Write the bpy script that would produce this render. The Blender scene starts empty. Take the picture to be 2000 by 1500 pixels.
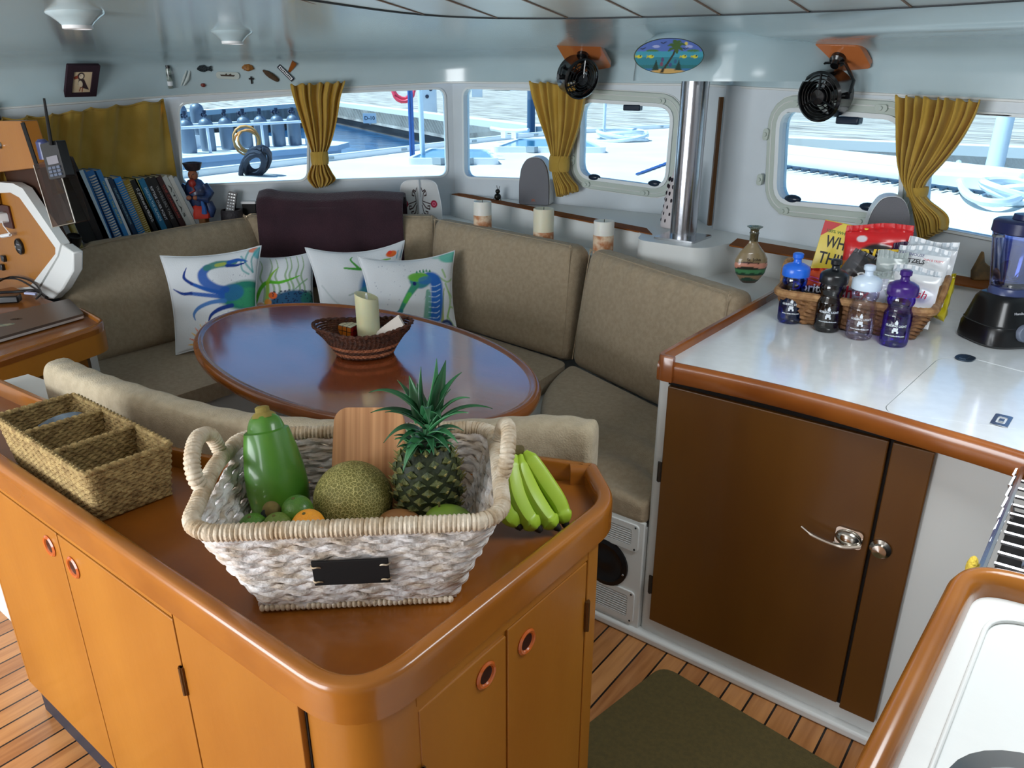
import bpy, math, random
import numpy as np
from mathutils import Vector, Matrix, Euler
from mathutils.bvhtree import BVHTree
from mathutils.geometry import tessellate_polygon
PI = math.pi
random.seed(7)
scene = bpy.context.scene
COL = scene.collection
# ------------------------------------------------------------------ camera model (boat axes: x to starboard, y forward, z up, metres)
PITCH = math.radians(21.8); FPX = 1500.0; CAMZ = 1.6; YAW = math.radians(37.6)
CY, SY, CP, SP = math.cos(YAW), math.sin(YAW), math.cos(PITCH), math.sin(PITCH)
def sight(u, v):
    dx = (u-1000)/FPX; dy = (v-750)/FPX
    x = dx; y = CP - dy*SP; z = -SP - dy*CP
    return Vector((x*CY - y*SY, x*SY + y*CY, z))
def G(u, v, z):
    d = sight(u, v); t = (z-CAMZ)/d.z
    return Vector((d.x*t, d.y*t, z))
def PX(u, v, x):
    d = sight(u, v); t = x/d.x
    return Vector((x, d.y*t, CAMZ + d.z*t))
def PY(u, v, y):
    d = sight(u, v); t = y/d.y
    return Vector((d.x*t, y, CAMZ + d.z*t))
def PW(u, v, A, B):
    """point of the vertical plane through plan points A, B"""
    d = sight(u, v); n = Vector((B[1]-A[1], A[0]-B[0]))
    t = (n.x*A[0] + n.y*A[1])/(n.x*d.x + n.y*d.y)
    return Vector((d.x*t, d.y*t, CAMZ + d.z*t))
def PT(u, v, P):
    """point seen at u,v standing on the plane that faces the viewer through P"""
    n = Vector((-SY, CY)); d = sight(u, v)
    t = (n.x*P[0] + n.y*P[1])/(n.x*d.x + n.y*d.y)
    return Vector((d.x*t, d.y*t, CAMZ + d.z*t))
def on_cove(u, v):
    d = sight(u, v).normalized()
    loc, nor, i, dist = COVE.ray_cast(Vector((0, 0, CAMZ)), d)
    if nor is None:
        print('COVE MISS', u, v); return G(u, v, 1.6) if v > 150 else Vector((0,0,CAMZ))+d*2.5, Vector((0,0,-1))
    if nor.dot(d) > 0: nor = -nor
    return loc, nor
def s2l(c):
    c = c/255.0
    return c/12.92 if c <= 0.04045 else ((c+0.055)/1.055)**2.4
def rgb(r, g, b, a=1.0): return (s2l(r), s2l(g), s2l(b), a)
# ------------------------------------------------------------------ materials
MATS = {}
def mat(name, col=(200,200,200), rough=.5, metal=0.0, col2=None, scale=8.0, stretch=(1,1,1), bump=0.0, bscale=None,
        coat=0.0, coat_ior=1.5, trans=0.0, ior=1.45, emit=None, estr=0.0, alpha=1.0, attr=None, lo=.35, hi=.65, detail=4, sheen=0.0, sss=0.0, spec=None, wave=None):
    if name in MATS: return MATS[name]
    m = bpy.data.materials.new(name); m.use_nodes = True
    nt = m.node_tree; N = nt.nodes; Lk = nt.links
    b = N['Principled BSDF']
    b.inputs['Base Color'].default_value = rgb(*col)
    b.inputs['Roughness'].default_value = rough; b.inputs['Metallic'].default_value = metal
    b.inputs['Coat Weight'].default_value = coat; b.inputs['Coat Roughness'].default_value = .12; b.inputs['Coat IOR'].default_value = coat_ior
    b.inputs['Transmission Weight'].default_value = trans; b.inputs['IOR'].default_value = ior
    b.inputs['Alpha'].default_value = alpha
    if sheen: b.inputs['Sheen Weight'].default_value = sheen
    if sss: b.inputs['Subsurface Weight'].default_value = sss; b.inputs['Subsurface Radius'].default_value = (.02,.01,.006)
    if spec is not None: b.inputs['Specular IOR Level'].default_value = spec
    if emit: b.inputs['Emission Color'].default_value = rgb(*emit); b.inputs['Emission Strength'].default_value = estr
    if col2 or bump:
        tc = N.new('ShaderNodeTexCoord'); mp = N.new('ShaderNodeMapping'); mp.inputs['Scale'].default_value = stretch
        Lk.new(tc.outputs['Object'], mp.inputs['Vector'])
    if col2:
        nz = N.new('ShaderNodeTexNoise'); nz.inputs['Scale'].default_value = scale; nz.inputs['Detail'].default_value = detail
        Lk.new(mp.outputs[0], nz.inputs['Vector'])
        cr = N.new('ShaderNodeValToRGB'); cr.color_ramp.elements[0].position = lo; cr.color_ramp.elements[1].position = hi
        cr.color_ramp.elements[0].color = rgb(*col); cr.color_ramp.elements[1].color = rgb(*col2)
        Lk.new(nz.outputs['Fac'], cr.inputs['Fac']); Lk.new(cr.outputs[0], b.inputs['Base Color'])
    if attr:
        at = N.new('ShaderNodeAttribute'); at.attribute_name = attr
        Lk.new(at.outputs['Color'], b.inputs['Base Color'])
    if bump:
        n2 = N.new('ShaderNodeTexNoise'); n2.inputs['Scale'].default_value = bscale or scale; n2.inputs['Detail'].default_value = 3
        Lk.new(mp.outputs[0], n2.inputs['Vector'])
        bp = N.new('ShaderNodeBump'); bp.inputs['Strength'].default_value = min(1, bump); bp.inputs['Distance'].default_value = .004*max(1, bump)
        Lk.new(n2.outputs['Fac'], bp.inputs['Height']); Lk.new(bp.outputs[0], b.inputs['Normal'])
    MATS[name] = m
    return m
def pane_mat(name, tint, gloss=.06, rough=.02, k=.6):
    if name in MATS: return MATS[name]
    m = bpy.data.materials.new(name); m.use_nodes = True; nt = m.node_tree; nt.nodes.clear()
    o = nt.nodes.new('ShaderNodeOutputMaterial'); mx = nt.nodes.new('ShaderNodeMixShader')
    t = nt.nodes.new('ShaderNodeBsdfTransparent'); t.inputs[0].default_value = rgb(*tint)
    g = nt.nodes.new('ShaderNodeBsdfGlossy'); g.inputs['Roughness'].default_value = rough
    lw = nt.nodes.new('ShaderNodeLayerWeight'); lw.inputs[0].default_value = .25
    ml = nt.nodes.new('ShaderNodeMath'); ml.operation = 'MULTIPLY_ADD'; ml.inputs[1].default_value = k; ml.inputs[2].default_value = gloss*.3
    nt.links.new(lw.outputs['Fresnel'], ml.inputs[0]); nt.links.new(ml.outputs[0], mx.inputs[0])
    nt.links.new(t.outputs[0], mx.inputs[1]); nt.links.new(g.outputs[0], mx.inputs[2]); nt.links.new(mx.outputs[0], o.inputs[0])
    MATS[name] = m
    return m
# ------------------------------------------------------------------ mesh builder
class MB:
    def __init__(s):
        s.v = []; s.f = []; s.c = None; s.M = Matrix.Identity(4); s.mi = []; s.cur = 0
    def at(s, loc=(0,0,0), rot=(0,0,0), M=None):
        s.M = M if M is not None else Matrix.Translation(Vector(loc)) @ Euler(rot).to_matrix().to_4x4()
        return s
    def pv(s, pts):
        n = len(s.v); M = s.M
        for p in pts: s.v.append(tuple(M @ Vector(p)))
        return n
    def pf(s, fs, n):
        for f in fs: s.f.append(tuple(i+n for i in f)); s.mi.append(s.cur)
    def box(s, x0, x1, y0, y1, z0, z1):
        n = s.pv([(x0,y0,z0),(x1,y0,z0),(x1,y1,z0),(x0,y1,z0),(x0,y0,z1),(x1,y0,z1),(x1,y1,z1),(x0,y1,z1)])
        s.pf([(0,3,2,1),(4,5,6,7),(0,1,5,4),(1,2,6,5),(2,3,7,6),(3,0,4,7)], n); return s
    def cbox(s, c, d): return s.box(c[0]-d[0]/2, c[0]+d[0]/2, c[1]-d[1]/2, c[1]+d[1]/2, c[2]-d[2]/2, c[2]+d[2]/2)
    def hexa(s, p):
        n = s.pv(p); s.pf([(0,3,2,1),(4,5,6,7),(0,1,5,4),(1,2,6,5),(2,3,7,6),(3,0,4,7)], n); return s
    def prism(s, poly, z0, z1, holes=()):
        """poly, holes: lists of (x,y); extruded in z (local)"""
        loops = [list(poly)] + [list(h) for h in holes]
        def zz(z, p): return z(p) if callable(z) else z
        tri = tessellate_polygon([[Vector((x, y, 0)) for x, y in L] for L in loops])
        flat = [p for L in loops for p in L]; k = len(flat)
        n = s.pv([(x, y, zz(z0, (x, y))) for x, y in flat] + [(x, y, zz(z1, (x, y))) for x, y in flat])
        for a, b, c in tri:
            A, B, C_ = flat[a], flat[b], flat[c]
            cr = (B[0]-A[0])*(C_[1]-A[1]) - (B[1]-A[1])*(C_[0]-A[0])
            if cr < 0: b, c = c, b
            s.pf([(a+k, b+k, c+k), (a, c, b)], n)
        o = 0
        for li, L in enumerate(loops):
            ar = sum(L[i-1][0]*L[i][1]-L[i][0]*L[i-1][1] for i in range(len(L)))
            for i in range(len(L)):
                j = (i+1) % len(L); q = (o+i, o+j, o+j+k, o+i+k)
                if (ar < 0) != (li > 0): q = q[::-1]
                s.pf([q], n)
            o += len(L)
        return s
    def lathe(s, prof, seg=24, sx=1.0, sy=1.0, caps=True, a0=0.0, a1=2*PI, fn=None):
        full = abs(a1-a0-2*PI) < 1e-6; m = seg if full else seg+1
        pts = []
        for r, z in prof:
            for i in range(m):
                a = a0+(a1-a0)*i/seg; rr = r*(fn(a, z) if fn else 1)
                pts.append((rr*math.cos(a)*sx, rr*math.sin(a)*sy, z))
        n = s.pv(pts)
        for j in range(len(prof)-1):
            for i in range(seg):
                k = (i+1) % m
                s.pf([(j*m+i, j*m+k, (j+1)*m+k, (j+1)*m+i)], n)
        if caps and full:
            if prof[0][0] > 1e-6: s.pf([tuple(range(m))[::-1]], n)
            if prof[-1][0] > 1e-6: s.pf([tuple((len(prof)-1)*m+i for i in range(m))], n)
        return s
    def tube(s, pts, r=.01, n=8, closed=False, rf=None, caps=True, flat=1.0, up=None):
        """rf(k, phi, length) scales the radius round the section"""
        P = [Vector(p) for p in pts]; K = len(P); T = []
        for i in range(K):
            a = P[i-1] if (i > 0 or closed) else P[0]; b = P[(i+1) % K] if (i < K-1 or closed) else P[-1]
            t = b-a
            T.append(t.normalized() if t.length > 1e-9 else Vector((0,0,1)))
        u = Vector(up) if up else (Vector((0,0,1)) if abs(T[0].z) < .9 else Vector((1,0,0)))
        u = (u - T[0]*u.dot(T[0])).normalized(); out = []; L = 0
        for i in range(K):
            if i: L += (P[i]-P[i-1]).length
            if up: u = Vector(up)
            u = u - T[i]*u.dot(T[i])
            u = u.normalized() if u.length > 1e-6 else Vector((1,0,0)); w = T[i].cross(u)
            R = r[i] if isinstance(r, (list, tuple)) else r
            for k in range(n):
                ph = 2*PI*k/n; q = R*(rf(i, ph, L) if rf else 1)
                out.append(P[i] + u*(math.cos(ph)*q) + w*(math.sin(ph)*q*flat))
        b = s.pv(out)
        for i in range(K if closed else K-1):
            j = (i+1) % K
            for k in range(n):
                l = (k+1) % n
                s.pf([(i*n+k, i*n+l, j*n+l, j*n+k)], b)
        if caps and not closed:
            s.pf([tuple(range(n))[::-1], tuple((K-1)*n+k for k in range(n))], b)
        return s
    def grid(s, nu, nv, f, wu=False, wv=False, flip=False):
        mu = nu if wu else nu+1; mv = nv if wv else nv+1
        n = s.pv([f(i/nu, j/nv) for j in range(mv) for i in range(mu)])
        for j in range(nv):
            for i in range(nu):
                a = j*mu+i; b = j*mu+(i+1) % mu; c = ((j+1) % mv)*mu+(i+1) % mu; d = ((j+1) % mv)*mu+i
                s.pf([(a,d,c,b) if flip else (a,b,c,d)], n)
        return s
    def ell(s, c, r, seg=16, rings=10, rot=(0,0,0), fn=None):
        R = Euler(rot).to_matrix(); c = Vector(c)
        if not hasattr(r, '__len__'): r = (r,r,r)
        pts = []
        for j in range(1, rings):
            th = PI*j/rings
            for i in range(seg):
                a = 2*PI*i/seg; d = Vector((math.sin(th)*math.cos(a), math.sin(th)*math.sin(a), -math.cos(th)))
                k = fn(d) if fn else 1
                pts.append(c + R @ Vector((d.x*r[0]*k, d.y*r[1]*k, d.z*r[2]*k)))
        k0 = fn(Vector((0,0,-1))) if fn else 1; k1 = fn(Vector((0,0,1))) if fn else 1
        pts.append(c + R @ Vector((0,0,-r[2]*k0))); pts.append(c + R @ Vector((0,0,r[2]*k1)))
        n = s.pv(pts); L = (rings-1)*seg
        for j in range(rings-2):
            for i in range(seg):
                k = (i+1) % seg
                s.pf([(j*seg+i, j*seg+k, (j+1)*seg+k, (j+1)*seg+i)], n)
        for i in range(seg):
            k = (i+1) % seg
            s.pf([(L, k, i), (L+1, (rings-2)*seg+i, (rings-2)*seg+k)], n)
        return s
    def rbox(s, fmap, dims, r, n=12, bulge=None):
        """rounded box of dims; fmap maps local point (0..dims) to space"""
        D = Vector(dims); cnt = [max(4, int(n*d/max(dims))) for d in dims]
        def face(ax, sg):
            a, b = [(1,2),(2,0),(0,1)][ax]
            def g(u, v):
                p = [0,0,0]; p[ax] = D[ax] if sg else 0
                def ease(t): return t
                p[a] = D[a]*ease(u); p[b] = D[b]*ease(v)
                q = Vector(p); inn = Vector([min(max(q[i], min(r, D[i]/2)), max(D[i]-r, D[i]/2)) for i in range(3)])
                d = q-inn
                rr = min(r, min(D)/2*1.0)
                if d.length > 1e-9:
                    q = inn + Vector([d[i] for i in range(3)]).normalized()*rr
                if bulge: q = bulge(q)
                return fmap(q)
            s.grid(cnt[a]*2, cnt[b]*2, g, flip=not sg)
        for ax in range(3):
            face(ax, 0); face(ax, 1)
        return s
    def build(s, name, mt=None, parent=None, smooth=True, bevel=0.0, bseg=2, weld=0.0, colors=None, solid=0.0, subsurf=0, angle=40, world=True):
        me = bpy.data.meshes.new(name)
        vv = s.v
        if parent is not None and world:
            Mi = root_matrix(parent).inverted(); vv = [tuple(Mi @ Vector(p)) for p in s.v]
        me.from_pydata(vv, [], s.f)
        mts = mt if isinstance(mt, (list, tuple)) else [mt]
        for q in mts:
            if q: me.materials.append(q)
        if len(mts) > 1:
            me.polygons.foreach_set('material_index', s.mi)
        me.update()
        if colors is not None:
            ca = me.color_attributes.new('Col', 'FLOAT_COLOR', 'POINT')
            ca.data.foreach_set('color', np.asarray(colors, dtype=np.float32).ravel())
        if smooth:
            me.polygons.foreach_set('use_smooth', [True]*len(me.polygons))
            try: me.set_sharp_from_angle(angle=math.radians(angle))
            except Exception: pass
        o = bpy.data.objects.new(name, me); COL.objects.link(o)
        if parent is not None: o.parent = parent
        if weld:
            md = o.modifiers.new('w', 'WELD'); md.merge_threshold = weld
        if solid:
            md = o.modifiers.new('s', 'SOLIDIFY'); md.thickness = solid; md.offset = 0
        if bevel:
            md = o.modifiers.new('b', 'BEVEL'); md.width = bevel; md.segments = bseg; md.limit_method = 'ANGLE'; md.angle_limit = math.radians(35)
            md.harden_normals = False
        if subsurf:
            md = o.modifiers.new('ss', 'SUBSURF'); md.levels = subsurf; md.render_levels = subsurf
        return o
def root_matrix(o):
    M = Matrix.Translation(o.location) @ o.rotation_euler.to_matrix().to_4x4()
    return (root_matrix(o.parent) @ M) if o.parent else M
def tag(o, label=None, cat=None, group=None, kind=None):
    if label: o['label'] = label
    if cat: o['category'] = cat
    if group: o['group'] = group
    if kind: o['kind'] = kind
    return o
def thing(name, label, cat, loc=(0,0,0), rot=(0,0,0), group=None):
    o = bpy.data.objects.new(name, None); COL.objects.link(o); o.empty_display_size = .05
    o.location = loc; o.rotation_euler = rot
    return tag(o, label, cat, group)
def copy_tree(o, parent=None):
    c = o.copy(); COL.objects.link(c); c.parent = parent
    for ch in [x for x in list(scene.objects) if x.parent == o]: copy_tree(ch, c)
    return c
def struct(o, label=None, cat=None): return tag(o, label, cat, kind='structure')
def frame(loc, xdir, ydir=None, zdir=None):
    """matrix with local x along xdir and local z along zdir (or y along ydir)"""
    x = Vector(xdir).normalized()
    if zdir is not None:
        z = Vector(zdir); z = (z-x*z.dot(x)).normalized(); y = z.cross(x)
    else:
        y = Vector(ydir); y = (y-x*y.dot(x)).normalized(); z = x.cross(y)
    return Matrix(((x.x,y.x,z.x,loc[0]),(x.y,y.y,z.y,loc[1]),(x.z,y.z,z.z,loc[2]),(0,0,0,1)))
def text(string, size, M, mt, parent, name='lettering', extrude=.0004, align='CENTER', width=None, shear=0, bold=0.0):
    cu = bpy.data.curves.new('t', 'FONT'); cu.body = string; cu.size = size; cu.extrude = extrude
    cu.align_x = align; cu.align_y = 'CENTER'; cu.shear = shear; cu.offset = bold; cu.resolution_u = 2
    tmp = bpy.data.objects.new('t', cu); COL.objects.link(tmp)
    dg = bpy.context.evaluated_depsgraph_get()
    me = bpy.data.meshes.new_from_object(tmp.evaluated_get(dg))
    bpy.data.objects.remove(tmp); bpy.data.curves.remove(cu)
    if width and len(me.vertices):
        xs = [v.co.x for v in me.vertices]; k = width/(max(xs)-min(xs))
        for v in me.vertices: v.co.x *= k
    me.transform((root_matrix(parent).inverted() if parent else Matrix.Identity(4)) @ M)
    me.name = name; me.materials.clear(); me.materials.append(mt)
    o = bpy.data.objects.new(name, me); COL.objects.link(o); o.parent = parent
    return o
def rrect(x0, x1, y0, y1, r, n=6):
    out = []
    for cx, cy, a in ((x1-r,y0+r,-90),(x1-r,y1-r,0),(x0+r,y1-r,90),(x0+r,y0+r,180)):
        for i in range(n+1):
            t = math.radians(a+90*i/n); out.append((cx+r*math.cos(t), cy+r*math.sin(t)))
    return out
def rpoly(pts, r, n=6):
    """round the corners of a polygon; r number or list"""
    out = []; K = len(pts)
    for i in range(K):
        p = Vector(pts[i]); a = Vector(pts[i-1]); b = Vector(pts[(i+1) % K]); R = r[i] if hasattr(r, '__len__') else r
        if R <= 0: out.append(tuple(p)); continue
        da = (a-p); db = (b-p); t = min(R, da.length*.48, db.length*.48)
        A = p+da.normalized()*t; B = p+db.normalized()*t
        for k in range(n+1):
            q = k/n; out.append(tuple(A*(1-q)**2 + p*2*q*(1-q) + B*q*q))
    return out
def smooth_path(pts, n=8, closed=False):
    P = [Vector(p) for p in pts]; K = len(P); out = []
    for i in range(K if closed else K-1):
        p0 = P[i-1] if (i or closed) else P[0]; p1 = P[i]; p2 = P[(i+1) % K]; p3 = P[(i+2) % K] if (closed or i+2 < K) else P[-1]
        for k in range(n):
            t = k/n
            out.append(.5*((2*p1)+(p2-p0)*t+(2*p0-5*p1+4*p2-p3)*t*t+(3*p1-p0-3*p2+p3)*t**3))
    if not closed: out.append(P[-1])
    return out
# painting of flat artwork: X, Y arrays, C (N,3) linear colours
class Paint:
    def __init__(s, X, Y, base):
        s.X = np.asarray(X, float); s.Y = np.asarray(Y, float); s.C = np.tile(np.array(rgb(*base)[:3]), (len(s.X), 1))
    def blend(s, m, col):
        m = np.clip(m, 0, 1)[:, None]; s.C = s.C*(1-m) + np.array(rgb(*col)[:3])*m
    def line(s, pts, w, col, a=1.0, soft=.3):
        best = np.full(len(s.X), 9.0)
        for (x0, y0), (x1, y1), q in zip(pts[:-1], pts[1:], range(99)):
            w0 = w[q] if hasattr(w, '__len__') else w; w1 = w[q+1] if hasattr(w, '__len__') else w
            dx, dy = x1-x0, y1-y0; L = dx*dx+dy*dy+1e-12
            t = np.clip(((s.X-x0)*dx+(s.Y-y0)*dy)/L, 0, 1)
            d = np.hypot(s.X-x0-t*dx, s.Y-y0-t*dy)/(w0+(w1-w0)*t+1e-6)
            best = np.minimum(best, d)
        s.blend(a*np.clip((1-best)/soft, 0, 1), col)
    def oval(s, cx, cy, rx, ry, col, a=1.0, rot=0, soft=.2):
        c, k = math.cos(rot), math.sin(rot); x = (s.X-cx)*c+(s.Y-cy)*k; y = -(s.X-cx)*k+(s.Y-cy)*c
        s.blend(a*np.clip((1-np.hypot(x/rx, y/ry))/soft, 0, 1), col)
    def poly(s, pts, col, a=1.0):
        ins = np.zeros(len(s.X), bool); n = len(pts)
        for i in range(n):
            x0, y0 = pts[i-1]; x1, y1 = pts[i]
            c = (y0 > s.Y) != (y1 > s.Y)
            ins ^= c & (s.X < (x1-x0)*(s.Y-y0)/((y1-y0) if y1 != y0 else 1e-9)+x0)
        s.blend(a*ins.astype(float), col)
    def out(s): return np.hstack([s.C, np.ones((len(s.X), 1))])
SKY_STR=2.1; SUN_STR=3.8; DOOR_W=40.0; EXPO=1.2; FILL_W=5.5
# ------------------------------------------------------------------ shared materials
gel = mat('gelcoat', (184,204,210), .2, coat=.7, col2=(176,197,204), scale=3, bump=.12, bscale=5)
gelwall = mat('gelcoat_wall', (214,222,228), .38, col2=(206,214,220), scale=4, bump=.15, bscale=60)
gelw = mat('white_moulding', (222,224,222), .35, bump=.1, bscale=40)
laminate = mat('white_laminate', (236,240,242), .2, coat=.9, coat_ior=1.9, col2=(230,234,236), scale=30, bump=.05, bscale=60)
wood = mat('cherry_face', (172,112,34), .4, col2=(154,94,24), scale=3, stretch=(1,1,.35), coat=.2, bump=.1, bscale=60, lo=.3, hi=.7)
woodd = mat('teak_door', (114,72,18), .42, col2=(90,52,12), scale=3, stretch=(1,1,.3), coat=.15, bump=.1, bscale=50, lo=.3, hi=.7)
trimw = mat('varnished_trim', (152,86,32), .24, col2=(126,66,22), scale=9, stretch=(.5,.5,1), coat=.6)
rimw = mat('island_rim', (166,102,32), .26, col2=(144,84,24), scale=7, stretch=(.6,.6,1), coat=.5)
trayw = mat('tray_wood', (144,84,24), .34, col2=(120,64,14), scale=6, coat=.4, lo=.3, hi=.7)
darkgap = mat('dark_gap', (20,10,6), .8)
fabric = mat('khaki_fabric', (172,154,128), .92, col2=(160,142,116), scale=60, bump=.5, bscale=260, sheen=.15)
fabric2 = mat('bolster_fabric', (182,168,142), .92, col2=(170,156,130), scale=50, bump=.5, bscale=260, sheen=.15)
steel = mat('steel', (190,192,196), .22, 1.0)
chrome = mat('chrome', (200,196,188), .15, 1.0)
blk = mat('black_plastic', (14,14,16), .3, coat=.2)
blkm = mat('black_matt', (16,15,16), .7)
white = mat('white_plastic', (232,234,236), .35)
whitet = mat('white_print', (235,238,242), .6)
glass_w = pane_mat('window_pane', (226,246,255))
# ------------------------------------------------------------------ plan of the cabin
W0, W1, W2, W3, W4, W6 = (-3.75,-1.6), (-3.75,2.12), (-2.9,3.25), (-1.50,3.33), (-1.32,3.11), (1.9,2.305)
ZW = 1.1
def seam(x, y):
    """height of the crease between the window band and the coach roof"""
    if y < 2.12 and x < -3.7: return 1.415+.048*max(-.5, y)+ (0)
    pts = [(W1,1.517),(W2,1.578),(W3,1.572),(W4,1.568),((-.2,2.83),1.535),(W6,1.42)]
    best = (9, 0)
    for (a, za), (b, zb) in zip(pts[:-1], pts[1:]):
        A, B = Vector(a), Vector(b); t = max(0, min(1, (Vector((x,y))-A).dot(B-A)/(B-A).length_squared))
        d = (A+(B-A)*t-Vector((x,y))).length
        if d < best[0]: best = (d, za+(zb-za)*t)
    return best[1]
# floor: planks with black caulking
m = mat('floor_teak', (176,112,60), .3, coat=.3); nt = m.node_tree; N = nt.nodes; L = nt.links; b = N['Principled BSDF']
tc = N.new('ShaderNodeTexCoord'); sx = N.new('ShaderNodeSeparateXYZ'); L.new(tc.outputs['Object'], sx.inputs[0])
dv = N.new('ShaderNodeMath'); dv.operation = 'MULTIPLY_ADD'; dv.inputs[1].default_value = 1/.0665; dv.inputs[2].default_value = .35; L.new(sx.outputs[0], dv.inputs[0])
fr = N.new('ShaderNodeMath'); fr.operation = 'FRACT'; L.new(dv.outputs[0], fr.inputs[0])
gt = N.new('ShaderNodeMath'); gt.operation = 'LESS_THAN'; gt.inputs[1].default_value = .085; L.new(fr.outputs[0], gt.inputs[0])
fl = N.new('ShaderNodeMath'); fl.operation = 'FLOOR'; L.new(dv.outputs[0], fl.inputs[0])
wn = N.new('ShaderNodeTexWhiteNoise'); wn.noise_dimensions = '1D'; L.new(fl.outputs[0], wn.inputs['W'])
mp = N.new('ShaderNodeMapping'); mp.inputs['Scale'].default_value = (30,2.5,1); L.new(tc.outputs['Object'], mp.inputs[0])
nz = N.new('ShaderNodeTexNoise'); nz.inputs['Scale'].default_value = 2; L.new(mp.outputs[0], nz.inputs['Vector'])
ad = N.new('ShaderNodeMath'); ad.operation = 'MULTIPLY_ADD'; ad.inputs[1].default_value = .45; L.new(wn.outputs['Value'], ad.inputs[0]); L.new(nz.outputs['Fac'], ad.inputs[2])
cr = N.new('ShaderNodeValToRGB'); cr.color_ramp.elements[0].color = rgb(142,86,44); cr.color_ramp.elements[1].color = rgb(196,138,84); cr.color_ramp.elements[0].position = .3; cr.color_ramp.elements[1].position = 1
L.new(ad.outputs[0], cr.inputs[0])
mx = N.new('ShaderNodeMix'); mx.data_type = 'RGBA'; L.new(gt.outputs[0], mx.inputs[0]); L.new(cr.outputs[0], mx.inputs[6]); mx.inputs[7].default_value = rgb(18,12,10)
L.new(mx.outputs[2], b.inputs['Base Color'])
o = MB().box(-4.4, 2.2, -1.8, 3.3, -.08, 0).build('floor', m); struct(o)
# walls with window openings, in (s along the wall, z) and extruded outward
def wall(name, A, B, z0, zs, holes=(), mt=gelwall, th=.05, n=1):
    A3, B3 = Vector((A[0],A[1],0)), Vector((B[0],B[1],0)); d = (B3-A3); Ln = d.length; d.normalize()
    out = d.cross(Vector((0,0,1)))                      # outward is to the left->right normal
    if out.dot(A3 + (B3-A3)*.5 - Vector((-1.2,1.3,0))) < 0: out = -out
    M = Matrix(((d.x,0,out.x,A3.x),(d.y,0,out.y,A3.y),(0,1,0,0),(0,0,0,1)))
    top = [(Ln*i/n, seam(*(A3+d*Ln*i/n).xy)+zs) for i in range(n, -1, -1)]
    mb = MB().at(M=M); mb.prism([(0,z0),(Ln,z0)]+top, 0, th, holes)
    return mb.build(name, mt, smooth=False), M
def hole_px(A, B, px, r=.04):
    """rounded opening whose corners are seen at the pixels px (TL,TR,BR,BL)"""
    pts = []
    for u, v in px:
        p = PW(u, v, A, B); pts.append(((Vector((p.x,p.y))-Vector(A)).length, p.z))
    return rpoly(pts, r)
def tri_fix(poly): return poly
H1 = hole_px(W1, W2, [(349,203),(602,184),(600,352),(344,362)], .05)
H2 = hole_px(W1, W2, [(617,183),(868,173),(873,344),(613,352)], .05)
H3 = hole_px(W2, W3, [(905,172),(1100,178),(1096,352),(907,346)], .05)
H4 = hole_px(W2, W3, [(1137,196),(1317,208),(1303,366),(1133,344)], .07)
H5 = hole_px(W4, W6, [(1528,213),(1770,232),(1762,414),(1519,392)], .07)
H6 = hole_px(W4, W6, [(1815,216),(2150,238),(2130,502),(1800,440)], .07)
o, ML = wall('wall_left', (-3.75,1.33), W1, 0, 0, n=2); struct(o)
struct(MB().box(-4.35,-4.3,-1.6,1.38,0,1.5).build('wall_port', gelwall, smooth=False))
struct(MB().box(-4.3,-3.75,1.33,1.38,0,1.5).build('wall_nook', gelwall, smooth=False))
struct(MB().box(-4.35,-3.72,-1.6,1.36,1.43,1.5).build('ceiling_nook', gelw, smooth=False))
o, MD = wall('wall_corner', W1, W2, .0, 0, [H1, H2], n=2); struct(o)
o, MF = wall('wall_front', W2, W3, .0, 0, [H3, H4]); struct(o)
o, MP = wall('wall_recess', W3, W4, .0, 0); struct(o)
o, MS = wall('wall_starboard', W4, W6, .0, 0, [H5, H6], n=3); struct(o)
o = MB().box(1.9,1.95,-1.65,2.32,0,1.8).build('wall_right', gelwall, smooth=False); struct(o)
# aft wall with the companionway opening that lets the daylight in
o = MB().at(M=Matrix(((1,0,0,0),(0,0,-1,-1.6),(0,1,0,0),(0,0,0,1)))).prism([(-4.35,0),(1.95,0),(1.95,1.8),(-4.35,1.8)], 0, .05,
    [[(-3.1,.1),(-.85,.1),(-.85,1.68),(-3.1,1.68)]]).build('wall_back', gelwall, smooth=False); struct(o)
# panes and frames
winf = mat('hatch_frame', (186,196,188), .4)
rubber = mat('window_seal', (224,230,232), .4)
def pane(n, M, H, framed=False):
    mb = MB().at(M=M); mb.prism(H, .03, .036)
    o = mb.build('window_%d' % n, glass_w, smooth=False); struct(o)
    cx = sum(p[0] for p in H)/len(H); cz = sum(p[1] for p in H)/len(H)
    def off(d, L=H):
        out = []
        for i in range(len(L)):
            a, p, c = Vector(L[i-1]), Vector(L[i]), Vector(L[(i+1) % len(L)])
            t = (c-a); t = t.normalized() if t.length else Vector((1,0)); nn = Vector((t.y,-t.x))
            if nn.dot(p-Vector((cx,cz))) < 0: nn = -nn
            out.append(tuple(p+nn*d))
        return out
    if framed:
        f = MB().at(M=M); f.prism(off(.052), -.014, 0, [off(.006)]); f.build('frame', winf, o, bevel=.005)
        f = MB().at(M=M); f.prism(off(.056), -.005, 0.0, [off(.052)]); f.build('flange', gelw, o)
        f = MB().at(M=M); f.prism(off(.010), -.022, .0, [off(-.006)]); f.build('seal', rubber, o, bevel=.003)
        f = MB().at(M=M); f.tube([(p[0],p[1],-.015) for p in off(.034)], .0022, 6, closed=True); f.build('groove_bead', gelw, o)
    else:
        f = MB().at(M=M); f.prism(off(.008), -.006, .0, [off(-.003)]); f.build('seal', rubber, o, bevel=.002)
    return o
w1 = pane(1, MD, H1); w2 = pane(2, MD, H2); w3 = pane(3, MF, H3); w4 = pane(4, MF, H4, True); w5 = pane(5, MS, H5, True); w6 = pane(6, MS, H6)
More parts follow.
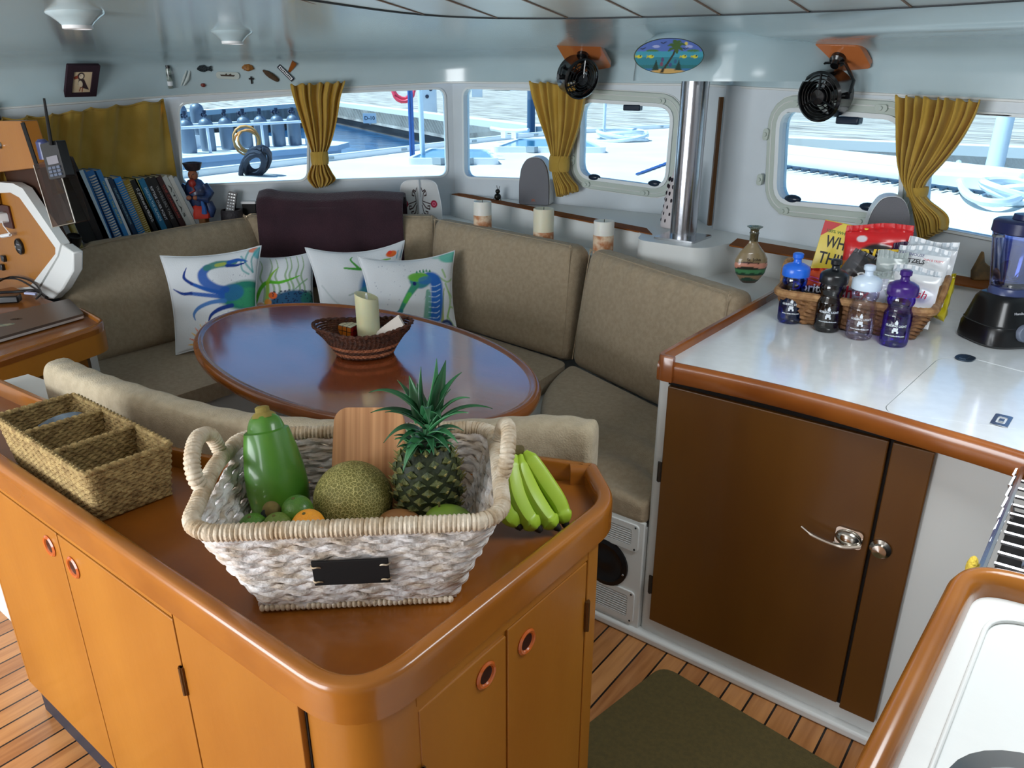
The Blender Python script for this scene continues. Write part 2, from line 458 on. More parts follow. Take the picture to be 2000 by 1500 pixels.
def latch(par, A, B, u, v, ang=0):
    p = PW(u, v, A, B); d = Vector((B[0]-A[0],B[1]-A[1],0)).normalized(); nin = Vector((0,0,1)).cross(d); nin = nin if nin.dot(-p) > 0 else -nin
    F = frame(p+nin*.012, d, zdir=nin)
    mb = MB().at(M=F@Euler((0,0,ang)).to_matrix().to_4x4()); mb.prism(rrect(-.022,.022,-.012,.012,.011), 0, .012); mb.lathe([(.008,.012),(.007,.018),(0,.018)], 12)
    mb.build('latch', winf, par, bevel=.002)
for u, v, a in ((1148,355,.1),(1262,372,.1),(1294,197,0),(1122,312,1.5)): latch(w4, W2, W3, u, v+ (4 if v > 340 else 0), a)
for u, v, a in ((1502,262,1.5),(1490,350,1.5),(1536,411,.2),(1688,431,.2),(1564,203,0),(1727,211,0)): latch(w5, W4, W6, u, v, a)
smoke = mat('smoked_knob', (30,44,62), .2)
def knob(par, A, B, u, v):
    p = PW(u, v, A, B); d = Vector((B[0]-A[0],B[1]-A[1],0)).normalized(); nin = Vector((0,0,1)).cross(d); nin = nin if nin.dot(-p) > 0 else -nin
    mb = MB().at(M=frame(p-nin*.0, d, zdir=nin)); mb.ell((0,0,.012), (.035,.016,.016), 14, 8); mb.build('catch_knob', smoke, par)
for u, v in ((1163,347),(1281,359)): knob(w4, W2, W3, u, v-1)
for u, v in ((1552,388),(1700,404)): knob(w5, W4, W6, u, v)
for w, A, B, u, v in ((w4,W2,W3,1238,208),(w5,W4,W6,1662,232)):
    p = PW(u, v, A, B); MB().at(M=frame(p, (B[0]-A[0],B[1]-A[1],0), zdir=(0,0,1))).cbox((0,-.01,-.005), (.085,.035,.026)).build('catch', smoke, w, bevel=.005)
# brown batten in the recess corner
p0 = Vector((W4[0]-.045, W4[1]+.0, 0)); a = PW(1419,190,W4,W6); c = PW(1393,437,W4,W6)
tag(struct(MB().tube([Vector((-1.335,3.105,1.015)),Vector((-1.335,3.105,1.525))], .011, 4).build('trim_1', woodd, smooth=False)))
# ceiling: centre panel, cove down to the seam
E_ = [(-1.35,-1.6),(-1.5,.2),(-1.64,1.1),(-1.78,1.6),(-1.86,1.93),(-1.78,2.18),(-1.5,2.38),(-1.21,2.48),(-.69,2.58),(-.25,2.5),(.25,2.3),(.7,1.9),(.9,1.2),(.9,-1.6)]
E_ = [Vector((p.x,p.y)) for p in smooth_path([(x,y,0) for x, y in E_], 5)]
S_ctrl = [(-3.75,-1.6),(-3.75,-.5),(-3.75,.7),(-3.75,1.5),(-3.75,2.0),(-3.70,2.19),(-3.35,2.65),(-2.98,3.14),(-2.8,3.255),(-2.1,3.296),(-1.52,3.329),(-1.32,3.11),(-.6,2.93),(.3,2.705),(1.0,2.53),(1.9,2.305),(1.9,1.6),(1.9,.0),(1.9,-1.6)]
def resample(P, n):
    P = [Vector(p) for p in P]; D = [0]
    for a, b in zip(P[:-1], P[1:]): D.append(D[-1]+(b-a).length)
    out = []
    for i in range(n+1):
        t = D[-1]*i/n; k = 0
        while k < len(D)-2 and D[k+1] < t: k += 1
        out.append(P[k].lerp(P[k+1], (t-D[k])/(D[k+1]-D[k]+1e-9)))
    return out
NC = 110
SS = resample([Vector((x,y)) for x, y in S_ctrl], NC)
EE = []
Ed = resample(E_, 400)
# match each seam point to the edge point along the ray from a centre, monotone
cen = Vector((-1.0,.9))
ang_e = [math.atan2(p.y-cen.y, p.x-cen.x) for p in Ed]
def edge_at(p):
    a = math.atan2(p.y-cen.y, p.x-cen.x)
    def dd(x): 
        q = abs(x-a) % (2*PI); return min(q, 2*PI-q)
    return Ed[min(range(len(Ed)), key=lambda i: dd(ang_e[i]))]
EE = [edge_at(p) for p in SS]
for _ in range(6): EE = [EE[0]]+[(EE[i-1]+EE[i]*2+EE[i+1])/4 for i in range(1, len(EE)-1)]+[EE[-1]]
ZC = 1.78
def cove(u, v):
    i = u*NC; k = min(NC-1, int(i)); f = i-k
    s_ = SS[k].lerp(SS[k+1], f); e_ = EE[k].lerp(EE[k+1], f); zs = seam(s_.x, s_.y)
    # steep band above the seam, then a long shallow curve
    Dd = (e_-s_).length; Hh = ZC-zs; K_ = Hh/.28
    prof = [(0,0),(.004,.05),(.010,.10),(.026,.142),(.07,.168),(.16,.188),(.33,.206)]
    nn_ = len(prof)
    prof = [(x*K_, z*K_) for x, z in prof]
    x6, z6 = prof[-1]
    for j_ in (1,2,3,4,5):
        q_ = j_/5; prof.append((x6+(Dd-x6)*q_, z6+(Hh-z6)*(1-(1-q_)**1.6)))
    i2 = v*(len(prof)-1); k2 = min(len(prof)-2, int(i2)); f2 = i2-k2
    P0, P1, P2, P3 = prof[max(0,k2-1)], prof[k2], prof[k2+1], prof[min(len(prof)-1,k2+2)]
    cr_ = lambda a,b,c,d: .5*((2*b)+(c-a)*f2+(2*a-5*b+4*c-d)*f2*f2+(3*b-a-3*c+d)*f2**3)
    off_, zz = cr_(P0[0],P1[0],P2[0],P3[0]), cr_(P0[1],P1[1],P2[1],P3[1])
    p = s_.lerp(e_, min(1, max(0, off_/Dd)))
    return (p.x, p.y, min(ZC, zs+zz))
mb = MB().grid(NC, 44, cove)
co = mb.build('ceiling', gel, angle=80)
struct(co)
COVE = BVHTree.FromPolygons([Vector(v) for v in mb.v], mb.f)
mb = MB().prism([tuple(p) for p in EE[::-1]], ZC+.002, ZC+.03)
hp = mb.build('ceiling_panel', mat('headliner', (206,216,216), .3, col2=(198,208,208), scale=4, bump=.08, bscale=20), smooth=False); struct(hp)
mb = MB(); mb.tube([(p.x,p.y,ZC+.001) for p in EE], .004, 6); struct(mb.build('trim_2', mat('panel_gasket', (60,66,70), .6)))
# seams of the headliner planks: brown strips running fore and aft
mb = MB(); brown = mat('seam_brown', (122,84,52), .5)
def inside(p, P):
    c = False
    for i in range(len(P)):
        a, b = P[i-1], P[i]
        if (a.y > p.y) != (b.y > p.y) and p.x < (b.x-a.x)*(p.y-a.y)/(b.y-a.y)+a.x: c = not c
    return c
for (a0,a1),(b0,b1) in (((590,0),(660,20)),((737,0),(835,31)),((873,0),(975,37)),((1022,0),(1108,35)),((1184,0),(1252,33)),((1357,0),(1408,30)),((1543,0),(1587,28)),((1762,0),(1786,19))):
    p_, q_ = G(a0,a1,ZC), G(b0,b1,ZC); d_ = (p_-q_).normalized(); e_ = q_+d_*2.2; nn_ = Vector((-d_.y,d_.x,0))*.0026; q_ = q_-d_*.0
    mb.hexa([q_-nn_+Vector((0,0,-.001)), e_-nn_+Vector((0,0,-.001)), e_+nn_+Vector((0,0,-.001)), q_+nn_+Vector((0,0,-.001)), q_-nn_+Vector((0,0,.004)), e_-nn_+Vector((0,0,.004)), e_+nn_+Vector((0,0,.004)), q_+nn_+Vector((0,0,.004))])
struct(mb.build('trim_3', brown, smooth=False))
# roof above so that no sky leaks in
o = MB().prism([(-3.9,-1.7),(2.1,-1.7),(2.1,2.4),(-1.3,3.2),(-1.5,3.42),(-2.95,3.32),(-3.85,2.2)], 1.85, 1.9).build('ceiling_deck', gelw, smooth=False); struct(o)
# crease line moulding
mb = MB(); mb.tube([(p.x,p.y,seam(p.x,p.y)-.004) for p in SS[:96]], .005, 6); struct(mb.build('trim_4', gelw))
# ledge under the windows
ledge_in = [(-2.93,3.235),(-2.86,3.19),(-1.52,2.86),(-1.475,2.74),(-1.44,2.71),(-1.21,2.70),(-1.17,2.74),(-1.13,2.935),(-.24,2.70),(1.0,2.395),(1.88,2.19)]
poly = ledge_in + [(1.88,2.31),(-1.315,3.108),(-1.50,3.325)]
mb = MB().prism(rpoly(poly, [0,.03,.05,.05,.04,.04,.05,.06,0,0,0,0,0,0]), .86, 1.0)
o = mb.build('ledge', gelw, bevel=.012, bseg=3); struct(o)
# lower shelf behind the settee backs, port side shelf
shelf = [(-3.74,1.32),(-3.62,1.32),(-3.62,2.40),(-2.80,2.985),(-2.67,2.94),(-1.74,2.81),(-1.62,2.80),(-.87,2.50),(-.862,2.866),(-1.13,2.93),(-1.2,2.7),(-1.5,2.72),(-1.52,2.86),(-2.86,3.19),(-2.9,3.24),(-3.74,2.12)]
o = MB().prism(shelf, .85, .885).build('shelf', gelw, smooth=False, bevel=.005); struct(o)
# wooden strips set in the ledge
def strip(pts):
    o = MB().prism([tuple(p) for p in pts], .998, 1.0035).build('ledge_strip', mat('strip_brown', (128,72,28), .75, spec=.15), smooth=False); return o
a = strip([G(882,380,1.0).xy, G(900,378,1.0).xy, G(1263,447,1.0).xy, G(1274,459,1.0).xy]); tag(a, 'long brown wooden strip set in the white ledge behind the three candles', 'wooden strip')
a = strip([G(1424,480,1.0).xy, G(1440,467,1.0).xy, G(2080,575,1.0).xy, G(2080,592,1.0).xy]); tag(a, 'brown wooden strip set in the ledge behind the snack basket and vase', 'wooden strip')
# post with base plate
o = thing('mast_post', 'brushed stainless steel post standing on a square plate on the ledge', 'post', (-1.337,2.86,1.0))
px = PT(1362,300,(-1.337,2.86)); 
MB().at((-1.337,2.86,1.0)).lathe([(.052,.006),(.052,.585)], 40).build('post', mat('brushed_steel', (176,178,184), .2, 1.0, bump=.05, bscale=80), o)
MB().at((-1.337,2.86,1.0)).prism(rrect(-.088,.088,-.088,.088,.012), 0, .008).build('base_plate', steel, o, bevel=.002)
# bulge of the roof moulding over the post
def bulge():
    c = (-1.19,2.93); ax = Vector((.97,-.243)).normalized(); ay = Vector((-ax.y, ax.x))
    L, D = .43, .22
    base = [Vector(p) for p in rpoly([(-L,.38),(-L,-D),(L*.30,-D),(L*.75,.10),(L*.8,.38)], [0,.20,.30,.1,0], 10)]
    mb = MB(); prof = [(1.0,1.5855),(1.0,1.590),(1.0,1.60),(.985,1.66),(.955,1.70),(.90,1.73),(.80,1.75),(.5,1.775)]
    pts = []
    for k, z in prof:
        for p in base:
            q = Vector(c) + ax*(p.x*k) + ay*(p.y*k if p.y < 0 else p.y); pts.append((q.x,q.y,z))
    n = mb.pv(pts); K = len(base)
    for j in range(len(prof)-1):
        for i in range(K): mb.pf([(j*K+i, j*K+(i+1)%K, (j+1)*K+(i+1)%K, (j+1)*K+i)], n)
    mb.pf([tuple(range(K))[::-1]], n)
    return mb, ax, ay, c
mb, bax, bay, bc = bulge(); BUL = BVHTree.FromPolygons([Vector(v) for v in mb.v], mb.f)
o = mb.build('ceiling_bulge', gel, angle=60); struct(o)
# ------------------------------------------------------------------ camera
cd = bpy.data.cameras.new('camera'); cam = bpy.data.objects.new('camera', cd); COL.objects.link(cam)
cam.location = (0,0,CAMZ); cam.rotation_euler = (PI/2-PITCH, 0, YAW); cd.sensor_width = 36; cd.lens = 27; cd.clip_start = .02; cd.clip_end = 500
scene.camera = cam
# ------------------------------------------------------------------ light
w = bpy.data.worlds.new('sky'); scene.world = w; w.use_nodes = True; nt = w.node_tree
sk = nt.nodes.new('ShaderNodeTexSky'); sk.sky_type = 'HOSEK_WILKIE'; sk.sun_direction = Vector((-.35,-.5,.8)).normalized(); sk.turbidity = 3; sk.ground_albedo = .4
bg = nt.nodes['Background']; nt.links.new(sk.outputs[0], bg.inputs[0]); bg.inputs[1].default_value = SKY_STR
sun = bpy.data.lights.new('sun', 'SUN'); so = bpy.data.objects.new('sun', sun); COL.objects.link(so)
sun.energy = SUN_STR; sun.angle = math.radians(.6); sun.color = (1,.96,.9)
so.rotation_euler = Vector((-.35,-.30,.85)).to_track_quat('Z','Y').to_euler()
def area(name, loc, aim, sx_, sy_, en, col=(1,1,1)):
    l = bpy.data.lights.new(name, 'AREA'); l.shape = 'RECTANGLE'; l.size = sx_; l.size_y = sy_; l.energy = en; l.color = col
    q = bpy.data.objects.new(name, l); COL.objects.link(q); q.location = loc
    q.rotation_euler = (Vector(aim)-Vector(loc)).to_track_quat('-Z','Y').to_euler(); return q
area('companionway_daylight', (-1.95,-1.55,1.0), (-1.75,1.5,.75), 2.1, 1.2, DOOR_W, (.93,.97,1))
area('galley_fill_light', (.05,1.40,1.765), (.05,1.401,0), .5, .6, FILL_W, (.92,.97,1))  # unseen fill lamp added under the ceiling to brighten the countertop
scene.view_settings.view_transform = 'Standard'; scene.view_settings.look = 'None'; scene.view_settings.gamma = 1; scene.view_settings.exposure = EXPO
# ------------------------------------------------------------------ settee
o = thing('settee_base', 'white moulded base of the curved settee, speaker and louvres at its end', 'settee base', (-1.5,2.2,0))
sb = [(-.86,1.755),(-1.25,1.755),(-1.6,2.12),(-2.6,2.12),(-2.72,2.0),(-2.72,1.25),(-3.74,1.25),(-3.74,2.1),(-2.92,3.2),(-1.52,2.9),(-.86,2.8)]
MB().prism(rpoly(sb, [0,.05,.1,.1,.1,0,0,0,0,0,0]), 0, .38).build('plinth', gelw, o, bevel=.01)
seatcol = fabric
def seat_cushion(name, poly, z0, z1, lab, r=.03, group=None):
    mb = MB().prism(rpoly(poly, .06), z0, z1)
    q = mb.build(name, fabric, bevel=.035, bseg=5); tag(q, lab, 'seat cushion', group); return q
GRP = None
seat_cushion('seat_cushion', [(-3.36,1.27),(-2.7,1.27),(-2.7,2.0),(-2.62,2.12),(-3.05,2.55),(-3.36,2.2)], .385, .455, 'khaki seat cushion on the port side, beneath the crab pillow and left backrest')
seat_cushion('seat_cushion', [(-3.03,2.56),(-2.60,2.14),(-1.66,2.14),(-1.70,2.61),(-2.2,2.67),(-2.8,2.74)], .385, .455, 'khaki seat cushion along the front behind the oval table')
# right seat cushion with wrinkles towards the viewer
def mapR(q):
    u, v, w_ = q.x, q.y, q.z
    A, B, C_, D_ = Vector((-1.14,1.745)), Vector((-.862,1.745)), Vector((-.862,2.29)), Vector((-1.68,2.60))
    E1 = Vector((-1.62,2.14))
    p = (A.lerp(B, u)).lerp(D_.lerp(C_, u), v)
    p += (E1-A.lerp(D_, .5))*.9*(1-u)*4*v*(1-v)*.6
    z = .387+.083*w_
    if w_ > .4: z += .016*math.sin(PI*min(1,max(0,u)))*math.sin(PI*min(1,max(0,v))) + .0085*math.sin(24*v+6*u+2*math.sin(6*u))*math.exp(-((v-.28)/.3)**2)*u*1.8
    return (p.x, p.y, z)
mb = MB(); mb.rbox(lambda q: mapR(Vector((q.x/.6, q.y/.8, q.z/.13))), (.6,.8,.13), .035, n=34)
tag(mb.build('seat_cushion', fabric, weld=.0008), 'wrinkled khaki seat cushion beside the white counter cabinet', 'seat cushion')
def back_cushion(bl, br, tr, tl, th, lab, bulge=.03, lean=0, group=None, fab=None, r=.05, name='back_cushion', n=26, seamline=True, cat='backrest cushion', corner=None):
    bl, br, tr, tl = map(Vector, (bl, br, tr, tl))
    nb = ((br-bl).cross(tl-bl)).normalized()          # points toward the sitter for left->right order seen from front
    if nb.dot(Vector((0,0,0))-(bl+tr)/2) < 0: nb = -nb
    L_ = ((br-bl).length+(tr-tl).length)/2; H_ = ((tl-bl).length+(tr-br).length)/2
    def fm(q):
        u, v, w_ = q.x/L_, q.y/H_, q.z/th
        if corner:
            # cut the chosen top-left corner
            k = max(0, corner[0]-(u*corner[1]+(1-v)*corner[2])); u += k*.6/ max(corner[1],.1); v -= k*.5
        p = bl.lerp(br, u).lerp(tl.lerp(tr, u), v)
        out = w_*th - th + bulge*math.sin(PI*min(1,max(0,u)))**.6*math.sin(PI*min(1,max(0,v)))**.6*(1 if w_ > .5 else 0)
        wr = .0034*math.sin(u*L_*75+3*math.sin(v*9)+2*math.sin(u*7))*math.exp(-((1-v)/.14)**2) + .003*math.sin(5*u+4*v)*math.sin(3*v)
        return tuple(p + nb*(out+wr))
    mb = MB(); mb.rbox(fm, (L_,H_,th), r, n=n)
    q = mb.build(name, fab or fabric, weld=.0008); tag(q, lab, cat, group)
    if seamline:
        s_ = MB(); path = []
        ins = .012
        for u, v in [(ins*2,.06),(ins*2,.92),(.03,.965),(.06,.985),(.5,.987),(.94,.985),(.97,.965),(1-ins*2,.92),(1-ins*2,.06)]:
            path.append(fm(Vector((u*L_, v*H_, th-.003))))
        s_.tube(smooth_path(path, 6), .0022, 6); s_.build('piping', fab or fabric, q)
    return q
back_cushion((-3.31,1.30,.455),(-3.31,2.37,.455),(-3.47,2.35,.945),(-3.47,1.38,.945), .13, 'tall khaki backrest cushion at the left beneath the row of books', bulge=.035, corner=(.16,1.0,1.0))
back_cushion((-3.29,2.34,.455),(-2.62,2.78,.455),(-2.68,2.86,.955),(-3.50,2.27,.955), .12, 'khaki corner backrest cushion with the dark towel over it', bulge=.02)
back_cushion((-2.62,2.70,.455),(-1.71,2.60,.455),(-1.72,2.66,.955),(-2.66,2.80,.955), .13, 'wide khaki backrest cushion below the three pillar candles', bulge=.035)
back_cushion((-1.69,2.59,.455),(-.93,2.315,.455),(-.90,2.345,.955),(-1.66,2.66,.955), .13, 'khaki backrest cushion at the right end against the counter', bulge=.035)
# near bench and bolsters
ob = thing('bench_back', 'low white moulded back of the near bench behind the wooden island', 'bench back', (-1.5,.8,0))
MB().box(-2.9,-2.03,.60,.615,0,.62).build('end_panel', gelw, ob, smooth=False)
bk = [(-2.42,.80),(-1.46,.90),(-1.15,1.08),(-.95,1.315),(-.835,1.355),(-.80,1.275),(-.91,1.20),(-1.08,1.0),(-1.42,.79),(-2.42,.69)]
MB().prism(bk, 0, .79).build('back_panel', gelw, ob, bevel=.01)
MB().prism([(-2.4,.80),(-1.46,.90),(-1.15,1.08),(-.95,1.315),(-1.2,1.6),(-1.6,1.38),(-2.4,1.2)], 0, .38).build('plinth', gelw, ob, bevel=.01)
seat_cushion('seat_cushion', [(-2.4,.86),(-1.50,.95),(-1.2,1.13),(-.98,1.36),(-1.24,1.6),(-1.62,1.38),(-2.4,1.2)], .385, .45, 'khaki seat cushion of the near bench, mostly hidden under the table')
def bolster(path, lab, ht=.15, th=.085, ztop=.895):
    P = smooth_path([(x,y,0) for x, y in path], 14); K = len(P)
    tot = sum((P[i+1]-P[i]).length for i in range(K-1)); mb = MB(); acc = [0]
    for i in range(K-1): acc.append(acc[-1]+(P[i+1]-P[i]).length)
    def f(u, v):
        i = u*(K-1); k = min(K-2, int(i)); p = P[k].lerp(P[k+1], i-k); t = (P[k+1]-P[k]).normalized(); nn = Vector((t.y,-t.x,0))
        d = tot*u; e = min(d, tot-d); cap = math.sqrt(max(0, 1-(1-min(1, e/.035))**2)); cap = max(cap, .02)
        a = 2*PI*v; ca, sa = math.cos(a), math.sin(a)
        sx_ = abs(ca)**.55*(1 if ca > 0 else -1)*th/2; sz = abs(sa)**.55*(1 if sa > 0 else -1)*ht/2
        wr = 1+.02*math.sin(d*85+2*math.sin(a*2))*max(0, sa)
        q = p + nn*sx_*(.35+.65*cap)*wr + Vector((0,0,ztop-ht/2+sz*(.6+.4*cap)*wr - .02*0))
        return tuple(q)
    mb.grid(120, 28, f, wv=True)
    for e in (0, 1):
        n = mb.pv([f(e, j/28) for j in range(28)]); mb.pf([tuple(range(28))[::(1 if e else -1)]], n)
    q = mb.build('bolster', fabric2); tag(q, lab, 'bolster cushion')
    s_ = MB(); s_.tube([Vector(f(i/40, .94)) for i in range(1, 40)], .002, 6); s_.build('piping', fabric2, q)
    return q
bolster([(-2.17,.79),(-1.9,.80),(-1.5,.86),(-1.22,.985),(-1.13,1.04)], 'long pale khaki bolster along the near bench, behind the divided basket')
bolster([(-1.11,1.06),(-.98,1.19),(-.88,1.29),(-.785,1.325)], 'short pale khaki bolster end behind the bananas')
# ------------------------------------------------------------------ oval table
TC = (-1.961,1.649); TZ = .72
tb = thing('dining_table', 'oval varnished wooden dining table in the middle of the settee', 'table', (TC[0],TC[1],0))
ov = [(TC[0]+.764*math.cos(a)*math.cos(-.098)-.433*math.sin(a)*math.sin(-.098), TC[1]+.764*math.cos(a)*math.sin(-.098)+.433*math.sin(a)*math.cos(-.098)) for a in [2*PI*i/96 for i in range(96)]]
tabm = mat('table_varnish', (160,78,34), .22, col2=(136,62,26), scale=5, stretch=(1,2.2,1), coat=1, coat_ior=3.0, bump=.25, bscale=22, lo=.3, hi=.7)
def sc(P, d):
    return [(TC[0]+(x-TC[0])*(1-d/math.hypot(x-TC[0], y-TC[1])), TC[1]+(y-TC[1])*(1-d/math.hypot(x-TC[0], y-TC[1]))) for x, y in P]
MB().prism(sc(ov,.03), TZ-.03, TZ-.003).build('tabletop', tabm, tb, smooth=False)
K = len(ov); prof = [(.0,-.034),(-.006,-.02),(-.006,-.008),(0,.001),(.012,.004),(.02,.002),(.025,-.002),(.032,-.003),(.032,-.034)]
mb = MB(); pts = []
for d, z in prof: pts += [(x,y,TZ+z) for x, y in sc(ov, d)]
n = mb.pv(pts)
for j in range(len(prof)-1):
    for i in range(K): mb.pf([(j*K+i, (j)*K+(i+1)%K, (j+1)*K+(i+1)%K, (j+1)*K+i)], n)
mb.build('table_edge', trimw, tb)
MB().at((TC[0],TC[1],0)).lathe([(.06,0),(.06,.68)], 24).box(-.3,.3,-.12,.12,.66,.69).build('pedestal', steel, tb)
MB().at((TC[0],TC[1],0)).lathe([(.2,0),(.19,.015),(.06,.02)], 32).build('pedestal_foot', steel, tb)
# ------------------------------------------------------------------ island cabinet
isl = thing('island_cabinet', 'orange varnished wooden island cabinet with raised rim in the foreground', 'cabinet', (-1.3,.8,0))
X1, Y0 = -.635, .487; XL = -2.0
Cn = (X1-.0, Y0)
body = rpoly([(XL,Y0+.012),(-.6355,Y0+.012),(-.648,1.13),(-.78,1.22),(-.96,1.12),(-1.10,.95),(-1.44,.76),(XL,.69)], [0,.105,.06,.03,0,0,0,0], 8)
MB().prism(body, .10, .790).build('carcass', wood, isl, smooth=True, angle=30)
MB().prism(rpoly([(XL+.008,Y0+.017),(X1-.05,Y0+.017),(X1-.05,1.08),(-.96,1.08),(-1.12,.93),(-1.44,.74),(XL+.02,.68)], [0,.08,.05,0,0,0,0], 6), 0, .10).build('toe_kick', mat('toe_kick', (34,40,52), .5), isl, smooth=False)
# rim follows the outline: closed path of the outer side, then band inside
rim_path = [(-2.4,.477),(-.626,.477),(-.626,1.150),(-.745,1.262),(-.79,1.225)]
RP = rpoly(rim_path, [0,.115,.06,.02,0], 10)
def band(path, prof, closed=False):
    """sweep a section (offset to the inside, height) along a plan path"""
    mb = MB(); K = len(path); P = [Vector(p) for p in path]; pts = []
    for off, z in prof:
        for i in range(K):
            a = P[max(0,i-1)] if not closed else P[i-1]; b_ = P[min(K-1,i+1)] if not closed else P[(i+1)%K]
            t = (b_-a).normalized(); nn = Vector((-t.y,t.x)); q = P[i]+nn*off; pts.append((q.x,q.y,z))
    n = mb.pv(pts); S = len(prof)
    for j in range(S):
        jj = (j+1) % S
        for i in range(K if closed else K-1):
            k = (i+1) % K; mb.pf([(j*K+i, j*K+k, jj*K+k, jj*K+i)], n)
    if not closed:
        mb.pf([tuple(j*K for j in range(S)), tuple(j*K+K-1 for j in range(S))[::-1]], n)
    return mb
band(RP, [(0.002,.777),(0,.7785),(0,.782),(0,.790),(0,.820),(0,.829),(.0012,.835),(.004,.8405),(.008,.8425),(.014,.843),(.022,.843),(.028,.841),(.032,.834),(.033,.824),(.033,.777)]).build('rim', rimw, isl, angle=50)
tray = rpoly([(-2.38,.49),(-.64,.49),(-.64,1.14),(-.755,1.245),(-.80,1.20),(-.96,1.16),(-1.10,.97),(-1.44,.78),(-2.38,.69)], [0,.10,.05,.02,0,0,0,0,0], 8)
MB().prism(tray, .780, .803).build('tray_bottom', trayw, isl, smooth=False)
band(smooth_path([(-.775,1.235,0),(-.90,1.185,0),(-1.02,1.06,0),(-1.12,.955,0),(-1.44,.775,0),(-1.9,.715,0),(-2.38,.685,0)], 5) and [tuple(p.xy) for p in smooth_path([(-.765,1.245,0),(-.90,1.185,0),(-1.02,1.06,0),(-1.12,.955,0),(-1.44,.775,0),(-1.9,.715,0),(-2.38,.685,0)], 5)],
     [(0,.78),(0,.838),(.006,.843),(.018,.843),(.022,.838),(.022,.78)]).build('back_rim', rimw, isl, angle=50)
# doors: panels slightly proud with dark gaps
def door_y(x0, x1, z0, z1, pull=None, hinge=None, y=Y0+.012, mt=wood, par=isl, name='door'):
    d = MB().box(x0, x1, y-.012, y+.004, z0, z1).build(name, mt, par, smooth=False, bevel=.002)
    if pull: ring_pull(d, Vector((pull[0], y-.012, pull[1])), Vector((0,-1,0)))
    return d
pullm = mat('pull_ring', (188,92,34), .2, coat=.5)
def ring_pull(par, p, nrm):
    F = frame(p, (0,0,1), zdir=nrm)
    MB().at(M=F).lathe([(.017,.0),(.0235,.0),(.0245,.002),(.021,.005),(.0175,.004),(.016,.001),(.012,-.0),(.0,.0005)], 28, caps=False).build('finger_pull', pullm, par)
    MB().at(M=F).lathe([(.0,.0008),(.0155,.0012)], 24, caps=False).build('pull_hole', mat('pull_recess', (44,14,6), .4), par)
g = .0022
door_y(XL+.012, -1.53-g, .105, .748, (-1.58,.70))
door_y(-1.53+g, -1.098-g, .105, .748, (-1.48,.69))
MB().box(-1.098+g, -.762-g, Y0, Y0+.016, .105, .778).build('side_panel', wood, isl, smooth=False, bevel=.002)
MB().box(XL+.0, XL+.010, Y0, Y0+.016, .105, .778).build('end_stile', wood, isl, smooth=False, bevel=.002)
MB().box(XL+.012, -1.098-g, Y0+.001, Y0+.016, .752, .778).build('top_rail', wood, isl, smooth=False)
mb = MB()
for x in (-1.53, -1.098, -.762): mb.box(x-g, x+g, Y0+.010, Y0+.0125, .105, .778)
mb.box(XL+.01, -1.098, Y0+.010, Y0+.0125, .747, .753)
brass = mat('hinge_bronze', (96,66,34), .4, .6)
def hinge(par, x, y, z, h=.06, ax='y', mt=brass):
    q = MB()
    if ax == 'y': q.box(x-.006, x+.006, y-.004, y, z-h/2, z+h/2).at((x,y-.004,z)).lathe([(.004,-h/2),(.004,h/2)], 8)
    else: q.box(x, x+.004, y-.006, y+.006, z-h/2, z+h/2).at((x+.004,y,z)).lathe([(.004,-h/2),(.004,h/2)], 8)
    return q.build('hinge', mt, par, smooth=False)
hinge(isl, -1.098, Y0, .62)
# right face doors
XR = X1-.013
def door_x(y0, y1, z0, z1, pull):
    d = MB().box(XR-.004, X1-.001, y0, y1, z0, z1).build('door', wood, isl, smooth=False, bevel=.002)
    ring_pull(d, Vector((X1-.001, pull[0], pull[1])), Vector((1,0,0)))
door_x(.60+g, .812-g, .105, .737, (.755,.695)); door_x(.812+g, 1.062-g, .105, .745, (.866,.688))
MB().box(XR-.004, X1-.001, 1.062+g, 1.10, .105, .778).build('stile', wood, isl, smooth=False, bevel=.002)
MB().box(XR-.004, X1-.002, .60, 1.062, .748, .778).build('top_rail', wood, isl, smooth=False)
for y in (.60,.812,1.062): mb.box(X1-.0135, X1-.0125, y-g, y+g, .105, .778)
mb.build('door_gap', darkgap, isl, smooth=False)
hinge(isl, X1, .60, .60, ax='x'); hinge(isl, X1, 1.062, .62, .07, ax='x')
# ------------------------------------------------------------------ galley counter
cab = thing('counter_cabinet', 'white moulded galley cabinet with dark brown doors at the right', 'cabinet', (-.4,2.0,0))
MB().prism(rpoly([(-.86,1.758),(.1,1.758),(.1,2.62),(-.86,2.40)], [.02,0,0,0]), 0, .86).build('carcass', gelw, cab, bevel=.006)
MB().prism([(-1.3,1.732),(.1,1.732),(.1,1.77),(-1.3,1.77)], 0, .028).build('foot_lip', gelw, cab, bevel=.008, bseg=3)
d = MB().box(-.822,-.276,1.742,1.757,.085,.842).build('door', woodd, cab, smooth=False, bevel=.003)
LF = Vector((-.30,1.742,.578))
q = MB().at(M=frame(LF, (1,0,0), zdir=(0,-1,0)))
q.prism(rrect(-.05,.012,-.026,.022,.01), 0, .009); q.tube(smooth_path([(-.125,.0,.028),(-.09,-.012,.032),(-.03,-.018,.028),(.012,-.006,.018)], 8), [.004]*6+[.0065]*10+[.008]*9, 8, flat=.7, caps=True)
q.ell((-.02,-.002,.012), (.03,.02,.014), 14, 8)
hd = q.build('latch_handle', chrome, d)
MB().at(M=frame(LF, (1,0,0), zdir=(0,-1,0))).lathe([(.024,.0),(.024,.006),(.016,.01),(.016,.02),(.0,.022)], 20).build('latch_keeper', chrome, d).location = (.052,.0,-.006)
d2 = MB().box(-.268,-.182,1.742,1.757,.075,.842).build('door', woodd, cab, smooth=False, bevel=.003)
